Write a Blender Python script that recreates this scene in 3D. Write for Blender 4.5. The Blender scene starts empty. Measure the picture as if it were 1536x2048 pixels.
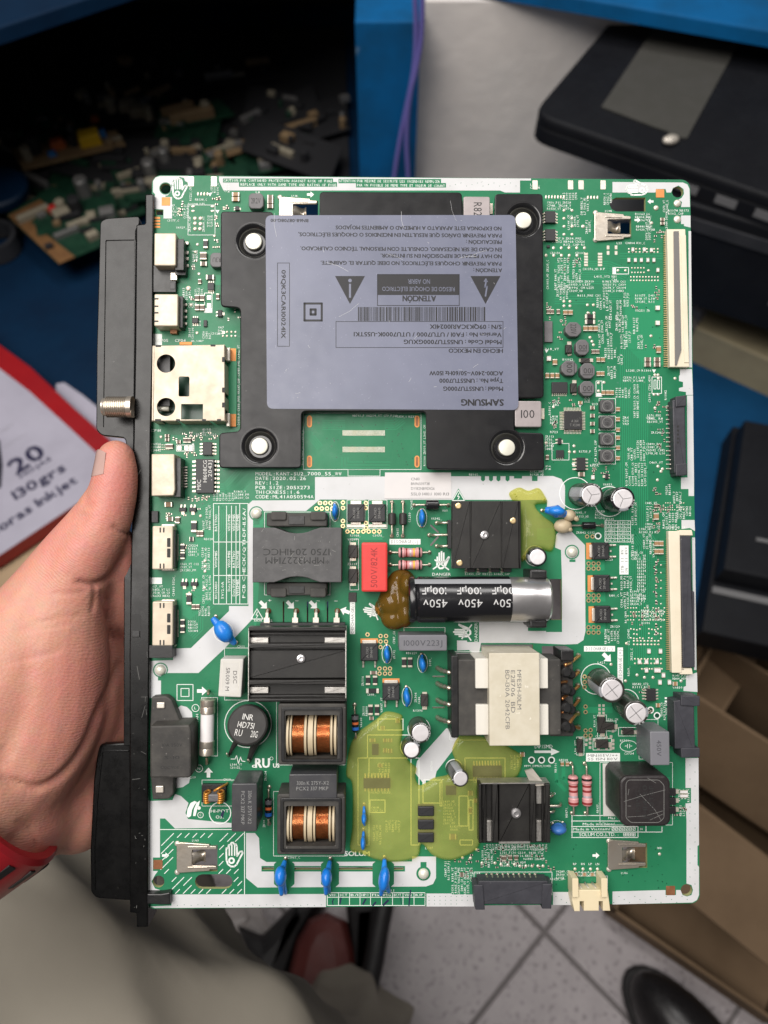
import bpy, bmesh, math, random
import numpy as np
from mathutils import Matrix, Vector

random.seed(7)
rng = np.random.default_rng(11)
S = bpy.context.scene
COL = S.collection

# ------------------------------------------------------------------ camera
FPX = 1538.0                       # focal length in photograph pixels (1536 x 2048)
CX, CY = 768.0, 1024.0
CAM_Z = 1.15
TILT = math.radians(30.0)          # camera looks down, 30 degrees forward of straight down
cam = bpy.data.cameras.new('camera')
cam_ob = bpy.data.objects.new('camera', cam)
COL.objects.link(cam_ob)
cam_ob.location = (0, 0, CAM_Z)
cam_ob.rotation_euler = (TILT, 0, 0)
cam.sensor_fit = 'VERTICAL'
cam.sensor_height = 36.0
cam.lens = FPX / 2048.0 * 36.0
cam.clip_start = 0.01
cam.clip_end = 50
cam.dof.use_dof = True
cam.dof.focus_distance = 0.280
cam.dof.aperture_fstop = 10.5
S.camera = cam_ob
CAMM = Matrix.Translation((0, 0, CAM_Z)) @ Matrix.Rotation(TILT, 4, 'X')

# ------------------------------------------------------------------ light
world = bpy.data.worlds.new('World')
S.world = world
world.use_nodes = True
bg = world.node_tree.nodes['Background']
bg.inputs[0].default_value = (1.0, 0.97, 0.95, 1)
bg.inputs[1].default_value = 0.09

def area(name, loc, target, sx, sy, power, color):
    l = bpy.data.lights.new(name, 'AREA')
    l.shape = 'RECTANGLE'; l.size = sx; l.size_y = sy
    l.energy = power; l.color = color
    o = bpy.data.objects.new(name, l); COL.objects.link(o)
    o.location = loc
    d = Vector(target) - Vector(loc)
    o.rotation_euler = d.to_track_quat('-Z', 'Y').to_euler()
    return o

area('ceiling_lamp', (-0.60, -0.05, 2.45), (0, 0.2, 0.9), 1.6, 0.95, 43, (1.0, 0.955, 0.91))
area('ceiling_lamp_front', (0.35, 0.70, 2.45), (0, 0.2, 0.9), 1.2, 0.4, 14, (1.0, 0.97, 0.94))

S.view_settings.view_transform = 'Standard'
S.view_settings.look = 'None'
S.view_settings.exposure = 0.0
S.view_settings.gamma = 1.0
S.render.engine = 'CYCLES'
S.cycles.use_denoising = True
S.cycles.max_bounces = 6
S.cycles.transparent_max_bounces = 8
S.cycles.caustics_reflective = False
S.cycles.caustics_refractive = False

# ------------------------------------------------------------------ pixel <-> place helpers
def wray(px, py):
    u, v = (px - CX) / FPX, (CY - py) / FPX
    return CAMM.to_3x3() @ Vector((u, v, -1.0))

def atz(px, py, z):                # where the line of sight meets a level surface
    d = wray(px, py)
    t = (z - CAM_Z) / d.z
    return Vector((d.x * t, d.y * t, z))

def aty(px, py, y):
    d = wray(px, py)
    t = y / d.y
    return Vector((d.x * t, y, CAM_Z + d.z * t))

# board pose (205 x 273 mm, found from its four corners)
_a, _b, _c = math.radians(-1.825), math.radians(1.113), math.radians(0.008)
BROT = Matrix.Rotation(_c, 4, 'Z') @ Matrix.Rotation(_b, 4, 'Y') @ Matrix.Rotation(_a, 4, 'X')
BCAM = Matrix.Translation((0.014904, -0.009096, -0.288359)) @ BROT
BM = CAMM @ BCAM                   # board-local metres -> world
_inv = np.array(BCAM.inverted())
_co = _inv[:3, 3] * 1000.0         # camera in board-local mm
_R3 = _inv[:3, :3]

def B(px, py, h=0.0):              # photo pixel -> board-local mm at height h above the board face
    d = _R3 @ np.array([(px - CX) / FPX, (CY - py) / FPX, -1.0])
    t = (h - _co[2]) / d[2]
    p = _co + d * t
    return float(p[0]), float(p[1])

def B3(px, py, h=0.0):
    x, y = B(px, py, h)
    return (x, y, h)

# ------------------------------------------------------------------ materials
MATS = {}
def mat(name, color, rough=0.5, metal=0.0, bump=None, var=None, coat=0.0, spec=0.5, speck=None,
        sss=0.0, trans=0.0, ior=1.45, wave=None, rvar=0.0, aniso=0.0):
    m = bpy.data.materials.new(name); m.use_nodes = True
    nt = m.node_tree; N = nt.nodes; L = nt.links
    b = N['Principled BSDF']
    b.inputs['Base Color'].default_value = (*color, 1)
    b.inputs['Roughness'].default_value = rough
    b.inputs['Metallic'].default_value = metal
    b.inputs['Coat Weight'].default_value = coat
    b.inputs['Coat Roughness'].default_value = 0.15
    b.inputs['Specular IOR Level'].default_value = spec
    b.inputs['IOR'].default_value = ior
    b.inputs['Transmission Weight'].default_value = trans
    b.inputs['Subsurface Weight'].default_value = sss
    tc = N.new('ShaderNodeTexCoord')
    def noise(scale, detail=4, rgh=0.6):
        n = N.new('ShaderNodeTexNoise'); n.inputs['Scale'].default_value = scale
        n.inputs['Detail'].default_value = detail; n.inputs['Roughness'].default_value = rgh
        L.new(tc.outputs['Object'], n.inputs['Vector']); return n
    col_out = None
    if var:                        # var = (scale, second colour, low, high)
        n = noise(var[0]); r = N.new('ShaderNodeMapRange')
        r.inputs['From Min'].default_value = var[2]; r.inputs['From Max'].default_value = var[3]
        L.new(n.outputs['Fac'], r.inputs['Value'])
        mx = N.new('ShaderNodeMix'); mx.data_type = 'RGBA'
        mx.inputs['A'].default_value = (*color, 1); mx.inputs['B'].default_value = (*var[1], 1)
        L.new(r.outputs['Result'], mx.inputs['Factor'])
        col_out = mx.outputs['Result']
    if speck:                      # speck = (scale, colour, threshold)
        n = noise(speck[0], 2, 0.5); r = N.new('ShaderNodeMapRange')
        r.inputs['From Min'].default_value = speck[2]; r.inputs['From Max'].default_value = speck[2] + 0.04
        L.new(n.outputs['Fac'], r.inputs['Value'])
        mx = N.new('ShaderNodeMix'); mx.data_type = 'RGBA'
        if col_out: L.new(col_out, mx.inputs['A'])
        else: mx.inputs['A'].default_value = (*color, 1)
        mx.inputs['B'].default_value = (*speck[1], 1)
        L.new(r.outputs['Result'], mx.inputs['Factor'])
        col_out = mx.outputs['Result']
    if name == 'mask':             # brownish soot and flux stains
        n = noise(17, 5, 0.6); r = N.new('ShaderNodeMapRange')
        r.inputs['From Min'].default_value = 0.60; r.inputs['From Max'].default_value = 0.76; r.inputs['To Max'].default_value = 0.55
        L.new(n.outputs['Fac'], r.inputs['Value'])
        mx = N.new('ShaderNodeMix'); mx.data_type = 'RGBA'; L.new(col_out, mx.inputs['A']); mx.inputs['B'].default_value = (0.016, 0.052, 0.028, 1)
        L.new(r.outputs['Result'], mx.inputs['Factor']); col_out = mx.outputs['Result']
    if col_out: L.new(col_out, b.inputs['Base Color'])
    if rvar:
        n = noise(180, 5, 0.65); r = N.new('ShaderNodeMapRange')
        r.inputs['From Min'].default_value = 0.3; r.inputs['From Max'].default_value = 0.7
        r.inputs['To Min'].default_value = max(0.02, rough - rvar); r.inputs['To Max'].default_value = min(1, rough + rvar)
        L.new(n.outputs['Fac'], r.inputs['Value']); L.new(r.outputs['Result'], b.inputs['Roughness'])
    last = None
    for bp in ([bump] if bump and not isinstance(bump, list) else (bump or [])):   # (scale, strength, distance)
        n = noise(bp[0], 2, 0.4); bn = N.new('ShaderNodeBump')      # bp[1] sets the slope of the relief
        bn.inputs['Strength'].default_value = 1.0; bn.inputs['Distance'].default_value = bp[1] * 0.16 / bp[0]
        L.new(n.outputs['Fac'], bn.inputs['Height'])
        if last: L.new(last, bn.inputs['Normal'])
        last = bn.outputs['Normal']
    if wave:                       # (scale, strength, distance, axis)
        w = N.new('ShaderNodeTexWave'); w.bands_direction = wave[3]
        w.inputs['Scale'].default_value = wave[0]; L.new(tc.outputs['Object'], w.inputs['Vector'])
        bn = N.new('ShaderNodeBump'); bn.inputs['Strength'].default_value = wave[1]; bn.inputs['Distance'].default_value = wave[2]
        L.new(w.outputs['Fac'], bn.inputs['Height'])
        if last: L.new(last, bn.inputs['Normal'])
        last = bn.outputs['Normal']
    if last: L.new(last, b.inputs['Normal'])
    m.diffuse_color = (*color, 1)
    MATS[name] = m
    return m

M = MATS
mat('mask', (0.017, 0.158, 0.073), 0.34, var=(28, (0.030, 0.205, 0.100), 0.35, 0.70), speck=(420, (0.055, 0.20, 0.125), 0.735), bump=(900, 0.12, 0.0002), spec=0.26, rvar=0.08)
mat('mask_trace', (0.026, 0.240, 0.112), 0.36, bump=(900, 0.1, 0.0002), spec=0.26)
mat('mask_dark', (0.004, 0.060, 0.030), 0.38, bump=(900, 0.1, 0.0002), coat=0.2)
mat('fr4_edge', (0.35, 0.36, 0.16), 0.7)
mat('silk', (0.585, 0.59, 0.60), 0.52, var=(60, (0.50, 0.505, 0.505), 0.45, 0.8), speck=(520, (0.33, 0.35, 0.33), 0.73), bump=(500, 0.08, 0.0002))
mat('silk_text', (0.80, 0.83, 0.80), 0.55)
mat('copper_pad', (0.72, 0.30, 0.10), 0.5, 0.12, spec=.2, var=(200, (0.62, 0.25, 0.085), 0.4, 0.7))
mat('copper_dull', (0.25, 0.10, 0.045), 0.5, 0.4, var=(300, (0.35, 0.16, 0.08), 0.4, 0.7))
mat('gold_pad', (0.80, 0.60, 0.32), 0.35, 0.8)
mat('solder', (0.70, 0.66, 0.58), 0.38, 0.45, bump=(900, 0.3, 0.0003), var=(250, (0.66, 0.56, 0.42), 0.4, 0.75))
mat('tin', (0.68, 0.63, 0.56), 0.38, 0.5, var=(120, (0.62, 0.56, 0.48), 0.4, 0.8), bump=(500, 0.15, 0.0003))
mat('shell', (0.56, 0.485, 0.385), 0.42, 0.22, spec=.2, var=(45, (0.51, 0.435, 0.34), 0.35, 0.75), speck=(300, (0.40, 0.34, 0.27), 0.74), bump=[(60, 0.35, 0.0006), (900, 0.10, 0.0002)], rvar=0.12)
mat('nickel', (0.60, 0.55, 0.48), 0.32, 0.8, var=(90, (0.55, 0.47, 0.38), 0.35, 0.75), bump=(420, 0.15, 0.0003))
mat('alu', (0.72, 0.70, 0.71), 0.30, 0.9, var=(140, (0.60, 0.58, 0.58), 0.35, 0.75), bump=(600, 0.1, 0.0003))
mat('alu_top', (0.80, 0.77, 0.79), 0.44, 0.55, var=(160, (0.68, 0.65, 0.66), 0.35, 0.75), bump=(500, 0.12, 0.0003))
mat('plate_gloss', (0.012, 0.012, 0.013), 0.20, bump=(500, 0.06, 0.0004), coat=.3)
mat('plate_black', (0.008, 0.008, 0.0095), 0.33, var=(70, (0.013, 0.0125, 0.013), 0.4, 0.75), speck=(900, (0.11, 0.11, 0.11), 0.76), bump=(1100, 0.025, 0.0002), rvar=0.05, spec=0.32)
mat('bracket_black', (0.0016, 0.0016, 0.0017), 0.28, var=(90, (0.0030, 0.0029, 0.0028), 0.4, 0.75), speck=(800, (0.05, 0.047, 0.044), 0.765), bump=(1500, 0.03, 0.0002), rvar=0.05, spec=0.36)
mat('label_film', (0.135, 0.146, 0.205), 0.34, var=(25, (0.180, 0.192, 0.265), 0.35, 0.75), speck=(1500, (0.26, 0.26, 0.34), 0.70), bump=(2200, 0.10, 0.0001), rvar=0.06)
mat('label_ink', (0.009, 0.009, 0.012), 0.5)
mat('sticker', (0.66, 0.63, 0.62), 0.55, var=(60, (0.60, 0.58, 0.58), 0.35, 0.75), bump=(90, 0.12, 0.0006))
mat('ink_grey', (0.12, 0.12, 0.12), 0.6)
mat('ic_black', (0.022, 0.022, 0.024), 0.48, speck=(1400, (0.055, 0.055, 0.055), 0.70), bump=(2200, 0.22, 0.0002))
mat('ic_brown', (0.030, 0.027, 0.025), 0.48, speck=(1200, (0.08, 0.075, 0.07), 0.71), bump=(1800, 0.25, 0.0002))
mat('ic_ink', (0.20, 0.20, 0.19), 0.6)
mat('ic_white', (0.62, 0.61, 0.58), 0.6)
mat('ferrite', (0.065, 0.064, 0.066), 0.5, var=(200, (0.095, 0.093, 0.095), 0.4, 0.75), speck=(900, (0.15, 0.15, 0.15), 0.74), bump=(900, 0.2, 0.0003))
mat('inductor_grey', (0.115, 0.110, 0.115), 0.45, var=(200, (0.15, 0.145, 0.15), 0.4, 0.75), bump=(900, 0.15, 0.0003))
mat('inductor_pale', (0.36, 0.32, 0.32), 0.42, 0.25, var=(150, (0.30, 0.265, 0.265), 0.4, 0.75), bump=(900, 0.12, 0.0003))
mat('ind_ink', (0.02, 0.02, 0.02), 0.6)
mat('cap_tan', (0.34, 0.20, 0.10), 0.5, var=(300, (0.26, 0.145, 0.075), 0.4, 0.7))
mat('cap_brown', (0.16, 0.115, 0.085), 0.5, var=(300, (0.11, 0.08, 0.065), 0.4, 0.7))
mat('res_black', (0.018, 0.018, 0.018), 0.45)
mat('plastic_black', (0.013, 0.013, 0.014), 0.38, var=(160, (0.024, 0.023, 0.022), 0.4, 0.75), speck=(900, (0.075, 0.073, 0.07), 0.75), bump=(900, 0.15, 0.0002), rvar=0.08)
mat('plastic_dust', (0.035, 0.033, 0.031), 0.62, var=(120, (0.075, 0.070, 0.062), 0.38, 0.75), speck=(1000, (0.14, 0.13, 0.12), 0.72), bump=(1200, 0.25, 0.0003))
mat('conn_grey', (0.034, 0.034, 0.042), 0.52, var=(110, (0.055, 0.055, 0.066), 0.38, 0.75), speck=(700, (0.12, 0.12, 0.13), 0.75), bump=(500, 0.3, 0.0004))
mat('conn_cream', (0.74, 0.67, 0.53), 0.48, var=(80, (0.66, 0.58, 0.44), 0.4, 0.8), bump=(700, 0.08, 0.0003))
mat('conn_ivory', (0.72, 0.62, 0.42), 0.45, var=(70, (0.66, 0.55, 0.35), 0.4, 0.8), bump=(700, 0.08, 0.0003))
mat('flap_grey', (0.16, 0.155, 0.15), 0.5)
mat('heatsink', (0.013, 0.012, 0.0115), 0.44, var=(120, (0.021, 0.020, 0.018), 0.4, 0.75), speck=(650, (0.16, 0.155, 0.15), 0.745), bump=(1200, 0.15, 0.0002), rvar=0.07)
mat('raw_alu', (0.55, 0.53, 0.50), 0.42, 0.85, var=(300, (0.42, 0.40, 0.37), 0.4, 0.7), bump=(500, 0.3, 0.0004))
mat('blue_epoxy', (0.010, 0.165, 0.60), 0.34, var=(160, (0.025, 0.24, 0.70), 0.4, 0.7), speck=(500, (0.01, 0.09, 0.36), 0.72), coat=0.2, bump=[(260, 0.5, 0.0006), (900, .3, .0002)])
mat('blue_dull', (0.03, 0.13, 0.40), 0.4, var=(110, (0.05, 0.16, 0.42), 0.4, 0.7), bump=(260, 0.1, 0.0006))
mat('teal_tail', (0.05, 0.22, 0.17), 0.35)
mat('red_box', (0.66, 0.050, 0.045), 0.42, var=(100, (0.60, 0.04, 0.036), 0.4, 0.7), bump=(700, 0.08, 0.0003))
mat('red_ink', (0.27, 0.018, 0.018), 0.5)
mat('grey_box', (0.175, 0.175, 0.195), 0.42, var=(100, (0.145, 0.145, 0.155), 0.4, 0.75), bump=(900, 0.06, 0.0002))
mat('grey_ink', (0.06, 0.06, 0.07), 0.5)
mat('dark_box', (0.050, 0.050, 0.055), 0.36, var=(110, (0.075, 0.073, 0.072), 0.42, 0.8), speck=(800, (0.13, 0.13, 0.125), 0.75), bump=(900, 0.1, 0.0002), rvar=0.08)
mat('inductor_dark', (0.020, 0.0165, 0.0175), 0.42, var=(110, (0.034, 0.029, 0.029), 0.42, 0.8), speck=(800, (0.12, 0.11, 0.11), 0.75), bump=(900, 0.3, 0.0002), rvar=0.08)
mat('box_ink', (0.24, 0.24, 0.235), 0.6)
mat('cement', (0.60, 0.585, 0.555), 0.75, var=(120, (0.52, 0.50, 0.46), 0.35, 0.75), bump=(500, 0.35, 0.0005))
mat('cement_ink', (0.10, 0.095, 0.095), 0.7)
mat('core_cream', (0.60, 0.555, 0.45), 0.42, var=(130, (0.52, 0.47, 0.36), 0.38, 0.72), speck=(380, (0.70, 0.66, 0.56), 0.70), bump=(500, 0.1, 0.0003))
mat('core_white', (0.66, 0.635, 0.575), 0.45, var=(90, (0.50, 0.44, 0.30), 0.55, 0.85), bump=(500, 0.1, 0.0003))
mat('core_ink', (0.16, 0.155, 0.15), 0.6)
mat('copper_wire', (0.80, 0.38, 0.15), 0.24, 0.85, var=(300, (0.55, 0.22, 0.08), 0.4, 0.7))
mat('copper_bright', (0.78, 0.38, 0.15), 0.28, 0.8, var=(300, (0.55, 0.22, 0.08), 0.4, 0.7))
mat('enamel_orange', (0.62, 0.27, 0.05), 0.3, 0.5)
mat('bobbin', (0.56, 0.46, 0.31), 0.45, var=(150, (0.47, 0.38, 0.25), 0.4, 0.75))
mat('sleeve_black', (0.010, 0.010, 0.012), 0.24, coat=0.3, bump=(150, 0.06, 0.0006))
mat('sleeve_olive', (0.030, 0.031, 0.026), 0.32, coat=0.3, bump=(150, 0.06, 0.0006))
mat('sleeve_grey', (0.30, 0.31, 0.33), 0.35)
mat('sleeve_ink', (0.55, 0.55, 0.55), 0.5)
mat('pink_body', (0.62, 0.31, 0.31), 0.40, var=(200, (0.52, 0.24, 0.24), 0.4, 0.75), coat=0.3)
mat('band_black', (0.02, 0.012, 0.012), 0.4)
mat('band_red', (0.24, 0.03, 0.03), 0.4)
mat('band_yellow', (0.75, 0.42, 0.05), 0.4)
mat('band_silver', (0.58, 0.50, 0.54), 0.35, 0.4)
mat('band_blue', (0.02, 0.14, 0.50), 0.35)
mat('band_orange', (0.70, 0.16, 0.05), 0.35)
mat('band_grey', (0.12, 0.12, 0.13), 0.35)
mat('ceramic', (0.74, 0.71, 0.71), 0.35, coat=0.3)
mat('lead', (0.62, 0.56, 0.47), 0.34, 0.85, var=(300, (0.45, 0.36, 0.26), 0.42, 0.75))
mat('lead_dark', (0.36, 0.28, 0.20), 0.42, 0.7, var=(300, (0.22, 0.15, 0.09), 0.42, 0.75))
mat('pin_cap', (0.72, 0.71, 0.62), 0.38, 0.25, var=(120, (0.66, 0.63, 0.52), 0.4, 0.75))
mat('disc_black', (0.022, 0.021, 0.020), 0.62, var=(150, (0.036, 0.034, 0.032), 0.4, 0.75), bump=(900, 0.3, 0.0003))
mat('marker_ink', (0.012, 0.016, 0.06), 0.5)
mat('hook_white', (0.78, 0.78, 0.80), 0.5)
# translucent sealing glue
def glue_mat(name, color, dens, rough=0.09, trans=0.75):
    m = mat(name, color, rough, trans=trans, ior=1.42, coat=0.4, bump=[(75, 0.75, 0.0022), (420, 0.14, 0.0004)], var=(60, tuple(c * 0.72 for c in color), 0.35, 0.7), speck=(330, (0.80, 0.80, 0.55), 0.75))
    return m
glue_mat('glue_yellow', (0.68, 0.66, 0.26), 0.5)
glue_mat('glue_brown', (0.26, 0.125, 0.022), 0.5)

# ------------------------------------------------------------------ mesh helpers (millimetres in, metres out)
def finish(name, verts, faces, mats, parent=None, fm=None, smooth=False, origin=None, kind=None, label=None):
    """one mesh object in board-local mm; origin at the middle of its base; parent offset removed"""
    v = np.asarray(verts, dtype=float)
    if origin is None:
        lo, hi = v.min(0), v.max(0)
        origin = np.array([(lo[0] + hi[0]) / 2, (lo[1] + hi[1]) / 2, lo[2]])
    origin = np.asarray(origin, float)
    me = bpy.data.meshes.new(name)
    me.from_pydata(((v - origin) * 0.001).tolist(), [], [tuple(f) for f in faces])
    if not isinstance(mats, (list, tuple)): mats = [mats]
    for mm in mats: me.materials.append(M[mm] if isinstance(mm, str) else mm)
    if fm is not None: me.polygons.foreach_set('material_index', np.asarray(fm, dtype=np.int32))
    if smooth is True:
        me.polygons.foreach_set('use_smooth', np.ones(len(me.polygons), dtype=bool))
    elif smooth:
        me.polygons.foreach_set('use_smooth', np.ones(len(me.polygons), dtype=bool))
        me.set_sharp_from_angle(angle=math.radians(21))
        for p in me.polygons:
            if len(p.vertices) > 4: p.use_smooth = False
    me.update()
    return place(name, me, origin, parent, kind, label)

def place(name, me, origin, parent, kind=None, label=None):
    o = bpy.data.objects.new(name, me); COL.objects.link(o)
    po = np.zeros(3)
    p = parent
    if p is not None:
        po = np.array(p.get('_o', [0, 0, 0]))
        o.parent = p
    o['_o'] = [float(a) for a in origin]
    o.location = ((np.asarray(origin) - po) * 0.001).tolist()
    if kind: o['kind'] = kind
    if label: o['label'] = label
    return o

class MB:
    """collects pieces of one mesh"""
    def __init__(s): s.v = []; s.f = []; s.m = []; s.n = 0
    def add(s, v, f, m=0):
        s.v.append(np.asarray(v, float)); k = s.n
        s.f.extend([tuple(i + k for i in q) for q in f]); s.m.extend([m] * len(f)); s.n += len(v)
        return s
    def build(s, name, mats, parent=None, **k):
        return finish(name, np.vstack(s.v), s.f, mats, parent, fm=s.m, **k)

def rrect(x0, x1, y0, y1, r=0.0, n=4):
    if x0 > x1: x0, x1 = x1, x0
    if y0 > y1: y0, y1 = y1, y0
    r = min(r, (x1 - x0) / 2 - 1e-4, (y1 - y0) / 2 - 1e-4)
    if r <= 0: return [(x0, y0), (x1, y0), (x1, y1), (x0, y1)]
    out = []
    for cx, cy, a0 in ((x1 - r, y0 + r, -90), (x1 - r, y1 - r, 0), (x0 + r, y1 - r, 90), (x0 + r, y0 + r, 180)):
        for i in range(n + 1):
            a = math.radians(a0 + 90 * i / n)
            out.append((cx + r * math.cos(a), cy + r * math.sin(a)))
    return out

def circle(cx, cy, r, n=24, sy=1.0):
    return [(cx + r * math.cos(2 * math.pi * i / n), cy + r * sy * math.sin(2 * math.pi * i / n)) for i in range(n)]

def area2(p):
    return sum(p[i][0] * p[(i + 1) % len(p)][1] - p[(i + 1) % len(p)][0] * p[i][1] for i in range(len(p))) / 2

def inset(p, d):
    n = len(p); out = []
    for i in range(n):
        a, b, c = np.array(p[i - 1]), np.array(p[i]), np.array(p[(i + 1) % n])
        e1 = b - a; e2 = c - b
        e1 = e1 / (np.linalg.norm(e1) + 1e-12); e2 = e2 / (np.linalg.norm(e2) + 1e-12)
        n1 = np.array([-e1[1], e1[0]]); n2 = np.array([-e2[1], e2[0]])
        k = n1 + n2; den = 1 + n1 @ n2
        out.append(tuple(b + k * d / max(den, 0.35)))
    return out

def prism(outline, z0, z1, bev=0.0, steps=2, top_scale=None, shift=(0, 0)):
    """extruded outline with a rounded upper rim -> (verts, faces)"""
    if area2(outline) < 0: outline = outline[::-1]
    n = len(outline); rings = []
    if bev <= 0: rings = [(outline, z0), (outline, z1)]
    else:
        rings = [(outline, z0), (outline, z1 - bev)]
        for s in range(1, steps + 1):
            a = math.pi / 2 * s / steps
            rings.append((inset(outline, bev * (1 - math.cos(a))), z1 - bev + bev * math.sin(a)))
    if top_scale or shift != (0, 0):
        c = np.mean(outline, axis=0); ts = top_scale or 1.0
        rings = [([tuple(c + (np.array(q) - c) * (1 + (ts - 1) * (z - z0) / (z1 - z0)) + np.array(shift) * (z - z0) / (z1 - z0)) for q in r], z) for r, z in rings]
    v = []; f = []
    for r, z in rings: v += [(q[0], q[1], z) for q in r]
    for k in range(len(rings) - 1):
        for i in range(n):
            j = (i + 1) % n
            f.append((k * n + i, k * n + j, (k + 1) * n + j, (k + 1) * n + i))
    f.append(tuple(range((len(rings) - 1) * n, len(rings) * n)))
    f.append(tuple(range(n - 1, -1, -1)))
    return v, f

def boxvf(x0, x1, y0, y1, z0, z1, r=0.0, bev=0.0, n=3, steps=2):
    return prism(rrect(x0, x1, y0, y1, r, n), z0, z1, bev, steps)

def revolve(profile, p0, axis, n=20, cap=True):
    """profile [(t along axis, radius)]"""
    a = Vector(axis).normalized()
    up = Vector((0, 0, 1)) if abs(a.z) < 0.9 else Vector((1, 0, 0))
    u = a.cross(up).normalized(); w = a.cross(u)
    v = []; f = []
    for t, r in profile:
        c = Vector(p0) + a * t
        for i in range(n):
            q = 2 * math.pi * i / n
            v.append(tuple(c + u * (r * math.cos(q)) + w * (r * math.sin(q))))
    for k in range(len(profile) - 1):
        for i in range(n):
            j = (i + 1) % n
            f.append((k * n + i, (k + 1) * n + i, (k + 1) * n + j, k * n + j))
    if cap:
        f.append(tuple(range(n)))
        f.append(tuple(range(len(profile) * n - 1, (len(profile) - 1) * n - 1, -1)))
    return v, f

def tube(pts, r, n=8, cap=True):
    P = [Vector(p) for p in pts]
    rs = r if isinstance(r, (list, tuple)) else [r] * len(P)
    v = []; f = []; prev = None
    for k, p in enumerate(P):
        d = (P[min(k + 1, len(P) - 1)] - P[max(k - 1, 0)]).normalized()
        if prev is None:
            up = Vector((0, 0, 1)) if abs(d.z) < 0.9 else Vector((1, 0, 0))
            u = d.cross(up).normalized()
        else:
            u = (prev - d * prev.dot(d)).normalized()
        prev = u; w = d.cross(u)
        for i in range(n):
            q = 2 * math.pi * i / n
            v.append(tuple(p + u * (rs[k] * math.cos(q)) + w * (rs[k] * math.sin(q))))
    for k in range(len(P) - 1):
        for i in range(n):
            j = (i + 1) % n
            f.append((k * n + i, k * n + j, (k + 1) * n + j, (k + 1) * n + i))
    if cap:
        f.append(tuple(range(n - 1, -1, -1))); f.append(tuple(range((len(P) - 1) * n, len(P) * n)))
    return v, f

def spline(pts, n=8):
    """Catmull-Rom through points"""
    P = [np.array(p, float) for p in pts]; out = []
    for i in range(len(P) - 1):
        a, b, c, d = P[max(i - 1, 0)], P[i], P[i + 1], P[min(i + 2, len(P) - 1)]
        for k in range(n):
            t = k / n
            out.append(0.5 * ((2 * b) + (-a + c) * t + (2 * a - 5 * b + 4 * c - d) * t * t + (-a + 3 * b - 3 * c + d) * t ** 3))
    out.append(P[-1])
    return [tuple(q) for q in out]

def ellipsoid(c, rx, ry, rz, ax=0.0, n=16, m=10, squash=None):
    v = []; f = []
    ca, sa = math.cos(ax), math.sin(ax)
    for k in range(m + 1):
        th = math.pi * k / m
        for i in range(n):
            ph = 2 * math.pi * i / n
            x, y, z = rx * math.sin(th) * math.cos(ph), ry * math.sin(th) * math.sin(ph), rz * math.cos(th)
            v.append((c[0] + x * ca - y * sa, c[1] + x * sa + y * ca, c[2] + z))
    for k in range(m):
        for i in range(n):
            j = (i + 1) % n
            f.append((k * n + i, (k + 1) * n + i, (k + 1) * n + j, k * n + j))
    return v, f

def fill2d(outlines):
    """flat polygon(s) with holes -> verts (x, y), faces, by Blender's 2D curve fill"""
    cu = bpy.data.curves.new('tmp_fill', 'CURVE'); cu.dimensions = '2D'; cu.fill_mode = 'BOTH'
    for p in outlines:
        sp = cu.splines.new('POLY'); sp.points.add(len(p) - 1); sp.use_cyclic_u = True
        sp.points.foreach_set('co', np.array([(q[0], q[1], 0, 1) for q in p], dtype=np.float32).ravel())
    o = bpy.data.objects.new('tmp_fill', cu); COL.objects.link(o)
    me = bpy.data.meshes.new_from_object(o.evaluated_get(bpy.context.evaluated_depsgraph_get()))
    v = [tuple(x.co) for x in me.vertices]; f = []
    for p in me.polygons:
        ids = list(p.vertices)
        if p.normal.z < 0: ids.reverse()
        f.append(tuple(ids))
    bpy.data.objects.remove(o); bpy.data.curves.remove(cu); bpy.data.meshes.remove(me)
    return v, f

def slab(outlines, z0, z1):
    """plate with holes: top, bottom and walls. outlines[0] outer, rest holes"""
    v2, f2 = fill2d(outlines)
    mb = MB()
    mb.add([(a, b, z1) for a, b, _ in v2], f2, 0)
    mb.add([(a, b, z0) for a, b, _ in v2], [q[::-1] for q in f2], 0)
    for p in outlines:
        n = len(p)
        ccw = area2(p) > 0
        want = (p is outlines[0])
        pp = p if ccw == want else p[::-1]
        mb.add([(q[0], q[1], z0) for q in pp] + [(q[0], q[1], z1) for q in pp],
               [(i, (i + 1) % n, n + (i + 1) % n, n + i) for i in range(n)], 1)
    return mb

# ------------------------------------------------------------------ lettering
CHARS = 'ABCDEFGHIJKLMNOPQRSTUVWXYZabcdefghijklmnopqrstuvwxyz0123456789.,:;/-_+~()*!&\u00d3\u00c9\u00f3\u00e9\u00d1\u00f1\u00b5=\u00a9\u00ae'
GL = {}
def make_glyphs(res, off, key):
    obs = []
    for ch in CHARS:
        cu = bpy.data.curves.new('tmp_g', 'FONT'); cu.body = ch; cu.size = 1.0
        cu.resolution_u = res; cu.offset = off
        o = bpy.data.objects.new('tmp_g', cu); COL.objects.link(o); obs.append((ch, o, cu))
    dg = bpy.context.evaluated_depsgraph_get(); dg.update()
    hh = None; tmp = {}
    for ch, o, cu in obs:
        me = bpy.data.meshes.new_from_object(o.evaluated_get(dg))
        v = np.array([x.co[:2] for x in me.vertices]).reshape(-1, 2)
        f = [tuple(p.vertices) for p in me.polygons]
        if len(me.polygons) and me.polygons[0].normal.z < 0: f = [q[::-1] for q in f]
        tmp[ch] = (v, f); bpy.data.meshes.remove(me)
    for ch, o, cu in obs:
        bpy.data.objects.remove(o); bpy.data.curves.remove(cu)
    H = tmp['H'][0][:, 1].max()
    for ch, (v, f) in tmp.items():
        if not len(v): continue
        v = v / H
        x0, x1 = v[:, 0].min(), v[:, 0].max()
        GL[key, ch] = (v, f, x0, x1)
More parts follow.
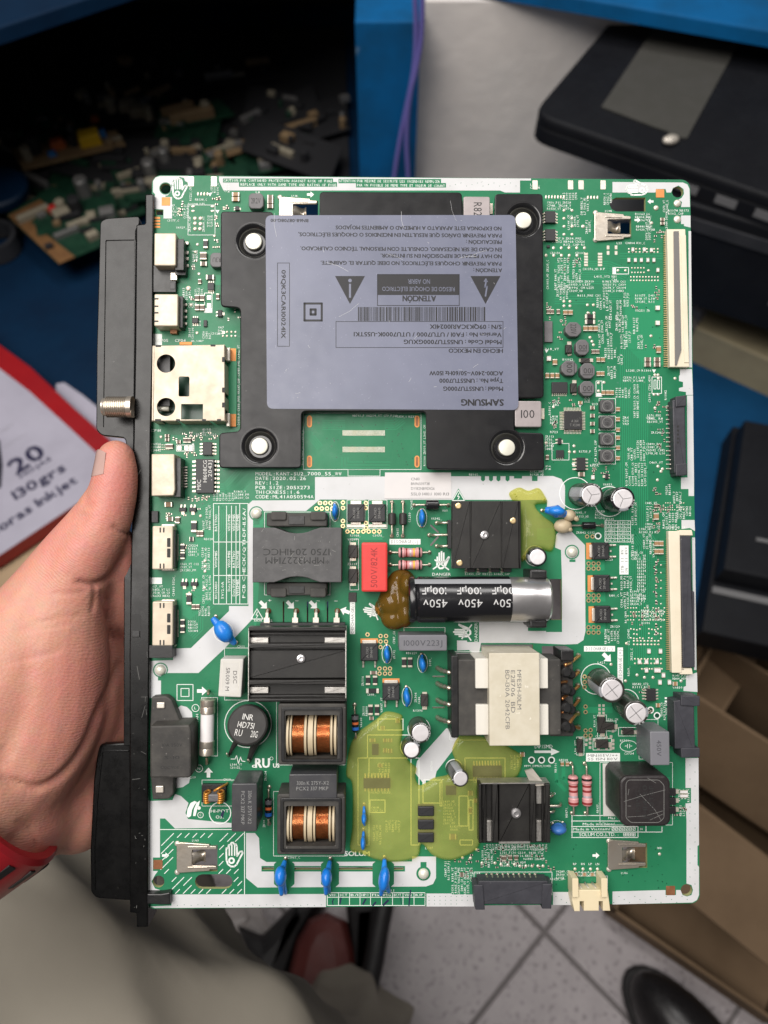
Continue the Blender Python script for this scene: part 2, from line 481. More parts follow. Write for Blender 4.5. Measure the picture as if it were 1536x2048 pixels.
make_glyphs(1, 0.0, 'thin')
make_glyphs(2, 0.0, 'reg')
for _k in [k for k in GL if k[0] == 'reg']: GL['bold', _k[1]] = GL['med', _k[1]] = GL[_k]

def layout(s, key='thin', mono=None, gap=0.13):
    vs = []; fs = []; n = 0; x = 0.0
    for ch in s:
        g = GL.get((key, ch))
        if g is None:
            x += mono or 0.38; continue
        v, f, x0, x1 = g
        if mono:
            w = x1 - x0; sc = min(1.0, mono * 0.84 / w)
            q = np.column_stack([(v[:, 0] - (x0 + x1) / 2) * sc + x + mono / 2, v[:, 1]]); x += mono
        else:
            q = np.column_stack([v[:, 0] - x0 + x, v[:, 1]]); x += (x1 - x0) + gap
        vs.append(q); fs.extend([tuple(i + n for i in t) for t in f]); n += len(q)
    if not vs: return np.zeros((0, 2)), [], 0
    return np.vstack(vs), fs, x

class Print:
    """flat print collected into one mesh"""
    def __init__(s): s.mb = MB()
    def text(s, txt, px, py, hpx, wpx=None, ang=0.0, h=0.09, key='thin', mono=None, m=0, gap=0.13):
        """centre px,py; letter height and total width in photo pixels; ang in degrees counter-clockwise"""
        v, f, w = layout(txt, key, mono, gap)
        if not len(v): return
        x, y = B(px, py, h); k = (B(px + 10, py, h)[0] - x) / 10.0
        sx = hpx * k * 0.92 if wpx is None else wpx * k / max(w - (gap if not mono else 0), 1e-3)
        q = np.column_stack([(v[:, 0] - w / 2) * sx, (v[:, 1] - 0.5) * hpx * k])
        a = math.radians(ang); ca, sa = math.cos(a), math.sin(a)
        d = {'bold': .055, 'med': .042}.get(key, 0) * hpx * k
        for dx, dy, dz in (((-d, -d * .5, 0), (d, d * .5, .004), (-d, d * .5, .008), (d, -d * .5, .012)) if d else ((0, 0, 0),)):
            p = q + np.array([dx, dy])
            s.mb.add(np.column_stack([x + p[:, 0] * ca - p[:, 1] * sa, y + p[:, 0] * sa + p[:, 1] * ca, np.full(len(q), h + dz)]), f, m)
    def poly(s, pts, h=0.09, m=0, hole=None):
        p = [B(a, b, h) for a, b in pts]
        if area2(p) < 0: p = p[::-1]
        if hole is None and len(p) <= 4:
            s.mb.add([(a, b, h) for a, b in p], [tuple(range(len(p)))], m)
        else:
            outs = [p] + ([[B(a, b, h) for a, b in q] for q in hole] if hole else [])
            v, f = fill2d(outs)
            s.mb.add([(a, b, h) for a, b, _ in v], f, m)
    def line(s, pts, w, h=0.09, m=0, close=False):
        """stroke; w in pixels"""
        p = [np.array(B(a, b, h)) for a, b in pts]
        if close: p.append(p[0])
        k = w * 0.19 / 2
        for a, b in zip(p[:-1], p[1:]):
            d = b - a; L = np.linalg.norm(d)
            if L < 1e-6: continue
            d /= L; nn = np.array([-d[1], d[0]]) * k; e = d * k * 0.7
            q = [a - nn - e, b - nn + e, b + nn + e, a + nn - e]
            s.mb.add([(t[0], t[1], h) for t in q], [(0, 1, 2, 3)], m)
    def rect(s, x0, y0, x1, y1, w, h=0.09, m=0): s.line([(x0, y0), (x1, y0), (x1, y1), (x0, y1)], w, h, m, True)
    def fill(s, x0, y0, x1, y1, h=0.09, m=0): s.poly([(x0, y1), (x1, y1), (x1, y0), (x0, y0)], h, m)
    def disc(s, px, py, r, h=0.09, m=0, n=14):
        c = B(px, py, h); rr = r * 0.188
        s.mb.add([(*q, h) for q in circle(*c, rr, n)], [tuple(range(n))], m)
    def ring(s, px, py, r, w, h=0.09, m=0, n=20, sy=1.0):
        c = B(px, py, h); a = circle(*c, (r + w / 2) * 0.188, n, sy); b = circle(*c, (r - w / 2) * 0.188, n, sy)
        s.mb.add([(*q, h) for q in a + b], [(i, (i + 1) % n, n + (i + 1) % n, n + i) for i in range(n)], m)
    def build(s, name, mats, parent, **k):
        if s.mb.n: return s.mb.build(name, mats, parent, **k)

def tag(o, label, cat, group=None, kind=None):
    o['label'] = label; o['category'] = cat
    if group: o['group'] = group
    if kind: o['kind'] = kind
    return o
# ================================================================== THE PLACE ROUND THE BOARD
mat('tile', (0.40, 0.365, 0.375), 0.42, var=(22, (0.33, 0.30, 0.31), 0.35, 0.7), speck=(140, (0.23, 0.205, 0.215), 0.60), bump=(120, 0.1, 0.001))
mat('grout', (0.17, 0.155, 0.155), 0.85)
mat('wall_paint', (0.83, 0.775, 0.73), 0.75, var=(9, (0.72, 0.685, 0.655), 0.4, 0.7), speck=(26, (0.22, 0.20, 0.18), 0.76), bump=(30, 0.25, 0.004))
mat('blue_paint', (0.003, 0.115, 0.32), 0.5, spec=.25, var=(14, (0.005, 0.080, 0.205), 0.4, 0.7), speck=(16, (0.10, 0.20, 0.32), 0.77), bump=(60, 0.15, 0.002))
mat('blue_shaded', (0.002, 0.019, 0.052), 0.5, spec=.25, var=(14, (0.002, 0.014, 0.040), 0.4, 0.7), speck=(16, (0.06, 0.11, 0.20), 0.78), bump=(60, 0.15, 0.002))  # bench blue darkened for the left side, its shade put into the colour
mat('blue_mid', (0.003, 0.055, 0.145), 0.5, spec=.25, var=(14, (0.002, 0.043, 0.115), 0.4, 0.7), speck=(16, (0.10, 0.16, 0.22), 0.75), bump=(60, 0.15, 0.002))  # bench blue at half tone, shade of the lower right board painted in
mat('blue_raw', (0.10, 0.09, 0.08), 0.8)
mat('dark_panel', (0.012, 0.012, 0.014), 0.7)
mat('cable_purple', (0.17, 0.15, 0.46), 0.45)
mat('laptop_black', (0.006, 0.0065, 0.009), 0.55, spec=.3, var=(20, (0.009, 0.010, 0.013), 0.4, 0.7), rvar=.08)
mat('device_grey', (0.030, 0.031, 0.036), 0.5, var=(30, (0.040, 0.041, 0.046), 0.4, 0.7))
mat('trim_grey', (0.17, 0.17, 0.175), 0.45)
mat('card_grey', (0.055, 0.054, 0.048), 0.7, var=(40, (0.062, 0.06, 0.055), 0.4, 0.7))
mat('beige_case', (0.36, 0.31, 0.20), 0.55, var=(20, (0.30, 0.255, 0.165), 0.4, 0.7))
mat('carton', (0.175, 0.115, 0.066), 0.85, var=(14, (0.14, 0.09, 0.05), 0.38, 0.7), bump=(160, 0.2, 0.001), wave=(60, 0.12, 0.0012, 'X'))
mat('paper_white', (0.43, 0.415, 0.50), 0.42, var=(10, (0.36, 0.345, 0.42), 0.4, 0.7), bump=(20, 0.2, 0.003))
mat('paper_red', (0.33, 0.010, 0.014), 0.35, var=(12, (0.28, 0.010, 0.015), 0.4, 0.7), bump=(25, 0.3, 0.003))
mat('paper_ink', (0.020, 0.018, 0.055), 0.5)
mat('paper_photo', (0.03, 0.03, 0.045), 0.4)
mat('kraft', (0.46, 0.33, 0.20), 0.6, bump=(25, 0.3, 0.003))
mat('kraft_ink', (0.02, 0.13, 0.45), 0.5)
mat('trouser', (0.245, 0.222, 0.183), 0.9, var=(9, (0.28, 0.257, 0.212), 0.38, 0.72), bump=[(1400, 0.5, 0.0006), (26, 0.3, 0.006)])
mat('shoe_black', (0.012, 0.011, 0.012), 0.33, bump=(60, 0.2, 0.002), rvar=.1)
mat('bag_red', (0.10, 0.016, 0.012), 0.5, var=(20, (0.07, 0.011, 0.01), 0.4, 0.7), bump=(30, 0.4, 0.004))
mat('bag_black', (0.010, 0.009, 0.010), 0.55, bump=(50, 0.3, 0.003))
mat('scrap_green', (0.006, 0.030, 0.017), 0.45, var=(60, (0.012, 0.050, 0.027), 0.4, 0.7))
mat('scrap_tan', (0.20, 0.135, 0.07), 0.6, var=(50, (0.16, 0.10, 0.053), 0.4, 0.7))
mat('scrap_brown', (0.19, 0.095, 0.035), 0.6, var=(50, (0.14, 0.065, 0.025), 0.4, 0.7))
mat('scrap_white', (0.25, 0.222, 0.165), 0.6)
mat('scrap_grey', (0.22, 0.215, 0.21), 0.4, 0.5)
mat('scrap_yellow', (0.58, 0.36, 0.015), 0.45)
mat('scrap_red', (0.5, 0.02, 0.02), 0.4)
mat('scrap_blue', (0.03, 0.15, 0.40), 0.4)
mat('scrap_orange', (0.42, 0.10, 0.03), 0.4)
mat('clear_film', (0.62, 0.58, 0.57), 0.18, coat=0.6, bump=(40, 0.5, 0.004))
def film(m, fac):
    nt = m.node_tree; t = nt.nodes.new('ShaderNodeBsdfTransparent'); t.inputs[0].default_value = (.92, .9, .88, 1)
    mx = nt.nodes.new('ShaderNodeMixShader'); mx.inputs[0].default_value = fac
    nt.links.new(t.outputs[0], mx.inputs[1]); nt.links.new(nt.nodes['Principled BSDF'].outputs[0], mx.inputs[2]); nt.links.new(mx.outputs[0], nt.nodes['Material Output'].inputs['Surface'])
film(M['clear_film'], .45)

def wf(name, v, f, mats, parent=None, **k):
    return finish(name, np.asarray(v, float) * 1000.0, f, mats, parent, **k)
def empty(name, loc):
    o = bpy.data.objects.new(name, None); COL.objects.link(o); o.location = loc; o['_o'] = [c * 1000.0 for c in loc]; o.empty_display_size = .05
    return o
def wprism(name, pts, z0, z1, m, parent=None, bev=0.0, **k):
    v, f = prism([(p[0], p[1]) for p in pts], z0, z1, bev)
    return wf(name, v, f, m, parent, **k)
def wbox(name, x0, x1, y0, y1, z0, z1, m, parent=None, bev=0.0, **k):
    return wprism(name, [(x0, y0), (x1, y0), (x1, y1), (x0, y1)], z0, z1, m, parent, bev, **k)

# ---- floor of square tiles laid at 45 degrees
fl = wbox('floor', -1.6, 1.7, -1.0, 1.9, -.03, -.004, 'grout'); fl['kind'] = 'structure'
TS = 0.226
tm = None
e1, e2 = Vector((.7071, .7071, 0)), Vector((.7071, -.7071, 0)); X0 = Vector((.211, .027, 0))
v, f = prism([(-.1105, -.1105), (.1105, -.1105), (.1105, .1105), (-.1105, .1105)], -.012, 0.0, .002)
for i in range(-5, 6):
    for j in range(-5, 6):
        c = X0 + e1 * ((i + .5) * TS) + e2 * ((j + .5) * TS)
        if not (-.75 < c.x < .95 and -.55 < c.y < 1.15): continue
        if tm is None:
            o = wf('tile', v, f, 'tile', None, origin=(0, 0, 0)); tm = o.data
        else:
            o = bpy.data.objects.new('tile', tm); COL.objects.link(o)
        o.parent = fl; o.location = c - Vector(fl.location); o.rotation_euler = (0, 0, math.radians(45) + (i * 3 + j) % 4 * math.pi / 2)

# ---- grey-white wall in the corner behind the bench
w = wbox('wall', .048, 1.25, 1.05, 1.12, 0, .628, 'wall_paint'); w['kind'] = 'structure'

# ---- blue bench: two tops with an inside corner, divider, lower boards
bench = tag(empty('blue_workbench', (0, 1.2, 0)), 'blue painted corner workbench with lower boards and a dark open bay', 'workbench')
Lt = [(-1.15, .43), (-.46, .945), (-.318, 1.046), (-.104, 1.20), (-.04, 1.245), (-.04, 1.75), (-1.15, 1.75)]
Rt = [(1.25, .655), (.459, .940), (.147, 1.046), (.05, 1.080), (.05, 1.75), (1.25, 1.75)]
wprism('bench_top', Lt, .632, .65, 'blue_shaded', bench, .002); wprism('bench_top', Rt, .632, .65, 'blue_paint', bench, .002)
wbox('divider', -.036, .046, 1.0, 1.7, 0, .630, 'blue_paint', bench, .002)
wprism('lower_board', [(-1.15, .36), (-.04, .36), (-.04, 1.7), (-1.15, 1.7)], .282, .30, 'blue_shaded', bench, .002)
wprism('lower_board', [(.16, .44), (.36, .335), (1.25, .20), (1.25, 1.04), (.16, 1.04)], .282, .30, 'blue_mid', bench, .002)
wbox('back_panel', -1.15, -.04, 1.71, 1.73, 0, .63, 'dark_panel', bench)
wbox('side_panel', -1.17, -1.152, .5, 1.72, 0, .63, 'blue_paint', bench)
for y0 in (.40, 1.5): wbox('support_leg', -1.10, -1.04, y0, y0 + .06, 0, .28, 'blue_raw', bench)
wbox('support_leg', -.14, -.08, .42, .48, 0, .28, 'blue_raw', bench); wbox('support_leg', .40, .46, .42, .48, 0, .28, 'blue_raw', bench); wbox('support_leg', 1.1, 1.16, .42, .48, 0, .28, 'blue_raw', bench)

# ---- two purple cables hanging down the divider
for k, pts in enumerate(([(823, -60), (830, 0), (832, 80), (826, 150), (812, 220), (800, 280), (789, 350), (783, 420), (781, 480)], [(843, -60), (845, 0), (842, 80), (832, 140), (822, 180), (815, 230), (813, 290), (816, 350), (818, 420), (818, 480)])):
    P3 = [tuple(aty(a, b, .985 - .004 * k)) for a, b in pts]
    v, f = tube(spline(P3, 6), .0033, 10)
    o = wf('purple_cable', v, f, 'cable_purple', smooth=True)
    tag(o, ('purple cable hanging down the blue divider, bowed to its left side', 'purple cable hanging down the blue divider, straight lower end')[k], 'cable', 'purple cables hanging on the divider')

# ---- scrap circuit boards in the dark bay
tr = tag(empty('black_tray', (-.4, 1.2, .3)), 'wide black sheet added under the scrap boards to darken the bay', 'tray')  # added black sheet, covers the blue board to paint the bay's shade
TQ = [atz(a, b, .302) for a, b in ((-260, 520), (40, 470), (330, 400), (700, 372), (690, 60), (-260, 60))]
wprism('tray_floor', TQ, .3004, .306, 'dark_panel', tr, .001)
def scrap(label, quad, z, base, parts, tilt=0.0, seed=1, dens=0):
    rnd = random.Random(seed)
    P = [atz(a, b, z) for a, b in quad]; c = sum(P, Vector()) / len(P)
    root_ = tag(empty('scrap_board', (c.x, c.y, z)), label, 'circuit board', 'scrap circuit boards piled in the bay')
    wprism('panel', P, z, z + .002, base, root_)
    ux, uy = (P[1] - P[0]), (P[3] - P[0])
    lst = list(parts)
    for _ in range(dens):
        lst.append((rnd.choice(('box', 'box', 'can', 'bar')), rnd.uniform(.08, .9), rnd.uniform(.1, .85), rnd.uniform(.006, .016), rnd.choice(('scrap_white', 'scrap_grey', 'dark_panel', 'scrap_green', 'scrap_grey', 'scrap_tan', 'dark_panel', 'scrap_white'))))
    for kind, s, t, sz, m in lst:
        p = P[0] + ux * s + uy * t; a = math.atan2(ux.y, ux.x) + rnd.uniform(-.06, .06)
        if kind == 'can': v, f = revolve([(0, sz * .5), (sz * 1.3, sz * .5), (sz * 1.4, sz * .42)], (p.x, p.y, z + .002), (0, 0, 1), 14); nm = 'can_capacitor'
        elif kind == 'bar':
            d = Vector((math.cos(a), math.sin(a))); n = Vector((-d.y, d.x))
            q = [p.xy - d * sz * 1.6 - n * sz * .3, p.xy + d * sz * 1.6 - n * sz * .3, p.xy + d * sz * 1.6 + n * sz * .3, p.xy - d * sz * 1.6 + n * sz * .3]; v, f = prism([tuple(x) for x in q], z + .002, z + .002 + sz * .7, sz * .08); nm = 'socket'
        else:
            d = Vector((math.cos(a), math.sin(a))); n = Vector((-d.y, d.x))
            q = [p.xy - d * sz * .7 - n * sz * .5, p.xy + d * sz * .7 - n * sz * .5, p.xy + d * sz * .7 + n * sz * .5, p.xy - d * sz * .7 + n * sz * .5]; v, f = prism([tuple(x) for x in q], z + .002, z + .002 + sz * .8, sz * .1); nm = 'block'
        wf(nm, v, f, m, root_, smooth=40 if kind == 'can' else False)
    return root_
scrap('tan scrap board with a yellow transformer and blue coil', [(48, 342), (252, 292), (232, 262), (22, 300)], .345, 'scrap_tan', [('box', .72, .45, .024, 'scrap_yellow'), ('box', .84, .6, .013, 'scrap_blue'), ('can', .56, .5, .013, 'dark_panel'), ('box', .42, .6, .016, 'scrap_orange'), ('box', .32, .3, .009, 'scrap_blue'), ('can', .2, .6, .02, 'dark_panel'), ('can', .1, .4, .016, 'scrap_white'), ('bar', .93, .3, .008, 'scrap_white')], seed=3)
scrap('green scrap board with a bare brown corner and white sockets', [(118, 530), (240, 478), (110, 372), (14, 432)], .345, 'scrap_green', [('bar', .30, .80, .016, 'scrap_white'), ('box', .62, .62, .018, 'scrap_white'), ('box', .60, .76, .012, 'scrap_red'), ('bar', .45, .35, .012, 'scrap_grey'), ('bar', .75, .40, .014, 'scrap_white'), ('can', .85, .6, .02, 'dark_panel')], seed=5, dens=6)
P = [atz(a, b, .3475) for a, b in ((118, 530), (60, 482), (96, 452), (22, 432))]
o = bpy.data.objects
pb = [x for x in bpy.data.objects if x.name.startswith('scrap_board')][-1]
wprism('bare_corner', [atz(a, b, .3475) for a, b in ((119, 528), (150, 514), (60, 444), (105, 418), (80, 400), (17, 432))], .347, .3485, 'scrap_brown', pb)
scrap('long dark scrap board carrying two tan sockets', [(335, 262), (470, 232), (440, 200), (310, 225)], .33, 'scrap_green', [('bar', .42, .25, .024, 'scrap_tan'), ('bar', .30, .75, .018, 'scrap_tan'), ('can', .65, .35, .016, 'scrap_white'), ('can', .45, .9, .009, 'scrap_white')], seed=8)
scrap('dark scrap board with a cluster of cream sockets', [(185, 262), (325, 252), (310, 190), (170, 205)], .32, 'dark_panel', [('can', .35, .6, .018, 'scrap_white'), ('box', .6, .6, .02, 'scrap_white'), ('box', .72, .4, .02, 'scrap_white'), ('can', .85, .25, .016, 'scrap_white'), ('box', .08, .3, .010, 'scrap_orange')], seed=10)
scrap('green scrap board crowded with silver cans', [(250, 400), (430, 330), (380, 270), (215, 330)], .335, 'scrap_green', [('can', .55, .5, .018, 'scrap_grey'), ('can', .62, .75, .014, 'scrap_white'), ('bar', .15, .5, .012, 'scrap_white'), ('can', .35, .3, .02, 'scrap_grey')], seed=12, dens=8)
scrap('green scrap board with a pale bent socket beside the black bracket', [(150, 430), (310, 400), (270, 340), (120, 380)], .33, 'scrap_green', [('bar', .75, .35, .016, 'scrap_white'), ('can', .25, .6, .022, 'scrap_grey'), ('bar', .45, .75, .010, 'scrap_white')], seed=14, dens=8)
scrap('narrow tan scrap board behind the silver cans', [(410, 330), (500, 300), (490, 280), (400, 305)], .33, 'scrap_tan', [('bar', .5, .5, .012, 'scrap_white'), ('box', .8, .5, .010, 'scrap_grey')], seed=17)
scrap('dark scrap board standing near the blue divider', [(560, 300), (700, 260), (690, 190), (560, 220)], .32, 'dark_panel', [('bar', .3, .35, .018, 'scrap_tan'), ('can', .9, .1, .012, 'scrap_tan'), ('box', .95, .75, .012, 'scrap_grey')], seed=19, dens=3)
scrap('dusty dark scrap board deep at the back of the bay', [(380, 180), (560, 160), (540, 90), (400, 100)], .315, 'dark_panel', [('bar', .3, .2, .016, 'scrap_grey'), ('bar', .72, .45, .014, 'scrap_tan')], seed=23, dens=3)
rs = random.Random(5)
for k in range(26):
    cx_, cy_ = (rs.uniform(20, 680), rs.uniform(110, 330)) if k < 10 else (rs.uniform(250, 680), rs.uniform(290, 370)) if k < 15 else (rs.uniform(60, 330), rs.uniform(330, 440)) if k < 22 else (rs.uniform(0, 200), rs.uniform(250, 340)); w_, h_ = rs.uniform(50, 110), rs.uniform(22, 42); a_ = rs.uniform(-.5, .5)
    quad = [(cx_ + x * math.cos(a_) - y * math.sin(a_), cy_ + x * math.sin(a_) + y * math.cos(a_)) for x, y in ((-w_, h_), (w_, h_), (w_, -h_), (-w_, -h_))]
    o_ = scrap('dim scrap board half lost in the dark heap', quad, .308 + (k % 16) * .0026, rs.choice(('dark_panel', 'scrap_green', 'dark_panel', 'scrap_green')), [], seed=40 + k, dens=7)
    o_['group'] = 'dim boards in the heap'
# blue lid and black ring at the bay's front
c = atz(-8, 372, .36); o = wf('blue_jar', *revolve([(0, .046), (.012, .048), (.016, .044), (.017, .02)], (c.x, c.y, .345), (0, 0, 1), 32), 'blue_shaded', smooth=40); o = tag(o, 'round blue plastic jar lid beside the scrap boards', 'jar')
c = atz(-12, 480, .32); mb = MB(); n = 36
v = []; 
for i in range(n):
    a = 2 * math.pi * i / n
    for r_, z_ in ((.030, .302), (.037, .302), (.037, .33), (.030, .33)): v.append((c.x + r_ * math.cos(a), c.y + r_ * math.sin(a), z_))
f = [(4 * i + k, 4 * ((i + 1) % n) + k, 4 * ((i + 1) % n) + (k + 1) % 4, 4 * i + (k + 1) % 4) for i in range(n) for k in range(4)]
tag(wf('tape_roll', v, f, 'device_grey', smooth=40), 'dark grey empty tape ring on the blue lower board', 'tape')

# ---- devices stacked on the right
zt = .60
A_, C_ = atz(1064, 226, zt), atz(1560, 400, zt); U_ = atz(1240, 78, zt)
e = (C_ - A_).normalized(); n_ = (U_ - A_); n_ = (n_ - e * n_.dot(e)).normalized()
Wl, Dl = .44, .30
pts = [A_, A_ + e * Wl, A_ + e * Wl + n_ * Dl, A_ + n_ * Dl]
def rp(p, r): 
    return [tuple(np.array(q) * .001) for q in [(x * 1000, y * 1000) for x, y in []]]
def rpoly(pts, r, n=5):
    out = []; N = len(pts)
    for i in range(N):
        a, b, c = np.array(pts[i - 1])[:2], np.array(pts[i])[:2], np.array(pts[(i + 1) % N])[:2]
        l1, l2 = np.linalg.norm(a - b), np.linalg.norm(c - b); rr = min(r, l1 * .45, l2 * .45)
        s, t_ = b + (a - b) / l1 * rr, b + (c - b) / l2 * rr
        for k in range(n + 1):
            t = k / n; out.append(tuple((1 - t) ** 2 * s + 2 * t * (1 - t) * b + t * t * t_))
    return out
lap = tag(empty('laptop', (*((pts[0] + pts[2]) / 2).xy, zt - .03)), 'closed black laptop with rounded corner on top of the device stack', 'laptop')
wprism('lid', rpoly(pts, .028), zt - .012, zt, 'laptop_black', lap, .004, smooth=40)
wprism('base', rpoly(pts, .028), zt - .034, zt - .0135, 'laptop_black', lap, .003, smooth=40)
for k in range(3):
    q = A_ + e * (.20 + k * .045) - n_ * .0008; wprism('port', [q - e * .012, q + e * .012, q + e * .012 + n_ * .002, q - e * .012 + n_ * .002], zt - .028, zt - .018, 'trim_grey', lap)
cd = [atz(a, b, zt + .002) for a, b in ((1203, 213), (1306, 252), (1336, 262), (1340, 272), (1374, 276), (1482, 78), (1312, 50))]
o = tag(wprism('grey_card', cd, zt + .0005, zt + .002, 'card_grey'), 'dark grey card lying on the closed laptop', 'card')
c = atz(1341, 281, zt + .004); v, f = ellipsoid((c.x, c.y, zt + .005), .010, .007, .005, .3, 10, 8)
tag(wf('foil_scrap', v, f, 'tin'), 'small crumpled silver foil scrap at the grey card edge', 'foil')
def stack(name, label, cat, px, z0, z1, W, D, m, ang=-36, bev=.003):
    p = atz(*px, z1); a = math.radians(ang); u = Vector((math.cos(a), math.sin(a), 0)); n = Vector((-u.y, u.x, 0))
    o = tag(empty(name, (p.x, p.y, z0)), label, cat)
    wprism('case', [p, p + u * W, p + u * W + n * D, p + n * D], z0, z1, m, o, bev, smooth=30)
    return o, p, u, n
o, p, u, n = stack('beige_drive', 'beige metal drive case lying on the blue lower board', 'device', (1392, 655), .3002, .36, .34, .22, 'beige_case', -34)
o, p, u, n = stack('media_player', 'slim dark grey player resting on the beige drive case', 'player', (1368, 505), .361, .43, .40, .20, 'device_grey', -30)
wprism('front_trim', [p - n * .003 + u * .05, p - n * .003 + u * .4, p + u * .4, p + u * .05], .415, .425, 'trim_grey', o)
o, p, u, n = stack('set_top_box', 'black box with a pale trim strip directly under the laptop', 'device', (1330, 392), .431, .565, .42, .20, 'laptop_black', -27)
wprism('trim_strip', [p - n * .003, p - n * .003 + u * .42, p + u * .42, p], .535, .55, 'device_grey', o); wprism('front_port', [p - n * .004 + u * .16, p - n * .004 + u * .24, p + u * .24, p + u * .16], .47, .50, 'trim_grey', o)
# crumpled clear bag beside the stack
def crumple(name, label, cat, c, r, m, seed, sq=(1, 1, .6), group=None):
    rnd = np.random.default_rng(seed); v, f = ellipsoid((0, 0, 0), 1, 1, 1, 0, 18, 12); v = np.array(v)
    k = rnd.normal(size=(14, 3)); k /= np.linalg.norm(k, axis=1)[:, None]; d = v @ k.T
    s = 1 + .30 * np.abs(np.sin(d * 3.7 + rnd.uniform(0, 6, 14))).mean(1)[:, None] + rnd.normal(size=(len(v), 1)) * .10
    v = v * s * np.array(sq) * r; v[:, 2] -= v[:, 2].min(); v += np.array(c)
    return tag(wf(name, v, f, m), label, cat)
c = atz(1384, 610, .30); crumple('plastic_bag', 'crumpled clear plastic bag beside the beige drive case', 'bag', (c.x - .012, c.y - .03, .30), .036, 'clear_film', 4)
# black tiered unit
p = atz(1404, 1262, .34); a = math.radians(-14); u = Vector((math.cos(a), math.sin(a), 0)); n = Vector((.33, .94, 0)).normalized()
o = tag(empty('tiered_unit', (p.x, p.y, .30)), 'black tiered electronic unit with silver trim strips on the blue board', 'device')
wprism('lower_tier', [p, p + u * .4, p + u * .4 + n * .30, p + n * .30], .3002, .34, 'laptop_black', o, .003)
q = p + n * .05 + u * .004; wprism('silver_strip', [q, q + u * .39, q + u * .39 + n * .008, q + n * .008], .3395, .3425, 'trim_grey', o)
q = p + n * .066 + u * .004; wprism('upper_tier', [q, q + u * .39, q + u * .39 + n * .22, q + n * .22], .34, .372, 'laptop_black', o, .003)
q = q + n * .045; wprism('silver_strip', [q + u * .03, q + u * .38, q + u * .38 + n * .004, q + u * .03 + n * .004], .3715, .374, 'trim_grey', o)

# ---- cardboard boxes on the floor at the right
def carton(label, foot, h, flaps):
    c = sum((Vector((*p, 0)) for p in foot), Vector()) / 4; o = tag(empty('cardboard_box', (c.x, c.y, 0)), label, 'box', 'cardboard boxes on the floor'); n = len(foot)
    for i in range(n):
        a, b = Vector(foot[i]), Vector(foot[(i + 1) % n]); d = (b - a).normalized(); t = Vector((-d.y, d.x)) * .004
        wprism('side', [a, b, b + t, a + t], 0.001, h, 'carton', o)
    wprism('bottom', foot, 0.001, .005, 'carton', o)
    for i, dx, dz in flaps:
        a, b = Vector(foot[i]), Vector(foot[(i + 1) % n]); d = (b - a).normalized(); out = Vector((d.y, -d.x)) * dx
        v = [(*a, h), (*b, h), (*(b + out), h + dz), (*(a + out), h + dz)]; v += [(x, y, z - .004) for x, y, z in v]
        wf('flap', v, [(0, 1, 2, 3), (7, 6, 5, 4), (0, 4, 5, 1), (1, 5, 6, 2), (2, 6, 7, 3), (3, 7, 4, 0)], 'carton', o)
F0 = atz(1345, 1575, .20).xy; F1 = atz(1640, 1800, .20).xy; d = (F1 - F0).normalized(); nn = Vector((-d.y, d.x))
carton('open brown cardboard box with its front flap folded outward', [tuple(F0), tuple(F1), tuple(F1 + nn * .28), tuple(F0 + nn * .28)], .20, [(0, .085, -.035), (3, .09, .03)])
G0 = atz(1225, 1822, .05).xy; G1 = atz(1560, 2052, .05).xy; d = (G1 - G0).normalized(); nn = Vector((-d.y, d.x))
carton('low brown cardboard tray in front of the taller carton', [tuple(G0), tuple(G1), tuple(G1 + nn * .17), tuple(G0 + nn * .17)], .05, [])
H0 = atz(1395, 1360, .30).xy; d = Vector((.80, -.60)); nn = Vector((-d.y, d.x))
carton('dark folded cardboard box half hidden behind the open carton', [tuple(H0), tuple(H0 + d * .3), tuple(H0 + d * .3 + nn * .08), tuple(H0 + nn * .08)], .26, [(0, .05, -.10)])

# ---- photo paper pack and kraft envelope on the left lower board
zp = .345
def pk(pts, z): return [atz(a, b, z) for a, b in pts]
pack = tag(empty('photo_paper_pack', (*atz(80, 930, zp).xy, zp - .02)), 'white photo paper pack with red border and dark blue lettering', 'paper pack')
wprism('pack_body', pk([(-150, 575), (0, 690), (62, 735), (150, 818), (262, 918), (236, 960), (150, 1012), (0, 1112), (-140, 1195)], zp - .001), zp - .0205, zp - .0005, 'paper_red', pack, .001)
wprism('white_front', pk([(-150, 622), (0, 738), (60, 784), (150, 866), (240, 950), (150, 1010), (0, 1110), (-140, 1190)], zp), zp - .0004, zp + .0003, 'paper_white', pack)
wprism('photo_print', pk([(-60, 870), (0, 880), (6, 930), (3, 975), (-60, 1010)], zp), zp + .0004, zp + .0006, 'paper_photo', pack)
def ptext(t, p0, p1, hpx, z, m, parent, key='bold'):
    a, b = atz(*p0, z), atz(*p1, z); u = (b - a).normalized(); w_ = (b - a).length; n = Vector((-u.y, u.x, 0)); v, f, w = layout(t, key); k = w_ / w; hh = hpx * (CAM_Z - z) / FPX / .80
    mb = MB(); th = hh * .05 if m == 'paper_ink' else 0
    for i, (du, dn) in enumerate(((-th, 0), (th, 0), (0, th), (0, -th)) if th else ((0, 0),)):
        mb.add([tuple((a + u * (x * k + du) + n * (y * hh + dn) + Vector((0, 0, i * 4e-5))) * 1000) for x, y in v], f)
    mb.build('lettering', [m], parent)
ptext('20', (33, 950), (98, 905), 36, zp + .0005, 'paper_ink', pack); ptext('HOJAS', (42, 957), (105, 918), 9, zp + .0005, 'paper_ink', pack); ptext('130grs', (32, 1000), (136, 938), 21, zp + .0005, 'paper_ink', pack, 'reg'); ptext('soras Inkjet', (-12, 1072), (158, 962), 19, zp + .0005, 'paper_ink', pack, 'reg')
for a, b in (((2, 862), (28, 848)), ((8, 895), (56, 868)), ((-4, 870), (20, 856))): ptext('------------', a, b, 5, zp + .0005, 'scrap_grey', pack, 'reg')
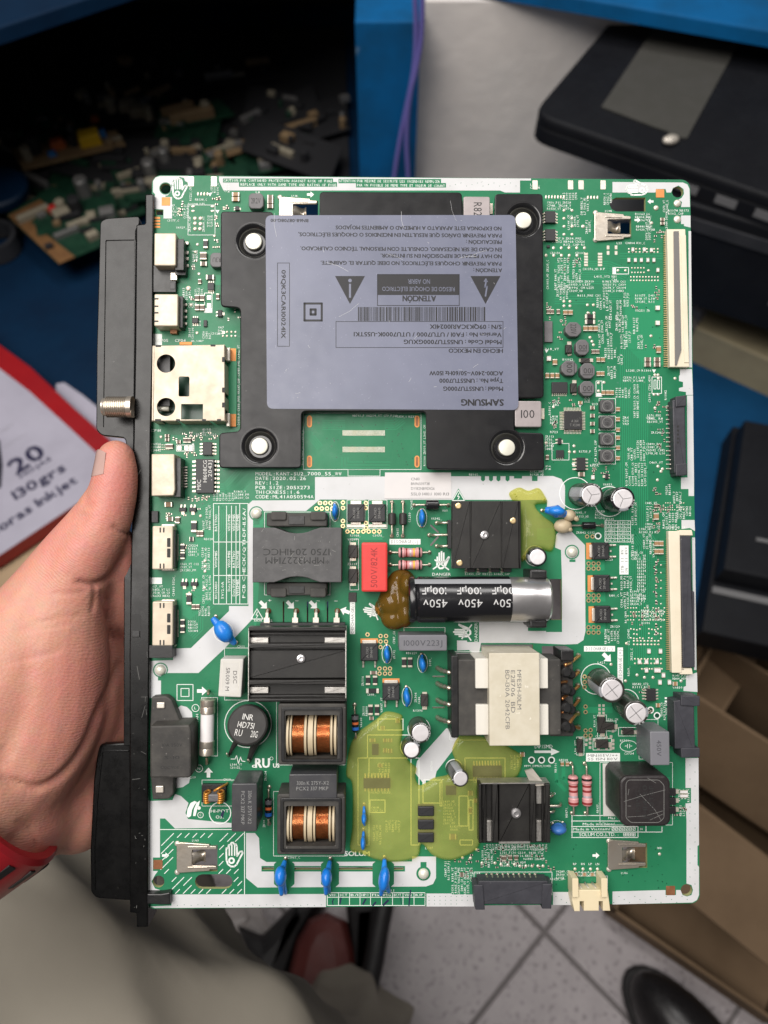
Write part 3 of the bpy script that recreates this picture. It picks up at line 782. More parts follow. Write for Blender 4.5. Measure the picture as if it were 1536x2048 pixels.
tag(wprism('torn_paper', pk([(112, 768), (128, 765), (165, 790), (192, 812), (250, 860), (262, 925), (230, 910), (175, 893), (150, 855), (112, 818)], .318), .3165, .318, 'paper_white'), 'torn white sheet sticking out behind the red edged pack', 'paper')
kb = tag(wprism('kraft_envelope', pk([(-120, 1190), (0, 1116), (130, 1034), (240, 1010), (260, 1230), (0, 1300)], .32), .303, .3195, 'kraft', None, .002), 'tan envelope with bright blue letters under the photo paper pack', 'envelope')
ptext('ALI', (8, 1128), (76, 1085), 26, .3203, 'kraft_ink', kb)

# ---- things on the floor near the feet
c = atz(1405, 2105, .05); sh = tag(empty('shoe', (c.x, c.y, 0)), 'black leather shoe toe beside the cardboard tray', 'shoe')
a = math.radians(128)
v, f = ellipsoid((c.x, c.y, .03), .100, .044, .052, a, 28, 18); v = np.array(v); v[:, 2] = np.maximum(v[:, 2], .014); wf('upper', v, f, 'shoe_black', sh, smooth=True)
v, f = ellipsoid((c.x, c.y, .012), .106, .048, .02, a, 28, 12); v = np.array(v); v[:, 2] = np.clip(v[:, 2], .0, .016); wf('sole', v, f, 'bag_black', sh, smooth=40)
bag = tag(empty('red_bag', (*atz(640, 1970, .05).xy, 0)), 'dark red bag with black edging standing on the tiles', 'bag')
q = [atz(a, b, .12) for a, b in ((575, 2120), (565, 1985), (590, 1880), (615, 1838), (650, 1822), (690, 1840), (705, 1900), (712, 1985), (720, 2120))]
wprism('body', q, 0.001, .12, 'bag_red', bag, .02, smooth=50)
P3 = [tuple(atz(a, b, .118)) for a, b in ((770, 1800), (758, 1860), (748, 1920), (735, 1990), (742, 2060), (750, 2120))]
v, f = tube(spline(P3, 6), .012, 10); wf('edging', v, f, 'bag_black', bag, smooth=True)
q = [atz(a, b, .10) for a, b in ((690, 1800), (775, 1790), (752, 1880), (740, 1960), (732, 2120), (716, 2120), (708, 1980), (700, 1890))]
wprism('side_panel', q, .001, .10, 'bag_black', bag, .015, smooth=50)
q = [atz(a, b, .09) for a, b in ((470, 1850), (520, 1870), (590, 1800), (640, 1805), (600, 1870), (560, 1990), (500, 1960))]
wprism('strap_bundle', q, .001, .09, 'bag_black', bag, .02, smooth=50)
c = atz(395, 1865, .0); crumple('plastic_wrap', 'crumpled clear plastic wrap lying on the tiles under the board', 'wrap', (c.x, c.y, .001), .055, 'clear_film', 9, (1.5, .8, .5))
# ================================================================== THE CIRCUIT BOARD
root = bpy.data.objects.new('circuit_board', None); COL.objects.link(root)
root.matrix_world = BM
root.empty_display_size = 0.05
root['_o'] = [0.0, 0.0, 0.0]
tag(root, 'large green circuit board with black edge bracket, held up by a hand', 'circuit board')

def prect(x0, y0, x1, y1, r=0.0, h=0.0, n=4):
    a = B(x0, y1, h); b = B(x1, y0, h)
    return rrect(a[0], b[0], a[1], b[1], r, n)
def pcirc(px, py, r, n=24, h=0.0):
    return circle(*B(px, py, h), r * 0.1875, n)
def ppoly(pts, h=0.0): return [B(a, b, h) for a, b in pts]
def pslot(xa, ya, xb, yb, w, n=6):
    a = np.array(B(xa, ya)); b = np.array(B(xb, yb)); d = b - a; t = math.atan2(d[1], d[0]); r = w * 0.1875 / 2; out = []
    for c, s in ((b, -90), (a, 90)):
        for i in range(n + 1):
            q = t + math.radians(s + 180 * i / n); out.append((c[0] + r * math.cos(q), c[1] + r * math.sin(q)))
    return out

HOLES = [pcirc(331, 377, 11), pcirc(1355, 384, 11.5), pcirc(1373, 1780, 11.5), pcirc(317, 1763, 11.5),
         prect(312, 420, 326, 430), ppoly([(1232, 395), (1291, 395), (1291, 423), (1232, 423), (1223, 418), (1219, 409), (1223, 400)]),
         prect(1216, 433, 1262, 474), prect(586, 402, 636, 440), prect(384, 1690, 435, 1743), prect(1246, 1686, 1294, 1736),
         pslot(404, 1763, 451, 1763, 28), pslot(433, 1296, 484, 1246, 7),
         pslot(567, 1204, 567, 1250, 3.2), pslot(615, 1204, 615, 1250, 3.2), pslot(655, 1204, 655, 1250, 3.2),
         pslot(862, 1051, 876, 1064, 4), pslot(862, 1090, 876, 1074, 4),
         prect(1040, 1158, 1123, 1240), prect(962, 1289, 1066, 1330), prect(1084, 1292, 1128, 1340), prect(908, 1305, 944, 1340),
         pslot(527, 1737, 805, 1737, 5), pslot(866, 1353, 888, 1353, 3), pslot(866, 1415, 888, 1415, 3)]
outer = rrect(-102.5, 102.5, -136.5, 136.5, 3.4, 6)
slab([outer] + HOLES, -1.6, 0.0).build('board_panel', ['mask', 'fr4_edge'], root)

# copper runs under the mask: paler green lines
TR = Print()
def bundle(pts, n, pitch, w, m=0, h=0.02):
    P = [np.array(p, float) for p in pts]
    for k in range(n):
        o = (k - (n - 1) / 2) * pitch; q = []
        for i, p in enumerate(P):
            d1 = P[i] - P[i - 1] if i > 0 else P[1] - P[0]
            d2 = P[i + 1] - P[i] if i < len(P) - 1 else d1
            d1 = d1 / np.linalg.norm(d1); d2 = d2 / np.linalg.norm(d2)
            n1 = np.array([-d1[1], d1[0]]); n2 = np.array([-d2[1], d2[0]])
            q.append(tuple(p + (n1 + n2) * o / max(0.4, 1 + n1 @ n2)))
        TR.line(q, w, h, m)
bundle([(1268, 700), (1268, 1065), (1285, 1090), (1285, 1330)], 14, 4.2, 1.9)
bundle([(1160, 545), (1215, 545), (1250, 560), (1270, 590), (1270, 700)], 11, 4.4, 2.0)
bundle([(1110, 548), (1160, 548)], 11, 4.4, 2.0)
bundle([(1110, 600), (1200, 600)], 4, 5, 2.0)
bundle([(1215, 590), (1245, 590)], 9, 3.4, 1.5)
bundle([(1240, 512), (1332, 512)], 3, 5, 1.6)
bundle([(400, 985), (455, 985), (510, 925)], 9, 4.2, 2.0)
bundle([(400, 1030), (440, 1010), (500, 950), (520, 930)], 7, 4.2, 2.0)
bundle([(445, 1015), (445, 1060), (425, 1085)], 6, 4.0, 1.8)
bundle([(485, 940), (485, 905), (520, 870)], 4, 4.0, 1.6)
bundle([(380, 1270), (395, 1255), (395, 1230), (420, 1205)], 6, 4.2, 1.8)
bundle([(375, 1140), (395, 1158), (395, 1190), (380, 1205)], 4, 4.2, 1.6)
bundle([(640, 895), (620, 870), (605, 870)], 4, 4, 1.5)
bundle([(645, 850), (690, 850)], 5, 4.2, 1.4); bundle([(770, 850), (790, 850), (805, 838)], 5, 4.2, 1.4)
bundle([(690, 915), (690, 930), (780, 930)], 3, 6, 1.6)
for yy in (1125, 1140, 1152, 1166, 1180, 1195, 1208):
    bundle([(1290, yy - 6), (1300, yy), (1332, yy)], 2, 4, 1.3)
bundle([(1120, 1520), (1120, 1560), (1135, 1575)], 2, 14, 7)
for (x, y, w, hh) in ((1178, 1128, 62, 26), (1180, 1192, 62, 22), (1180, 1255, 62, 20), (1092, 1068, 36, 24), (1195, 1420, 60, 12),
                      (640, 1210, 20, 20), (1250, 1560, 40, 8), (1320, 1560, 40, 12), (1325, 600, 18, 30), (350, 880, 40, 20), (440, 560, 16, 20)):
    TR.poly([(x - w / 2, y + hh / 2), (x + w / 2, y + hh / 2), (x + w / 2, y - hh / 2), (x - w / 2, y - hh / 2)], 0.015)
# plain copper fields seen as slightly different green
for pts in ([(1250, 560), (1330, 560), (1330, 730), (1290, 730), (1250, 690)],
            [(400, 1060), (425, 1060), (425, 1200), (380, 1240), (365, 1230), (365, 1130)],
            [(700, 1005), (765, 1005), (765, 1080), (700, 1080)], [(510, 1280), (500, 1000), (530, 1000)]):
    TR.poly(pts, 0.010)
TR.build('copper_trace', ['mask_trace', 'mask_dark'], root, kind='stuff')

# ---------------------------------------------------------------- white printed areas
WA = Print()
H1 = 0.04
def wpoly(pts, hole=None): WA.poly(pts, H1, 0, hole)
ringc = lambda px, py, r, n=20: [(px + r * math.cos(2 * math.pi * i / n), py + r * math.sin(2 * math.pi * i / n)) for i in range(n)]
wpoly([(306, 362), (311, 355), (320, 352), (377, 352), (377, 366), (370, 362), (368, 356), (359, 354), (347, 360), (342, 372), (341, 385), (335, 391), (331, 391), (331, 394), (344, 394), (344, 437), (327, 437), (327, 419), (311, 418), (310, 388), (306, 384)], [ringc(331, 377, 12.5)])
wpoly([(438, 353), (1062, 357), (1062, 361), (1040, 361), (1040, 385), (1010, 385), (1000, 381), (447, 381), (438, 362)])
wpoly([(1225, 364), (1366, 365), (1375, 369), (1379, 378), (1380, 414), (1362, 414), (1364, 404), (1357, 399), (1363, 396), (1368, 388), (1367, 378), (1357, 371), (1346, 376), (1342, 385), (1333, 385), (1331, 378), (1312, 378), (1311, 385), (1225, 385)])
wpoly([(1362, 431), (1381, 431), (1381, 455), (1368, 452), (1368, 448), (1362, 448)])
wpoly([(1377, 462), (1382, 462), (1384, 735), (1378, 735)])
wpoly([(1360, 738), (1384, 738), (1386, 790), (1372, 790), (1372, 784), (1358, 782), (1358, 776), (1366, 774), (1366, 764), (1358, 762), (1358, 752), (1360, 750)])
wpoly([(1374, 791), (1386, 791), (1388, 955), (1375, 955)])
wpoly([(1362, 955), (1388, 955), (1388, 992), (1377, 992), (1377, 978), (1362, 978)])
wpoly([(1363, 1040), (1389, 1040), (1390, 1062), (1386, 1060), (1380, 1056), (1363, 1058)])
wpoly([(1384, 1075), (1390, 1075), (1393, 1340), (1388, 1340)])
wpoly([(1372, 1352), (1394, 1345), (1395, 1384), (1367, 1382), (1367, 1374), (1372, 1372)])
wpoly([(1371, 1516), (1397, 1516), (1398, 1690), (1395, 1692), (1395, 1730), (1398, 1734), (1398, 1790), (1394, 1800), (1385, 1805), (1225, 1809), (1225, 1783), (1331, 1780), (1331, 1790), (1352, 1790), (1352, 1780), (1361, 1780), (1365, 1790), (1374, 1793), (1383, 1790), (1386, 1780), (1383, 1770), (1373, 1767), (1373, 1640), (1371, 1607), (1382, 1606), (1382, 1576), (1371, 1576)])
wpoly([(853, 1787), (903, 1787), (903, 1789), (948, 1789), (948, 1813), (853, 1813)]); wpoly([(1106, 1784), (1144, 1784), (1144, 1810), (1106, 1810)])
wpoly([(343, 1789), (652, 1788), (652, 1814), (310, 1816), (300, 1813), (343, 1811)])
# isolating band round the power section
wpoly([(630, 954), (770, 953), (1106, 952), (1123, 958), (1130, 972), (1130, 1018), (1094, 1018), (1094, 1000), (640, 999), (612, 1022), (515, 1022), (506, 1034), (506, 1216), (506, 1237), (449, 1297), (397, 1346), (337, 1346), (322, 1348), (322, 1396), (300, 1396), (297, 1322), (346, 1320), (348, 1297), (382, 1296), (458, 1222), (458, 1212), (497, 1212), (497, 1008), (505, 1001), (630, 1000)],
      [ringc(513, 1027, 0.5, 6)])
wpoly([(1120, 1060), (1138, 1058), (1170, 1090), (1171, 1262), (1167, 1280), (1155, 1288), (1128, 1289), (1066, 1286), (962, 1286), (958, 1308), (945, 1306), (938, 1300), (914, 1301), (914, 1281), (958, 1281), (958, 1245), (1056, 1244), (1056, 1262), (1092, 1262), (1092, 1264), (1124, 1264), (1124, 1160), (1122, 1100), (1110, 1095), (1112, 1070)])
wpoly([(893, 1456), (906, 1463), (919, 1477), (906, 1500), (873, 1543), (870, 1557), (852, 1560), (851, 1572), (830, 1546), (834, 1522)])
wpoly([(352, 1418), (362, 1411), (374, 1414), (384, 1424), (386, 1450), (350, 1450)])
wpoly([(300, 1602), (345, 1600), (350, 1588), (362, 1592), (377, 1606), (371, 1626), (376, 1638), (416, 1642), (463, 1646), (463, 1655), (350, 1657), (330, 1637), (320, 1637), (320, 1715), (306, 1715), (306, 1742), (316, 1742), (310, 1750), (303, 1763), (310, 1777), (320, 1780), (320, 1786), (297, 1786)])
wpoly([(348, 1553), (381, 1553), (378, 1566), (366, 1574), (350, 1577)])
wpoly([(492, 1666), (510, 1666), (518, 1676), (520, 1716), (533, 1724), (824, 1723), (824, 1713), (872, 1713), (872, 1756), (866, 1768), (852, 1773), (515, 1775), (492, 1756)],
      [[(523, 1732), (810, 1732), (810, 1743), (523, 1743)], ringc(847, 1747, 14.5)])
WA.build('silkscreen_area', ['silk'], root)

# windows of bare mask and other green shapes over the white
GW = Print()
H2 = 0.06
def gbox(x0, y0, x1, y1): GW.fill(x0, y0, x1, y1, H2)
gbox(446, 357, 666, 365); gbox(478, 364, 674, 373.5); gbox(677, 358, 882, 366.5); gbox(712, 366, 892, 375)
for x in (548, 640, 745): pass
for (cx, x0, x1) in ((567, 548, 589), (659, 642, 678), (760, 745, 788)):
    GW.poly([(x0, 1728), (x0 + 6, 1723), (x1 - 6, 1723), (x1, 1728), (x1, 1768), (x1 - 8, 1775), (x0 + 8, 1775), (x0, 1768)], H2)
gbox(1064, 937, 1075, 962)
for x in (966, 982, 997, 1015): GW.poly([(x - 4, 940), (x + 4, 940), (x + 4, 960), (x, 963), (x - 4, 960)], H2)
gbox(1028, 940, 1044, 957)
gbox(906, 1246, 914, 1284); gbox(934, 1246, 958, 1284)
GW.poly([(903, 1002), (931, 1002), (917, 977)], H2)
GW.ring(513, 1027, 13.5, 2.4, H2); GW.ring(1144, 1104, 13.5, 2.4, H2); GW.ring(321, 1340, 13.5, 2.4, H2)
gbox(508, 1041, 519, 1049); gbox(1139, 1119, 1151, 1124); gbox(316, 1354, 327, 1361); gbox(841, 1724, 853, 1734)
gbox(653, 1787, 850, 1812)
for i in range(26):
    GW.disc(300 + i * 13.7, 1811 - (i % 2) * 1.5, 0.8, H2, 0, 6)
for i in range(18): GW.disc(1380 + (i % 2) * 10, 1530 + i * 14, 0.9, H2, 0, 6)
for i in range(26): GW.disc(1112 + i * 10.5, 1793 + (i * 7 % 3) * 6, 0.9, H2, 0, 6)
for i in range(22): GW.disc(858 + (i % 8) * 11, 1793 + (i // 8) * 7.5, 0.8, H2, 0, 6)
for i in range(14): GW.disc(900 + i * 11, 372 - (i % 3) * 3, 0.8, H2, 0, 6)
GW.build('mask_window', ['mask'], root, kind='stuff')

# ---------------------------------------------------------------- silkscreen lettering and marks
SK = Print()
dblock_q = []
H3 = 0.08
SK.text('CAUTION:FOR CONTINUED PROTECTION AGAINST RISK OF FIRE', 556, 361.5, 5.2, 218, h=H3, mono=0.8)
SK.text('REPLACE ONLY WITH SAME TYPE AND RATING OF FUSE', 577, 369.5, 5.2, 192, h=H3, mono=0.8)
SK.text('ATTENTION:PAR MESURE DE SECURITE LES INCENDIES REMPLCER', 779, 362.5, 5.2, 202, h=H3, mono=0.8)
SK.text('PAR UN FUSIBLE DE MEME TYPE ET VALEUR DE CORANT', 802, 371, 5.2, 176, h=H3, mono=0.8)
for i, (t, w) in enumerate((('MODEL:KANT-SU2_7000_55_WW', 173), ('DATE:2020.02.26', 102), ('REV:1.2', 47), ('PCB SIZE:205X273', 110), ('THICKNESS:1.6', 89), ('CODE:ML41A050594A', 117))):
    SK.text(t, 510.5 + w / 2, 947.5 + i * 9.2, 6.6, w, h=H3, mono=0.78, key='reg')
SK.text('CP05', 326, 681, 5.5, 21, h=H3, key='reg'); SK.text('CP04', 361, 681, 5.5, 21, h=H3, key='reg'); SK.text('SEL_UART', 395, 682, 3.5, 25, h=H3)
SK.text('CP81', 312, 861, 5, 20, h=H3)
SK.text('SOLUM CO.,LTD.', 1195, 1669, 6.5, 72, h=H3, key='reg'); SK.text(': ', 1238, 1669, 6, 4, h=H3)
for i in range(5): SK.rect(1247 + i * 5, 1666, 1250.5 + i * 5, 1672, 1.0, H3); SK.line([(1246.5 + i * 5, 1669), (1251 + i * 5, 1669)], 0.8, H3)
SK.text('Made in Vietnam/', 1184, 1658, 5.2, 74, h=H3); SK.text('Made in China/', 1198, 1648, 5.2, 64, h=H3); SK.text('Mas', 1224, 1636, 4.5, 14, h=H3); SK.text('H', 1283, 1658, 4.5, 4, h=H3)
for i in range(7): SK.rect(1224 + i * 7, 1655, 1228.5 + i * 7, 1661, 1.0, H3); SK.line([(1223.5 + i * 7, 1660), (1229 + i * 7, 1656)], 0.9, H3)
for a in ((1143, 1631, 1230, 1631), (1143, 1642, 1245, 1642), (1143, 1653, 1276, 1653), (1143, 1664, 1324, 1664), (1143, 1675, 1276, 1675)): SK.line([a[:2], a[2:]], 1.3, H3)
for a in ((1144, 1631, 1144, 1675), (1276, 1653, 1276, 1675), (1292, 1650, 1292, 1664), (1324, 1654, 1324, 1664)): SK.line([a[:2], a[2:]], 1.3, H3)
SK.text('MPM_DIM1', 1063, 1532, 4, 28, h=H3); SK.text('LM_POWER', 1090, 1532, 4, 24, h=H3); SK.text('DIP/SMD', 1088, 1493, 7, 36, h=H3)
SK.poly([(1069, 1501), (1102, 1501), (1102, 1496), (1119, 1503.5), (1102, 1511), (1102, 1506), (1069, 1506)], H3)
def arrow(x, y, s, ang):
    a = math.radians(ang); p = [(-1, -0.35), (0, -0.35), (0, -0.9), (1, 0), (0, 0.9), (0, 0.35), (-1, 0.35)]
    SK.poly([(x + s * (u * math.cos(a) - v * math.sin(a)), y + s * (u * math.sin(a) + v * math.cos(a))) for u, v in p], H3)
for q in ((621, 389, 7, 0), (1301, 403, 6, 180), (1275, 440, 6, 0), (331, 1711, 7, 0), (1192, 1711, 7, 0), (404, 1382, 10, 0), (417, 1545, 10, -90),
          (527, 1210, 10, 45), (581, 1210, 10, 45), (627, 1210, 10, 45), (690, 1222, 10, 200), (1214, 1315, 11, 45)): arrow(*q)
for t, x in (('+', 540), ('~', 594), ('~', 637), ('-', 673)): SK.text(t, x, 1201, 6, 7, h=H3)
SK.fill(779, 1078, 841, 1089, H3); SK.fill(1168, 1292, 1230, 1303, H3); SK.fill(1235, 1295, 1246, 1368, H3); SK.fill(1239, 1091, 1257, 1149, H3); SK.fill(1172, 1506, 1240, 1523, H3); SK.fill(700, 1203, 710, 1268, H3)
SK.fill(305, 668, 324, 690, H3); SK.fill(303, 1155, 324, 1168, H3); SK.fill(384, 887, 388, 902, H3)
SK.text('SOLUM', 715, 1707, 9, 50, h=H3, key='bold', ang=0)
SK.text('2.50V/T5.0AH', 394, 1455, 5, 54, ang=90, h=H3); SK.text('11', 1333, 1398, 7, 10, ang=90, h=H3); SK.text('12', 1341, 1398, 7, 10, ang=90, h=H3)
SK.ring(391, 1416, 7, 1.2, H3); SK.text('L', 391, 1416, 5, 4, h=H3); SK.ring(398, 1537, 7, 1.2, H3); SK.text('N', 398, 1537, 5, 5, h=H3)
SK.rect(354, 1369, 386, 1401, 1.3, H3); SK.rect(362, 1377, 378, 1393, 1.3, H3)
# recognised-component mark, high-pot ring
SK.text('RU', 526, 1526, 18, 28, h=H3, key='bold'); SK.text('c', 508, 1531, 8, 6, h=H3, key='bold'); SK.text('US', 553, 1531, 8, 12, h=H3, key='bold'); SK.ring(543, 1517, 3, 0.8, H3)
SK.ring(440, 1626, 21, 1.8, H3); SK.text('HI-POT', 440, 1622, 6, 36, h=H3, key='reg'); SK.text('O.K', 440, 1634, 6, 16, h=H3, key='reg')
SK.ring(401, 1630, 5.5, 1.1, H3); SK.text('C', 401, 1630, 5, 4, h=H3)
SK.poly([(373, 1632), (375, 1618), (381, 1606), (389, 1602), (394, 1604), (389, 1610), (384, 1620), (382, 1632), (377, 1635)], H3)
SK.poly([(386, 1632), (388, 1618), (393, 1606), (400, 1601), (398, 1610), (394, 1620), (391, 1632)], H3); SK.disc(398, 1616, 3.5, H3)
# open-hand marks
def hand_mark(cx, cy, s, ang=0, bold=1.0):
    a = math.radians(ang); ca, sa = math.cos(a), math.sin(a)
    q = lambda u, v: (cx + s * (u * ca - v * sa), cy + s * (u * sa + v * ca))
    out = [(-.50, .30), (-.52, -.35), (-.50, -.55), (-.38, -.58), (-.34, -.78), (-.22, -.82), (-.14, -.95), (-.02, -.95), (.06, -.84), (.17, -.84), (.24, -.68), (.26, 0.0), (.45, -.30), (.60, -.33), (.66, -.22), (.42, .22), (.22, .62), (.05, .75), (-.18, .75), (-.40, .58)]
    SK.line([q(*p) for p in out], 3.2 * bold, H3, 0, True)
    for u, t in ((-.30, -.66), (-.12, -.80), (.08, -.74)): SK.line([q(u, -.05), q(u, t)], 2.6 * bold, H3)
    c = q(-.14, .33); SK.ring(c[0], c[1], s * .17, s * .13, H3)
hand_mark(358, 379, 24); hand_mark(467, 1712, 28); hand_mark(1276, 377, 25, 270)
def danger(cx, cy, s, ang=0, word=True):
    a = math.radians(ang); ca, sa = math.cos(a), math.sin(a)
    q = lambda u, v: (cx + s * (u * ca - v * sa), cy + s * (u * sa + v * ca))
    for u, t, b in ((-.38, -.35, .1), (-.2, -.72, .1), (0, -.85, .1), (.2, -.72, .1)): SK.line([q(u, b), q(u, t)], s * .15, H3)
    SK.poly([q(-.48, .0), q(.3, .0), q(.62, -.45), q(.78, -.38), q(.4, .5), q(.1, .75), q(-.2, .75), q(-.48, .4)], H3, 0, [[q(-.3, .12), q(.2, .12), q(.2, .5), q(-.1, .6), q(-.3, .4)]])
    SK.line([q(-.75, .72), q(.65, -.2)], s * .12, H3); SK.line([q(-.6, -.1), q(.65, .78)], s * .12, H3)
danger(883, 1122, 22); SK.text('DANGER', 883.5, 1148.5, 5.6, 37, h=H3, key='reg')
danger(926, 1264, 22, -90); SK.text('DANGER', 952, 1264, 6, 37, ang=90, h=H3, key='reg'); danger(744, 1222, 20, -80)
# warning triangles
def tri(cx, cy, s):
    SK.line([(cx - s, cy + s * .75), (cx + s, cy + s * .75), (cx, cy - s * .95)], 1.4, H3, 0, True)
    SK.line([(cx + 1, cy - s * .45), (cx - 2, cy + s * .1), (cx + 2, cy + s * .1), (cx - 1, cy + s * .55)], 1.3, H3)
tri(514, 1229, 12); tri(917, 992, 12)
# hatched corner field
SK.line([(320, 1659), (489, 1659), (489, 1788)], 1.3, H3)
for k in range(-9, 12):
    c = 320 + k * 15.5
    for s_ in np.arange(0, 128, 8):
        x, y = c + s_, 1787 - s_; mx_, my_ = x + 4, y - 4
        if x < 321 or x + 8 > 488 or y - 8 < 1661: continue
        if 346 < mx_ < 440 and 1678 < my_ < 1752: continue
        if 444 < mx_ < 488 and 1682 < my_ < 1742: continue
        if 384 < mx_ < 470 and 1743 < my_ < 1783: continue
        if mx_ < 342 and my_ > 1745: continue
        if (int(s_ / 8) + k * 3) % 7 == 0: continue
        SK.line([(x, y), (x + 8.3, y - 8.3)], 1.4, H3)
# outlines seen through the glue
for q in ((716, 1516, 738, 1690), (735, 1470, 822, 1516), (822, 1516, 838, 1690), (880, 1564, 884, 1612), (918, 1592, 936, 1652), (938, 1600, 946, 1660), (930, 1516, 1010, 1560), (756, 1438, 806, 1460), (846, 1560, 884, 1606), (740, 1600, 770, 1625), (920, 1680, 945, 1690)): SK.rect(*q, 1.6, H3)
for q in ((745, 1545, 780, 1552, False), (740, 1582, 785, 1588, False), (756, 1525, 780, 1545, True), (742, 1612, 766, 1622, False), (770, 1640, 800, 1665, True), (886, 1600, 912, 1650, False), (946, 1560, 1000, 1566, False), (900, 1650, 925, 1662, False), (745, 1650, 765, 1690, True), (1020, 1510, 1036, 1540, True)): dblock_q.append(q)
# tables
for x in (427, 437.5, 453, 463, 472, 479.5, 496): SK.line([(x, 1007 if x in (427, 479.5, 496) else 1012), (x, 1208)], 1.2, H3)
for y in (1007, 1084, 1151, 1208): SK.line([(427, y), (496, y)], 1.2, H3)
for x, ys in ((432, (1045, 1118, 1180)), (445, (1180,)), (458, (1045, 1118, 1165)), (467.5, (1045, 1118, 1175)), (475.5, (1045, 1118, 1175))):
    for y in ys: SK.text(random.choice(('VISSUM115', 'V195M115', 'BATTNO', '11V/20A1100', 'Data 19V215', '5V/2.0A')), x, y, 5, 34, ang=90, h=H3)
SK.text('PCB CHECK/QTI-DF-11.5A/', 488, 1105, 6, 180, ang=90, h=H3)
SK.rect(1210, 1041.5, 1261, 1084, 1.0, H3); SK.line([(1235.5, 1041.5), (1235.5, 1084)], 1, H3)
for i in range(1, 6): SK.line([(1210, 1041.5 + i * 7.1), (1261, 1041.5 + i * 7.1)], 1, H3)
for i, (l, r_) in enumerate((('11.N.C', '12.N.C'), ('9.N.C', '10.N.C'), ('7.LED5-', '8.LED5+'), ('5.LED3-', '6.LED3+'), ('3.N.C', '4.N.C'), ('1.N.C', '2.N.C'))):
    SK.text(l, 1222, 1045.2 + i * 7.1, 3.8, 21, h=H3); SK.text(r_, 1248, 1045.2 + i * 7.1, 3.8, 21, h=H3)
SK.rect(654.5, 1785.5, 850, 1811, 1.2, H3); SK.line([(654.5, 1794.5), (850, 1794.5)], 1.1, H3)
for i, (t, x0, x1) in enumerate((('VI0:', 655, 677), ('ICT', 677, 699), ('B/I', 699, 720), ('HIPO', 720, 741), ('Fla', 741, 763), ('IMG', 763, 785), ('BUT', 785, 806), ('VI02', 806, 828), ('R/P', 828, 850))):
    SK.line([(x1, 1785.5), (x1, 1811)], 1.1, H3); SK.text(t, (x0 + x1) / 2, 1790, 4.4, 15, h=H3)
# outlines round parts
for q in ((529, 1024, 660, 1190), (694, 1000, 730, 1057), (737, 1000, 774, 1057), (899, 1303, 1000, 1480), (553, 1402, 690, 1530), (547, 1583, 690, 1712), (1200, 1525, 1345, 1650), (808, 1255, 890, 1300), (449, 1296, 500, 1400),
          (1195, 1430, 1213, 1475), (1194, 1442, 1232, 1462), (1237, 1455, 1275, 1472), (1153, 1474, 1168, 1510), (1186, 1477, 1223, 1500), (700, 1078, 717, 1180),
          (403, 1395, 435, 1512), (1278, 1439, 1316, 1518), (948, 1744, 1104, 1790), (1145, 1752, 1215, 1795), (607, 826, 842, 939), (696, 939, 760, 952), (404, 1560, 476, 1612), (1198, 797, 1231, 826), (1198, 832, 1231, 860), (1198, 866, 1231, 894), (1198, 900, 1231, 928),
          (1104, 887, 1138, 920), (376, 410, 430, 470)): SK.rect(*q, 0.9, H3)
for q in ((496, 1448, 46), (1151, 987, 32), (1219, 1003, 30), (1192, 1358, 30), (1252, 1405, 26), (838, 1458, 22), (820, 1494, 19), (908, 1535, 16), (1070, 1112, 20)): SK.ring(q[0], q[1], q[2], 1.6, H3, n=32)
for q in ((670, 1023, 9, 20), (843.6, 1036, 10, 19), (774, 1308, 10, 19), (845, 1326, 10, 19), (814, 1393, 10, 20), (1257, 1492, 17, 11), (1113, 1652, 16, 11), (447, 1264, 20, 20)):
    SK.line([(q[0] + q[2] * math.cos(t) * (1 if abs(math.cos(t)) < .8 else 1), q[1] + q[3] * math.sin(t)) for t in np.linspace(0, 2 * math.pi, 20)[:-1]], 1.0, H3, 0, True)
SK.line([(462, 1518), (470, 1518), (473, 1511), (477, 1527), (481, 1514), (484, 1522), (490, 1523)], 1.4, H3)
SK.line([(1250, 1492), (1255, 1492)], 1, H3); SK.line([(1259, 1492), (1264, 1492)], 1, H3); SK.line([(1255, 1488), (1255, 1496)], 1, H3); SK.line([(1259, 1488), (1259, 1496)], 1, H3)
for (x, y) in ((1108, 521), (1088, 430)): pass
SK.rect(1225.5, 535, 1257, 548, 1.3, H3); SK.fill(1225.5, 535, 1232, 548, H3)
SK.rect(409, 586, 424, 625, 1.3, H3); SK.fill(409, 616, 424, 625, H3); SK.rect(353, 890, 388, 902, 1.3, H3); SK.fill(378, 890, 388, 902, H3)
SK.rect(1192, 762, 1204, 793, 1.2, H3); SK.fill(1192, 786, 1204, 793, H3); SK.rect(1304, 754, 1323, 787, 1.2, H3); SK.rect(1308, 760, 1312, 778, 1.2, H3); SK.rect(1315, 760, 1319, 778, 1.2, H3)
for q in ((1093, 702), (1308, 742, ), (1147, 930), (435, 423), (420, 389), (1160, 811)):
    SK.poly([(q[0] - 4, q[1] - 3), (q[0] + 4, q[1] - 3), (q[0], q[1] + 4)], H3)
SK.text('LU8.', 590, 392, 4, 13, h=H3); SK.text('LU63', 391, 1681, 4, 13, h=H3); SK.text('LU66', 1249, 1746, 4, 13, h=H3); SK.text('GND', 1319, 1696, 4, 10, h=H3); SK.text('L8', 516, 384.5, 4, 8, h=H3); SK.text('LU81', 1217, 422, 4, 13, h=H3)
for t, x in (('RP', 1150), ('RN', 1166), ('LP', 1181), ('LN', 1195)): SK.text(t, x, 1728, 4.2, 7, h=H3)

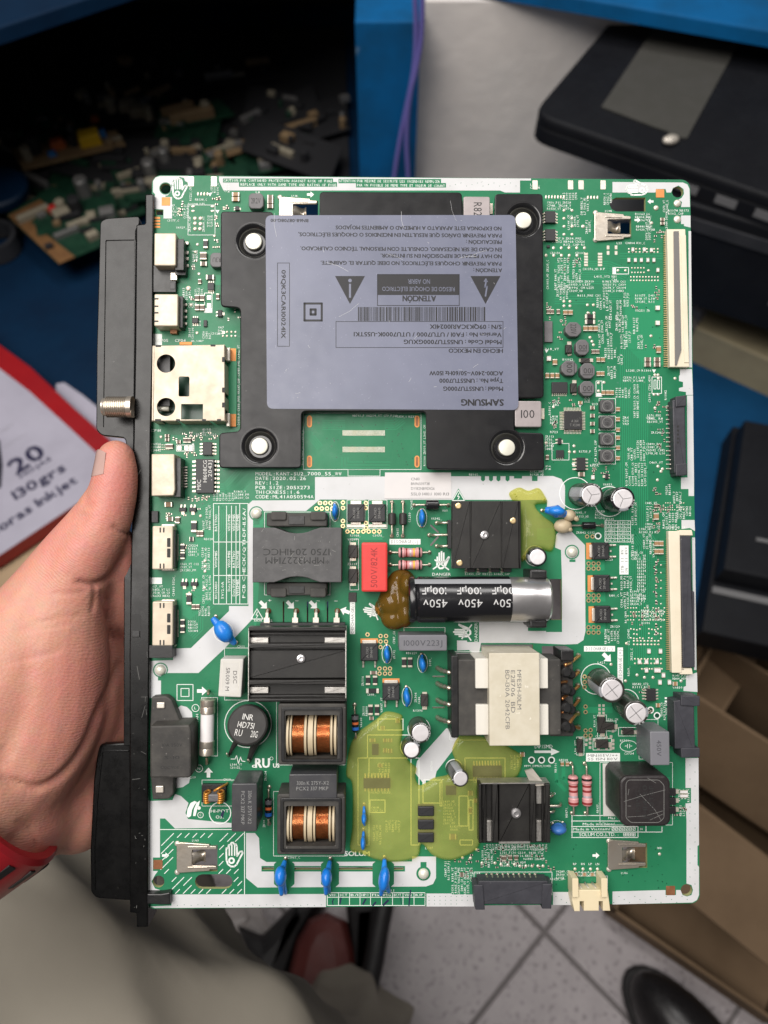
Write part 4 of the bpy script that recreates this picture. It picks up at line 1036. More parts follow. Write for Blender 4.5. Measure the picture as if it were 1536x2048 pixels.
# fine designators: rows or columns of small codes
PRE = ['R', 'C', 'R1', 'C3', 'ZR', 'VA', 'L', 'D', 'RB']
def code(n=8):
    s = random.choice(PRE) + str(random.randint(10, 1399)) + '_' + random.choice(('VT2', 'PMS', 'VT', 'HDMI', 'CM', 'PJ10', 'CAP'))
    return s[:n]
def dblock(x0, y0, x1, y1, vert=False, pitch=6.2, lh=4.3, fillr=0.93):
    """block of designators, each row one or more codes"""
    if vert:
        x = x0 + pitch / 2
        while x < x1:
            y = y0
            while y < y1 - 6:
                L = min(random.choice((20, 24, 28, 32)), y1 - y)
                if random.random() < fillr: SK.text(code(max(2, int(L / 3.4))), x, y + L / 2, lh, L, ang=90, h=H3, mono=0.78)
                y += L + 3
            x += pitch
    else:
        y = y0 + pitch / 2
        while y < y1:
            x = x0
            while x < x1 - 6:
                L = min(random.choice((20, 24, 28, 32)), x1 - x)
                if random.random() < fillr: SK.text(code(max(2, int(L / 3.4))), x + L / 2, y, lh, L, ang=0, h=H3, mono=0.78)
                x += L + 3
            y += pitch
V, Hh = True, False
for z in ((420, 366, 436, 390, V), (448, 368, 460, 385, V), (378, 374, 384, 402, V), (390, 396, 420, 400, Hh), (376, 405, 410, 409, Hh), (334, 438, 362, 446, Hh), (352, 452, 374, 460, Hh), (334, 408, 356, 436, Hh), (366, 408, 376, 438, V), (414, 430, 426, 456, Hh), (376, 432, 382, 464, V), (404, 432, 410, 464, V), (386, 466, 406, 470, Hh),
          (384, 500, 394, 540, V), (364, 575, 380, 600, V), (388, 575, 412, 592, V), (376, 605, 392, 616, V), (384, 640, 402, 652, Hh), (376, 655, 386, 678, V), (404, 662, 422, 678, V), (422, 664, 440, 672, Hh), (436, 652, 448, 670, Hh), (440, 690, 476, 693, Hh), (474, 690, 480, 850, V), (302, 885, 322, 902, Hh), (404, 856, 420, 866, V), (392, 866, 436, 870, Hh), (425, 985, 470, 1002, V), (468, 980, 498, 998, Hh), (404, 1010, 424, 1060, V), (408, 1075, 426, 1082, Hh), (376, 1088, 398, 1112, Hh), (360, 1125, 398, 1144, Hh), (402, 1095, 420, 1140, V), (404, 1150, 424, 1208, V), (302, 1170, 340, 1195, Hh), (376, 1240, 396, 1262, Hh), (396, 1212, 420, 1232, V), (344, 1150, 352, 1200, V),
          (1060, 366, 1080, 376, Hh), (1124, 385, 1158, 400, V), (1206, 386, 1222, 410, V), (1160, 395, 1176, 430, V), (1094, 402, 1142, 420, Hh), (1134, 430, 1160, 460, V), (1170, 440, 1182, 470, V), (1270, 425, 1300, 445, Hh), (1272, 450, 1310, 460, Hh), (1104, 474, 1170, 492, Hh), (1202, 483, 1244, 487, Hh), (1250, 483, 1290, 493, Hh), (1100, 503, 1170, 507, Hh), (1165, 535, 1210, 540, Hh), (1188, 550, 1234, 562, Hh), (1092, 520, 1100, 580, V), (1108, 515, 1136, 580, V), (1144, 515, 1164, 565, V), (1138, 560, 1188, 585, Hh), (1205, 560, 1252, 585, Hh), (1155, 588, 1202, 595, Hh), (1112, 570, 1136, 600, V), (1205, 585, 1216, 622, V), (1246, 585, 1258, 622, V), (1218, 600, 1226, 640, V), (1232, 600, 1244, 640, V), (1270, 588, 1310, 606, Hh), (1192, 595, 1202, 620, V), (1270, 618, 1300, 622, Hh), (1290, 430, 1300, 480, V), (1325, 400, 1340, 425, V), (1336, 418, 1378, 430, Hh), (1330, 420, 1338, 460, V),
          (1195, 640, 1208, 665, V), (1210, 632, 1225, 665, V), (1230, 630, 1252, 665, V), (1265, 635, 1276, 668, V), (1213, 665, 1224, 695, V), (1240, 668, 1252, 698, V), (1250, 662, 1260, 695, V), (1274, 670, 1286, 700, V), (1196, 668, 1206, 695, V), (1208, 695, 1234, 718, V), (1234, 708, 1248, 730, V), (1214, 732, 1234, 758, V), (1246, 752, 1290, 766, Hh), (1252, 738, 1310, 746, Hh), (1230, 775, 1262, 796, V), (1266, 768, 1278, 836, V), (1296, 750, 1304, 810, V), (1328, 780, 1336, 800, V), (1090, 695, 1125, 700, Hh), (1125, 716, 1150, 720, Hh), (1090, 804, 1106, 830, V), (1106, 800, 1118, 815, Hh), (1100, 830, 1116, 868, Hh), (1168, 788, 1182, 805, V), (1184, 805, 1196, 810, Hh), (1245, 832, 1258, 850, Hh), (1292, 833, 1330, 840, Hh), (1294, 828, 1326, 845, Hh), (1302, 862, 1330, 868, Hh), (1292, 885, 1330, 912, Hh), (1254, 895, 1292, 922, V), (1272, 880, 1288, 895, V), (1298, 922, 1335, 927, Hh), (1158, 875, 1180, 885, Hh), (1188, 880, 1196, 925, V), (1158, 900, 1185, 906, Hh), (1090, 870, 1108, 900, Hh), (1185, 926, 1196, 934, Hh),
          (1250, 925, 1292, 972, V), (1180, 928, 1198, 935, Hh), (1090, 930, 1104, 940, V), (1330, 968, 1340, 990, V), (1345, 983, 1372, 1008, V), (1352, 1012, 1382, 1038, V), (1290, 1003, 1320, 1008, Hh), (1292, 1012, 1306, 1042, V), (1262, 1005, 1276, 1050, V), (1324, 1025, 1352, 1060, V), (1290, 1045, 1320, 1055, Hh), (1278, 1055, 1318, 1068, Hh), (1332, 1052, 1370, 1056, Hh), (1262, 1068, 1272, 1120, V), (1285, 1068, 1305, 1098, V), (1298, 1080, 1312, 1115, V), (1262, 1102, 1292, 1120, Hh), (1274, 1120, 1292, 1200, Hh), (1240, 1152, 1262, 1180, V), (1240, 1184, 1256, 1218, V), (1260, 1180, 1290, 1210, Hh), (1242, 1212, 1256, 1246, V), (1208, 1258, 1236, 1288, V), (1282, 1218, 1328, 1240, Hh), (1260, 1243, 1300, 1248, Hh), (1292, 1210, 1300, 1235, V), (1260, 1297, 1266, 1330, V), (1254, 1258, 1260, 1290, V), (1254, 1332, 1262, 1358, V), (1265, 1365, 1300, 1380, Hh), (1345, 1348, 1384, 1358, Hh), (1345, 1372, 1372, 1377, Hh), (1320, 1405, 1330, 1440, V),
          (1195, 1322, 1215, 1330, Hh), (1210, 1116, 1226, 1124, Hh), (1218, 1188, 1238, 1194, Hh), (1220, 1250, 1240, 1254, Hh), (1190, 1020, 1210, 1040, Hh), (1150, 1030, 1185, 1036, Hh), (1152, 1062, 1190, 1068, Hh), (1207, 1035, 1232, 1040, Hh), (1206, 966, 1228, 972, Hh), (1150, 1022, 1172, 1028, Hh),
          (820, 1000, 826, 1020, V), (828, 1028, 834, 1046, V), (862, 1034, 884, 1040, Hh), (884, 1018, 896, 1024, Hh), (792, 1056, 797, 1074, V), (816, 1025, 822, 1050, V), (700, 1068, 722, 1072, Hh), (745, 1068, 768, 1072, Hh), (695, 1076, 715, 1080, Hh), (695, 1125, 715, 1129, Hh), (930, 1145, 1025, 1149, Hh), (785, 1262, 790, 1288, V), (785, 1300, 791, 1318, V), (812, 1303, 834, 1308, Hh), (857, 1315, 863, 1332, V), (828, 1385, 834, 1405, V), (835, 1390, 841, 1408, V), (720, 1340, 745, 1346, Hh), (716, 1352, 728, 1375, V), (724, 1412, 734, 1432, V), (760, 1395, 766, 1425, V), (734, 1386, 752, 1392, Hh), (826, 1418, 846, 1424, Hh), (719, 1435, 724, 1455, V), (860, 1522, 866, 1548, V),
          (1100, 1584, 1112, 1590, Hh), (1130, 1612, 1136, 1635, V), (1192, 1605, 1198, 1626, V), (1355, 1578, 1380, 1604, V), (1358, 1610, 1372, 1632, V), (1118, 1517, 1136, 1521, Hh), (1108, 1525, 1112, 1545, V), (1240, 1478, 1262, 1482, Hh), (1248, 1504, 1268, 1509, Hh), (1190, 1470, 1212, 1474, Hh), (1148, 1480, 1154, 1510, V), (1186, 1430, 1192, 1460, V), (1212, 1436, 1236, 1441, Hh), (1330, 1405, 1338, 1445, V),
          (965, 1688, 1095, 1700, V), (1000, 1690, 1090, 1722, Hh), (1075, 1695, 1095, 1725, V), (888, 1722, 902, 1760, V), (902, 1735, 948, 1790, V), (940, 1743, 964, 1748, Hh), (962, 1700, 985, 1735, V), (1112, 1740, 1140, 1756, Hh), (1100, 1755, 1128, 1762, Hh), (1143, 1742, 1210, 1752, V), (1000, 1722, 1060, 1734, Hh), (850, 1693, 866, 1702, Hh), (460, 1526, 492, 1536, Hh), (528, 1542, 534, 1562, V), (525, 1640, 532, 1655, V), (575, 1712, 600, 1718, Hh), (446, 1556, 468, 1561, Hh), (372, 1552, 392, 1556, Hh), (474, 1290, 490, 1295, Hh), (508, 1238, 545, 1244, Hh), (780, 1778, 790, 1783, Hh), (790, 830, 836, 836, Hh), (705, 828, 800, 833, Hh), (602, 860, 607, 930, V), (846, 850, 851, 935, V), (1060, 940, 1088, 950, Hh), (938, 946, 960, 951, Hh)):
    dblock(*z)
for z in dblock_q: dblock(*z)
SK.build('silkscreen_print', ['silk_text'], root, kind='stuff')

# dark lettering on the white boxes, pen marks
SI = Print()
SI.text('DISCHARGE(-)', 810, 1083.5, 6.2, 55, h=0.10, mono=0.85); SI.text('DISCHARGE(-)', 1199, 1297.5, 6.2, 55, h=0.10, mono=0.85)
SI.text('DISCHARGE(+)', 1240.5, 1331, 6.2, 66, ang=90, h=0.10, mono=0.85); SI.text('STB:11.8V^', 1244.5, 1120, 5.5, 52, ang=90, h=0.10, mono=0.85); SI.text('ON :11.8V+', 1252.5, 1120, 5.5, 52, ang=90, h=0.10, mono=0.85)
SI.text('MIN:105V/++', 1206, 1511, 5, 60, h=0.10); SI.text('SS 15N 110V', 1206, 1518, 5, 60, h=0.10); SI.text('DISCHARGE(-)', 705, 1236, 5, 60, ang=90, h=0.10)
SI.line([(667, 1798), (665, 1803), (666, 1809)], 2, 0.10, 1); SI.line([(682, 1796), (680, 1807)], 3, 0.10, 1); SI.line([(731, 1799), (726, 1808)], 3.5, 0.10, 1)
SI.line([(751, 1805), (746, 1811)], 3.5, 0.10, 1); SI.line([(776, 1801), (767, 1810)], 4, 0.10, 1); SI.line([(821, 1781), (819, 1798), (818, 1811)], 2.6, 0.10, 1); SI.line([(799, 1790), (803, 1808)], 1.0, 0.10, 1)
SI.poly([(441, 1630), (445, 1622), (449, 1622), (445, 1637)], 0.11, 1)
SI.build('board_lettering', ['ink_grey', 'marker_ink'], root, kind='stuff')

# ---------------------------------------------------------------- pads, vias, tiny chips
PD = MB()
def pad(px, py, w, hh, h=0.05, m=0, r=None, dome=False):
    x, y = B(px, py); a, b = w * 0.094, hh * 0.094
    if dome:
        v, f = ellipsoid((x, y, 0.02), a, b, min(a, b) * 0.55, n=10, m=6); PD.add(v, f, m)
    else:
        v, f = prism(rrect(x - a, x + a, y - b, y + b, min(a, b) * (0.25 if r is None else r), 2), 0.0, h + 0.08, 0.04, 1); PD.add(v, f, m)
def padrow(x0, y0, x1, y1, n, w, hh, m=0, dome=False):
    for i in range(n):
        t = i / max(1, n - 1); pad(x0 + (x1 - x0) * t, y0 + (y1 - y0) * t, w, hh, m=m, dome=dome)
VIA = MB()
def via(px, py, ro, ri, m=0):
    c = B(px, py); a = circle(*c, ro * 0.1875, 14); b = circle(*c, ri * 0.1875, 14)
    VIA.add([(*q, 0.09) for q in a + b], [(i, (i + 1) % 14, 14 + (i + 1) % 14, 14 + i) for i in range(14)], m)
    VIA.add([(*q, 0.085) for q in b], [tuple(range(14))], 1)
for q in ((382, 363, 12, 20), (428, 363, 12, 20), (1070, 370, 11, 19), (1141, 370, 11, 19), (1162, 370, 11, 19), (1206, 370, 11, 19)): pad(*q, m=1)
padrow(396, 388, 415, 388, 4, 4.5, 8, dome=True); padrow(1092, 394, 1128, 394, 7, 4, 8, dome=True); padrow(1176, 395, 1195, 395, 4, 4.5, 8, dome=True)
for q in ((390, 437), (401, 437), (390, 447), (401, 448), (390, 458), (400, 458)): pad(*q, 8.5, 8.5, dome=True)
for x in (386, 425): pad(x, 413, 8, 5, dome=True); pad(x, 422, 8, 5, dome=True)
for i in range(2):
    for j in range(4): pad(1128 + i * 16, 421 + j * 16, 6.5, 6.5, dome=True)
for i in range(5): pad(1107 + i * 15.5, 496, 6.5, 7, dome=True); pad(1092 + i * 15.5, 511, 6.5, 7, dome=True)
pad(1166, 453, 8, 8, dome=True); pad(1312, 416, 11, 11, dome=True); pad(1354.5, 407, 16, 16, dome=True); pad(1354.5, 439, 16, 16, dome=True); pad(1303, 446, 7, 7, dome=True)
for j in range(5): pad(1172, 508 + j * 5.6, 8, 4.5); pad(1200, 508 + j * 5.6, 9, 4.5)
for x in (1216, 1232): pad(x, 495, 5.5, 8); pad(x, 506, 5.5, 8)
for i in range(9):
    for j in range(2): pad(1258 + i * 7.2, 498 + j * 6.2, 4.2, 4.2, dome=True); 
for i in range(10): pad(1262 + i * 6, 554, 4, 4, dome=True); pad(1262 + i * 6, 561, 4, 4, dome=True)
for i in range(5): pad(1264 + i * 6, 536, 3.8, 3.8, dome=True); pad(1264 + i * 6, 545, 3.8, 3.8, dome=True)
pad(1236, 541, 6, 6, dome=True); pad(1251, 541, 6, 6, dome=True); pad(1297, 541, 5.5, 5.5, dome=True)
for q in ((1128, 603), (1140, 603), (1128, 612), (1140, 612), (1175, 610), (1187, 610), (1176, 626), (1188, 626), (1174, 640, ), (1180, 675), (1184, 683), (1187, 690), (1208, 765), (1197, 766), (1197, 782), (1317, 757), (1310, 750), (1316, 750), (1350, 757), (1308, 789), (1316, 789), (1310, 816), (1302, 672), (1107, 814), (1148, 892), (1139, 904), (1149, 904), (1092, 886), (1316, 933), (1322, 943), (1315, 960), (1325, 938)): pad(*q[:2], 6.5, 6.5, dome=True)
for q in ((395, 489), (391, 504), (429, 472), (398, 548), (382, 610), (394, 666), (322, 874), (388, 876), (430, 876), (401, 1032), (410, 1122), (410, 1133), (410, 1143), (409, 1176), (1319, 1708), (1150, 1738), (1166, 1738), (1181, 1738), (1195, 1738), (1222, 1329), (1251, 1362), (1253, 1287), (1274, 1350), (1289, 1355), (1306, 1355), (1362, 1362), (1002, 1729), (1029, 1729), (1016, 1730), (953, 1699), (941, 1716), (925, 1715), (964, 1726), (990, 1726), (1040, 1732), (1052, 1732), (1064, 1732), (1076, 1732), (1086, 1732)): pad(*q, 6.5, 6.5, dome=True)
pad(377, 577, 11, 11, dome=True); pad(447, 665, 6, 5); 
for i in range(4): pad(446 + (i % 2) * 8, 664 + (i // 2) * 8, 5, 5, dome=True); pad(463 + (i % 2) * 8, 664 + (i // 2) * 8, 5, 5, dome=True)
for q in ((418, 595), (418, 611), (359, 896), (373, 896)): pad(*q, 8, 9, m=1)
for i in range(14):
    for j in range(4):
        if random.random() < .8: pad(1256 + i * 5.6, 1216 + j * 8, 3.4, 3.4, dome=True)
for i in range(11):
    for j in range(3):
        if random.random() < .75: pad(1262 + i * 6, 1258 + j * 9 + (i % 3), 4, 4, dome=True)
for i in range(8): pad(1268 + i * 7, 1282, 5, 4, dome=True); pad(1268 + i * 7, 1289, 5, 4, dome=True)
for i in range(9): pad(1270 + i * 6.5, 1318, 4, 4, dome=True); pad(1270 + i * 6.5, 1327, 4, 4, dome=True); pad(1284 + i * 5, 1338, 3.5, 4, dome=True)
for j in range(10):
    pad(1322, 1130 + j * 15.5, 3.5, 3.5, dome=True); pad(1312, 1124 + j * 15.5, 3.6, 3.2, dome=True); pad(1312, 1130 + j * 15.5, 3.6, 3.2, dome=True)
for i in range(12):
    for j in range(4):
        if random.random() < .6: pad(1318 + i * 4.5, 1006 + j * 4.6, 2.8, 2.8, dome=True)
for i in range(4):
    for j in range(2): pad(1199 + j * 8, 1411 + i * 7.5, 5, 5)
for q in ((1188, 1480), (1198, 1480), (1213, 1475), (1222, 1473), (1226, 1462), (1226, 1481), (1226, 1488), (1226, 1496), (1180, 1478), (1180, 1486), (1180, 1495), (1173, 1480), (1172, 1489), (1197, 1497), (1213, 1497), (1222, 1497)): pad(*q, 5.5, 5.5, m=1)
for q in ((375, 655), ): pass
for i in range(6):
    for j in range(3): pad(318 + i * 4, 890 + j * 4.5, 2.6, 2.6, dome=True)
# gold contact strips and edge fingers
for j in range(4): pad(315, 436 + j * 6, 11, 4, m=2)
for yy in (866, 899):
    for i in range(40):
        x = 686 + i * 2.13; pad(x, yy, 1.15, 11, m=0, r=0.0)
for q in ((332, 403), (1320, 387)): pad(*q, 17, 17, m=2, r=0.06)
for q in ((316, 1729), (1341, 1781)): pad(*q, 18, 18, m=3, r=0.12)
PD.build('solder_pad', ['solder', 'tin', 'copper_pad', 'copper_dull'], root, kind='stuff', smooth=40)
for q in ((332, 403), (1320, 387), (1341, 1781)): via(q[0], q[1], 2, 1.0, 2)
# rows of plated holes
for x, y in [(640 + i * 10.5, 1006) for i in range(3)] + [(633 + i * 10.5, 1017) for i in range(4)] + [(732, 1006 + j * 10) for j in (0, 1, 4, 5)] + [(695 + i * 10.6, 1063) for i in range(7)] + [(686, 1005), (686, 1016), (686, 1042), (686, 1052)]: via(x, y, 4.3, 2.2)
for x, y in [(1177 + (i % 3) * 10, 1127 + (i // 3) * 10) for i in range(6)] + [(1177 + (i % 3) * 10, 1191 + (i // 3) * 10) for i in range(6)] + [(1177 + (i % 3) * 10, 1254.5 + (i // 3) * 10.5) for i in range(6)]: via(x, y, 4.3, 2.2)
for x, y in ((735, 1269), (761, 1272), (772, 1272), (761, 1283), (772, 1283), (761, 1294), (759, 1337), (770, 1337), (780, 1337), (759, 1347), (770, 1347), (780, 1347), (1169, 1353), (1169, 1364), (1169, 1374), (1171, 1413), (1171, 1424), (1171, 1461), (1181, 1460), (1171, 1471), (1181, 1471), (1174, 1073), (1185, 1073)): via(x, y, 4.3, 2.2)
for x, y in ((1063, 1520), (1083, 1520), (1103, 1520), (1301, 1420), (1314, 1431), (1196, 1072)): via(x, y, 7, 4.6, 3); pad_ = None
for x, y in ((619, 843), (619, 923), (834, 843), (834, 923)):
    a = pslot(x, y - 7, x, y + 7, 10); b = pslot(x, y - 7, x, y + 7, 5)
    n = len(a); VIA.add([(*q, 0.09) for q in a + b], [(i, (i + 1) % n, n + (i + 1) % n, n + i) for i in range(n)], 2); VIA.add([(*q, 0.088) for q in b], [tuple(range(n))], 4)
for _ in range(260):
    x, y = random.choice(((1110 + random.random() * 230, 1690 + random.random() * 90), (380 + random.random() * 110, 870 + random.random() * 350), (340 + random.random() * 100, 440 + random.random() * 230), (1100 + random.random() * 230, 490 + random.random() * 600), (620 + random.random() * 210, 840 + random.random() * 90)))
    c = B(x, y); VIA.add([(*q, 0.03) for q in circle(*c, 0.16 + random.random() * .12, 6)], [tuple(range(6))], 1)
VIA.build('plated_hole', ['gold_pad', 'mask_dark', 'copper_pad', 'silk_text', 'copper_dull'], root, kind='stuff')

TC = MB()
def tiny(px, py, w, hh, k=1):
    x, y = B(px, py); a, b = w * 0.094, hh * 0.094; z = min(a, b) * 1.0
    m = 1 if k == 1 else 2
    if w >= hh:
        TC.add(*boxvf(x - a * .5, x + a * .5, y - b, y + b, 0.05, z), m)
        TC.add(*boxvf(x - a, x - a * .5, y - b, y + b, 0.0, z * .9), 0); TC.add(*boxvf(x + a * .5, x + a, y - b, y + b, 0.0, z * .9), 0)
    else:
        TC.add(*boxvf(x - a, x + a, y - b * .5, y + b * .5, 0.05, z), m)
        TC.add(*boxvf(x - a, x + a, y - b, y - b * .5, 0.0, z * .9), 0); TC.add(*boxvf(x - a, x + a, y + b * .5, y + b, 0.0, z * .9), 0)
def tinyzone(x0, y0, x1, y1, n, s=5.5):
    for _ in range(n):
        w, hh = (s, s * .55) if random.random() < .5 else (s * .55, s)
        tiny(x0 + random.random() * (x1 - x0), y0 + random.random() * (y1 - y0), w, hh, 1 if random.random() < .65 else 2)
for q in ((356, 405, 366, 432, 7), (425, 396, 440, 410, 6), (446, 402, 456, 420, 5), (428, 432, 436, 455, 5), (384, 520, 394, 540, 4), (424, 480, 440, 500, 4), (380, 590, 396, 600, 4), (345, 862, 435, 880, 18), (366, 903, 400, 915, 8), (376, 993, 424, 1000, 12), (330, 1025, 345, 1045, 8), (352, 1030, 372, 1045, 6), (380, 1010, 400, 1020, 3), (360, 1085, 376, 1110, 5), (372, 1180, 392, 1196, 5), (440, 595, 480, 640, 10),
          (1128, 518, 1160, 540, 6), (1306, 462, 1325, 485, 6), (1310, 575, 1320, 600, 6), (1092, 600, 1105, 640, 6), (1116, 630, 1132, 680, 8), (1130, 690, 1145, 712, 4), (1100, 798, 1150, 812, 7), (1105, 838, 1112, 872, 6), (1310, 800, 1335, 830, 8), (1315, 845, 1330, 900, 8), (1180, 925, 1220, 952, 10), (1306, 975, 1320, 990, 6), (1305, 1010, 1345, 1024, 12), (1305, 1040, 1325, 1065, 6), (1308, 1120, 1316, 1240, 16), (1258, 1225, 1290, 1250, 8), (1280, 1370, 1300, 1385, 5), (1290, 1420, 1312, 1426, 4), (940, 1690, 1095, 1735, 34), (905, 1720, 945, 1760, 8), (1095, 1730, 1110, 1742, 3), (1348, 1580, 1372, 1630, 8), (1262, 610, 1280, 640, 4), (1290, 690, 1310, 700, 3)):
    tinyzone(*q)
for j in range(10):
    tiny(1312, 1127 + j * 15.5, 3.6, 6)
TC.build('tiny_chip', ['solder', 'res_black', 'cap_brown'], root, kind='stuff')
# ================================================================== COMPONENTS
def roundpoly(p, r, n=4):
    out = []; N = len(p)
    for i in range(N):
        a, b, c = np.array(p[i - 1], float), np.array(p[i], float), np.array(p[(i + 1) % N], float)
        l1, l2 = np.linalg.norm(a - b), np.linalg.norm(c - b)
        rr = min(r, l1 * .45, l2 * .45)
        s, e = b + (a - b) / l1 * rr, b + (c - b) / l2 * rr
        for k in range(n + 1):
            t = k / n; out.append(tuple((1 - t) ** 2 * s + 2 * t * (1 - t) * b + t * t * e))
    return out

def plate(name, outer, holes, z0, z1, bev, mats, parent=root, **k):
    if area2(outer) < 0: outer = outer[::-1]
    mb = MB(); n = len(outer)
    rings = [(outer, z0), (outer, z1 - bev), (inset(outer, bev * .3), z1 - bev * .3), (inset(outer, bev), z1)] if bev else [(outer, z0), (outer, z1)]
    v = []; f = []
    for r, z in rings: v += [(q[0], q[1], z) for q in r]
    for a in range(len(rings) - 1):
        f += [(a * n + i, a * n + (i + 1) % n, (a + 1) * n + (i + 1) % n, (a + 1) * n + i) for i in range(n)]
    mb.add(v, f, 0)
    v2, f2 = fill2d([rings[-1][0]] + holes); mb.add([(a, b, z1) for a, b, _ in v2], f2, 0)
    v2, f2 = fill2d([outer] + holes); mb.add([(a, b, z0) for a, b, _ in v2], [q[::-1] for q in f2], 0)
    for p in holes:
        m_ = len(p); pp = p if area2(p) < 0 else p[::-1]
        mb.add([(q[0], q[1], z0) for q in pp] + [(q[0], q[1], z1) for q in pp], [(i, (i + 1) % m_, m_ + (i + 1) % m_, m_ + i) for i in range(m_)], 0)
    return mb.build(name, mats, parent, **k)

def bx(name, x0, y0, x1, y1, h0, h1, m, parent=root, r=0.15, bev=0.12, at=None, **k):
    """box whose upper face fills this pixel rectangle at height h1 (at: height used for the reading)"""
    a = B(x0, y1, h1 if at is None else at); b = B(x1, y0, h1 if at is None else at)
    v, f = boxvf(a[0], b[0], a[1], b[1], h0, h1, r, bev)
    return finish(name, v, f, m, parent, smooth=35, **k)

def txt(o, items, h, m, name='lettering'):
    p = Print()
    for it in items:
        t, px, py, hp, wp, ang = (list(it) + [0.0] * 6)[:6]
        key = it[6] if len(it) > 6 else 'reg'
        p.text(t, px, py, hp, wp, ang, h=h, key=key)
    return p.build(name, [m], o)

# small surface-mounted chips, mesh shared between alike ones
CHIP = {}
def smd(px, py, w, hh, kind='tan', z=None):
    a, b = round(w * 0.094, 1), round(hh * 0.094, 1)
    key = (a, b, kind)
    if key not in CHIP:
        zz = z or min(a, b) * 1.15
        mb = MB(); body = {'tan': 'cap_tan', 'brown': 'cap_brown', 'black': 'res_black', 'white': 'ceramic'}[kind]
        if a >= b:
            mb.add(*boxvf(-a * .60, a * .60, -b, b, 0.03, zz, 0, .06), 0)
            for s in (-1, 1): mb.add(*boxvf(min(s * a, s * a * .60), max(s * a, s * a * .60), -b * 1.04, b * 1.04, 0.0, zz * 1.03, .08, .08), 1)
        else:
            mb.add(*boxvf(-a, a, -b * .60, b * .60, 0.03, zz, 0, .06), 0)
            for s in (-1, 1): mb.add(*boxvf(-a * 1.04, a * 1.04, min(s * b, s * b * .60), max(s * b, s * b * .60), 0.0, zz * 1.03, .08, .08), 1)
        v = np.vstack(mb.v) * 0.001
        me = bpy.data.meshes.new('chip'); me.from_pydata(v.tolist(), [], mb.f)
        me.materials.append(M[body]); me.materials.append(M['solder'])
        me.polygons.foreach_set('material_index', np.array(mb.m, dtype=np.int32)); me.update()
        CHIP[key] = me
    x, y = B(px, py)
    nm = {'tan': 'chip_capacitor', 'brown': 'chip_capacitor', 'black': 'chip_resistor', 'white': 'chip_resistor'}[kind]
    return place(nm, CHIP[key], (x, y, 0.02), root)
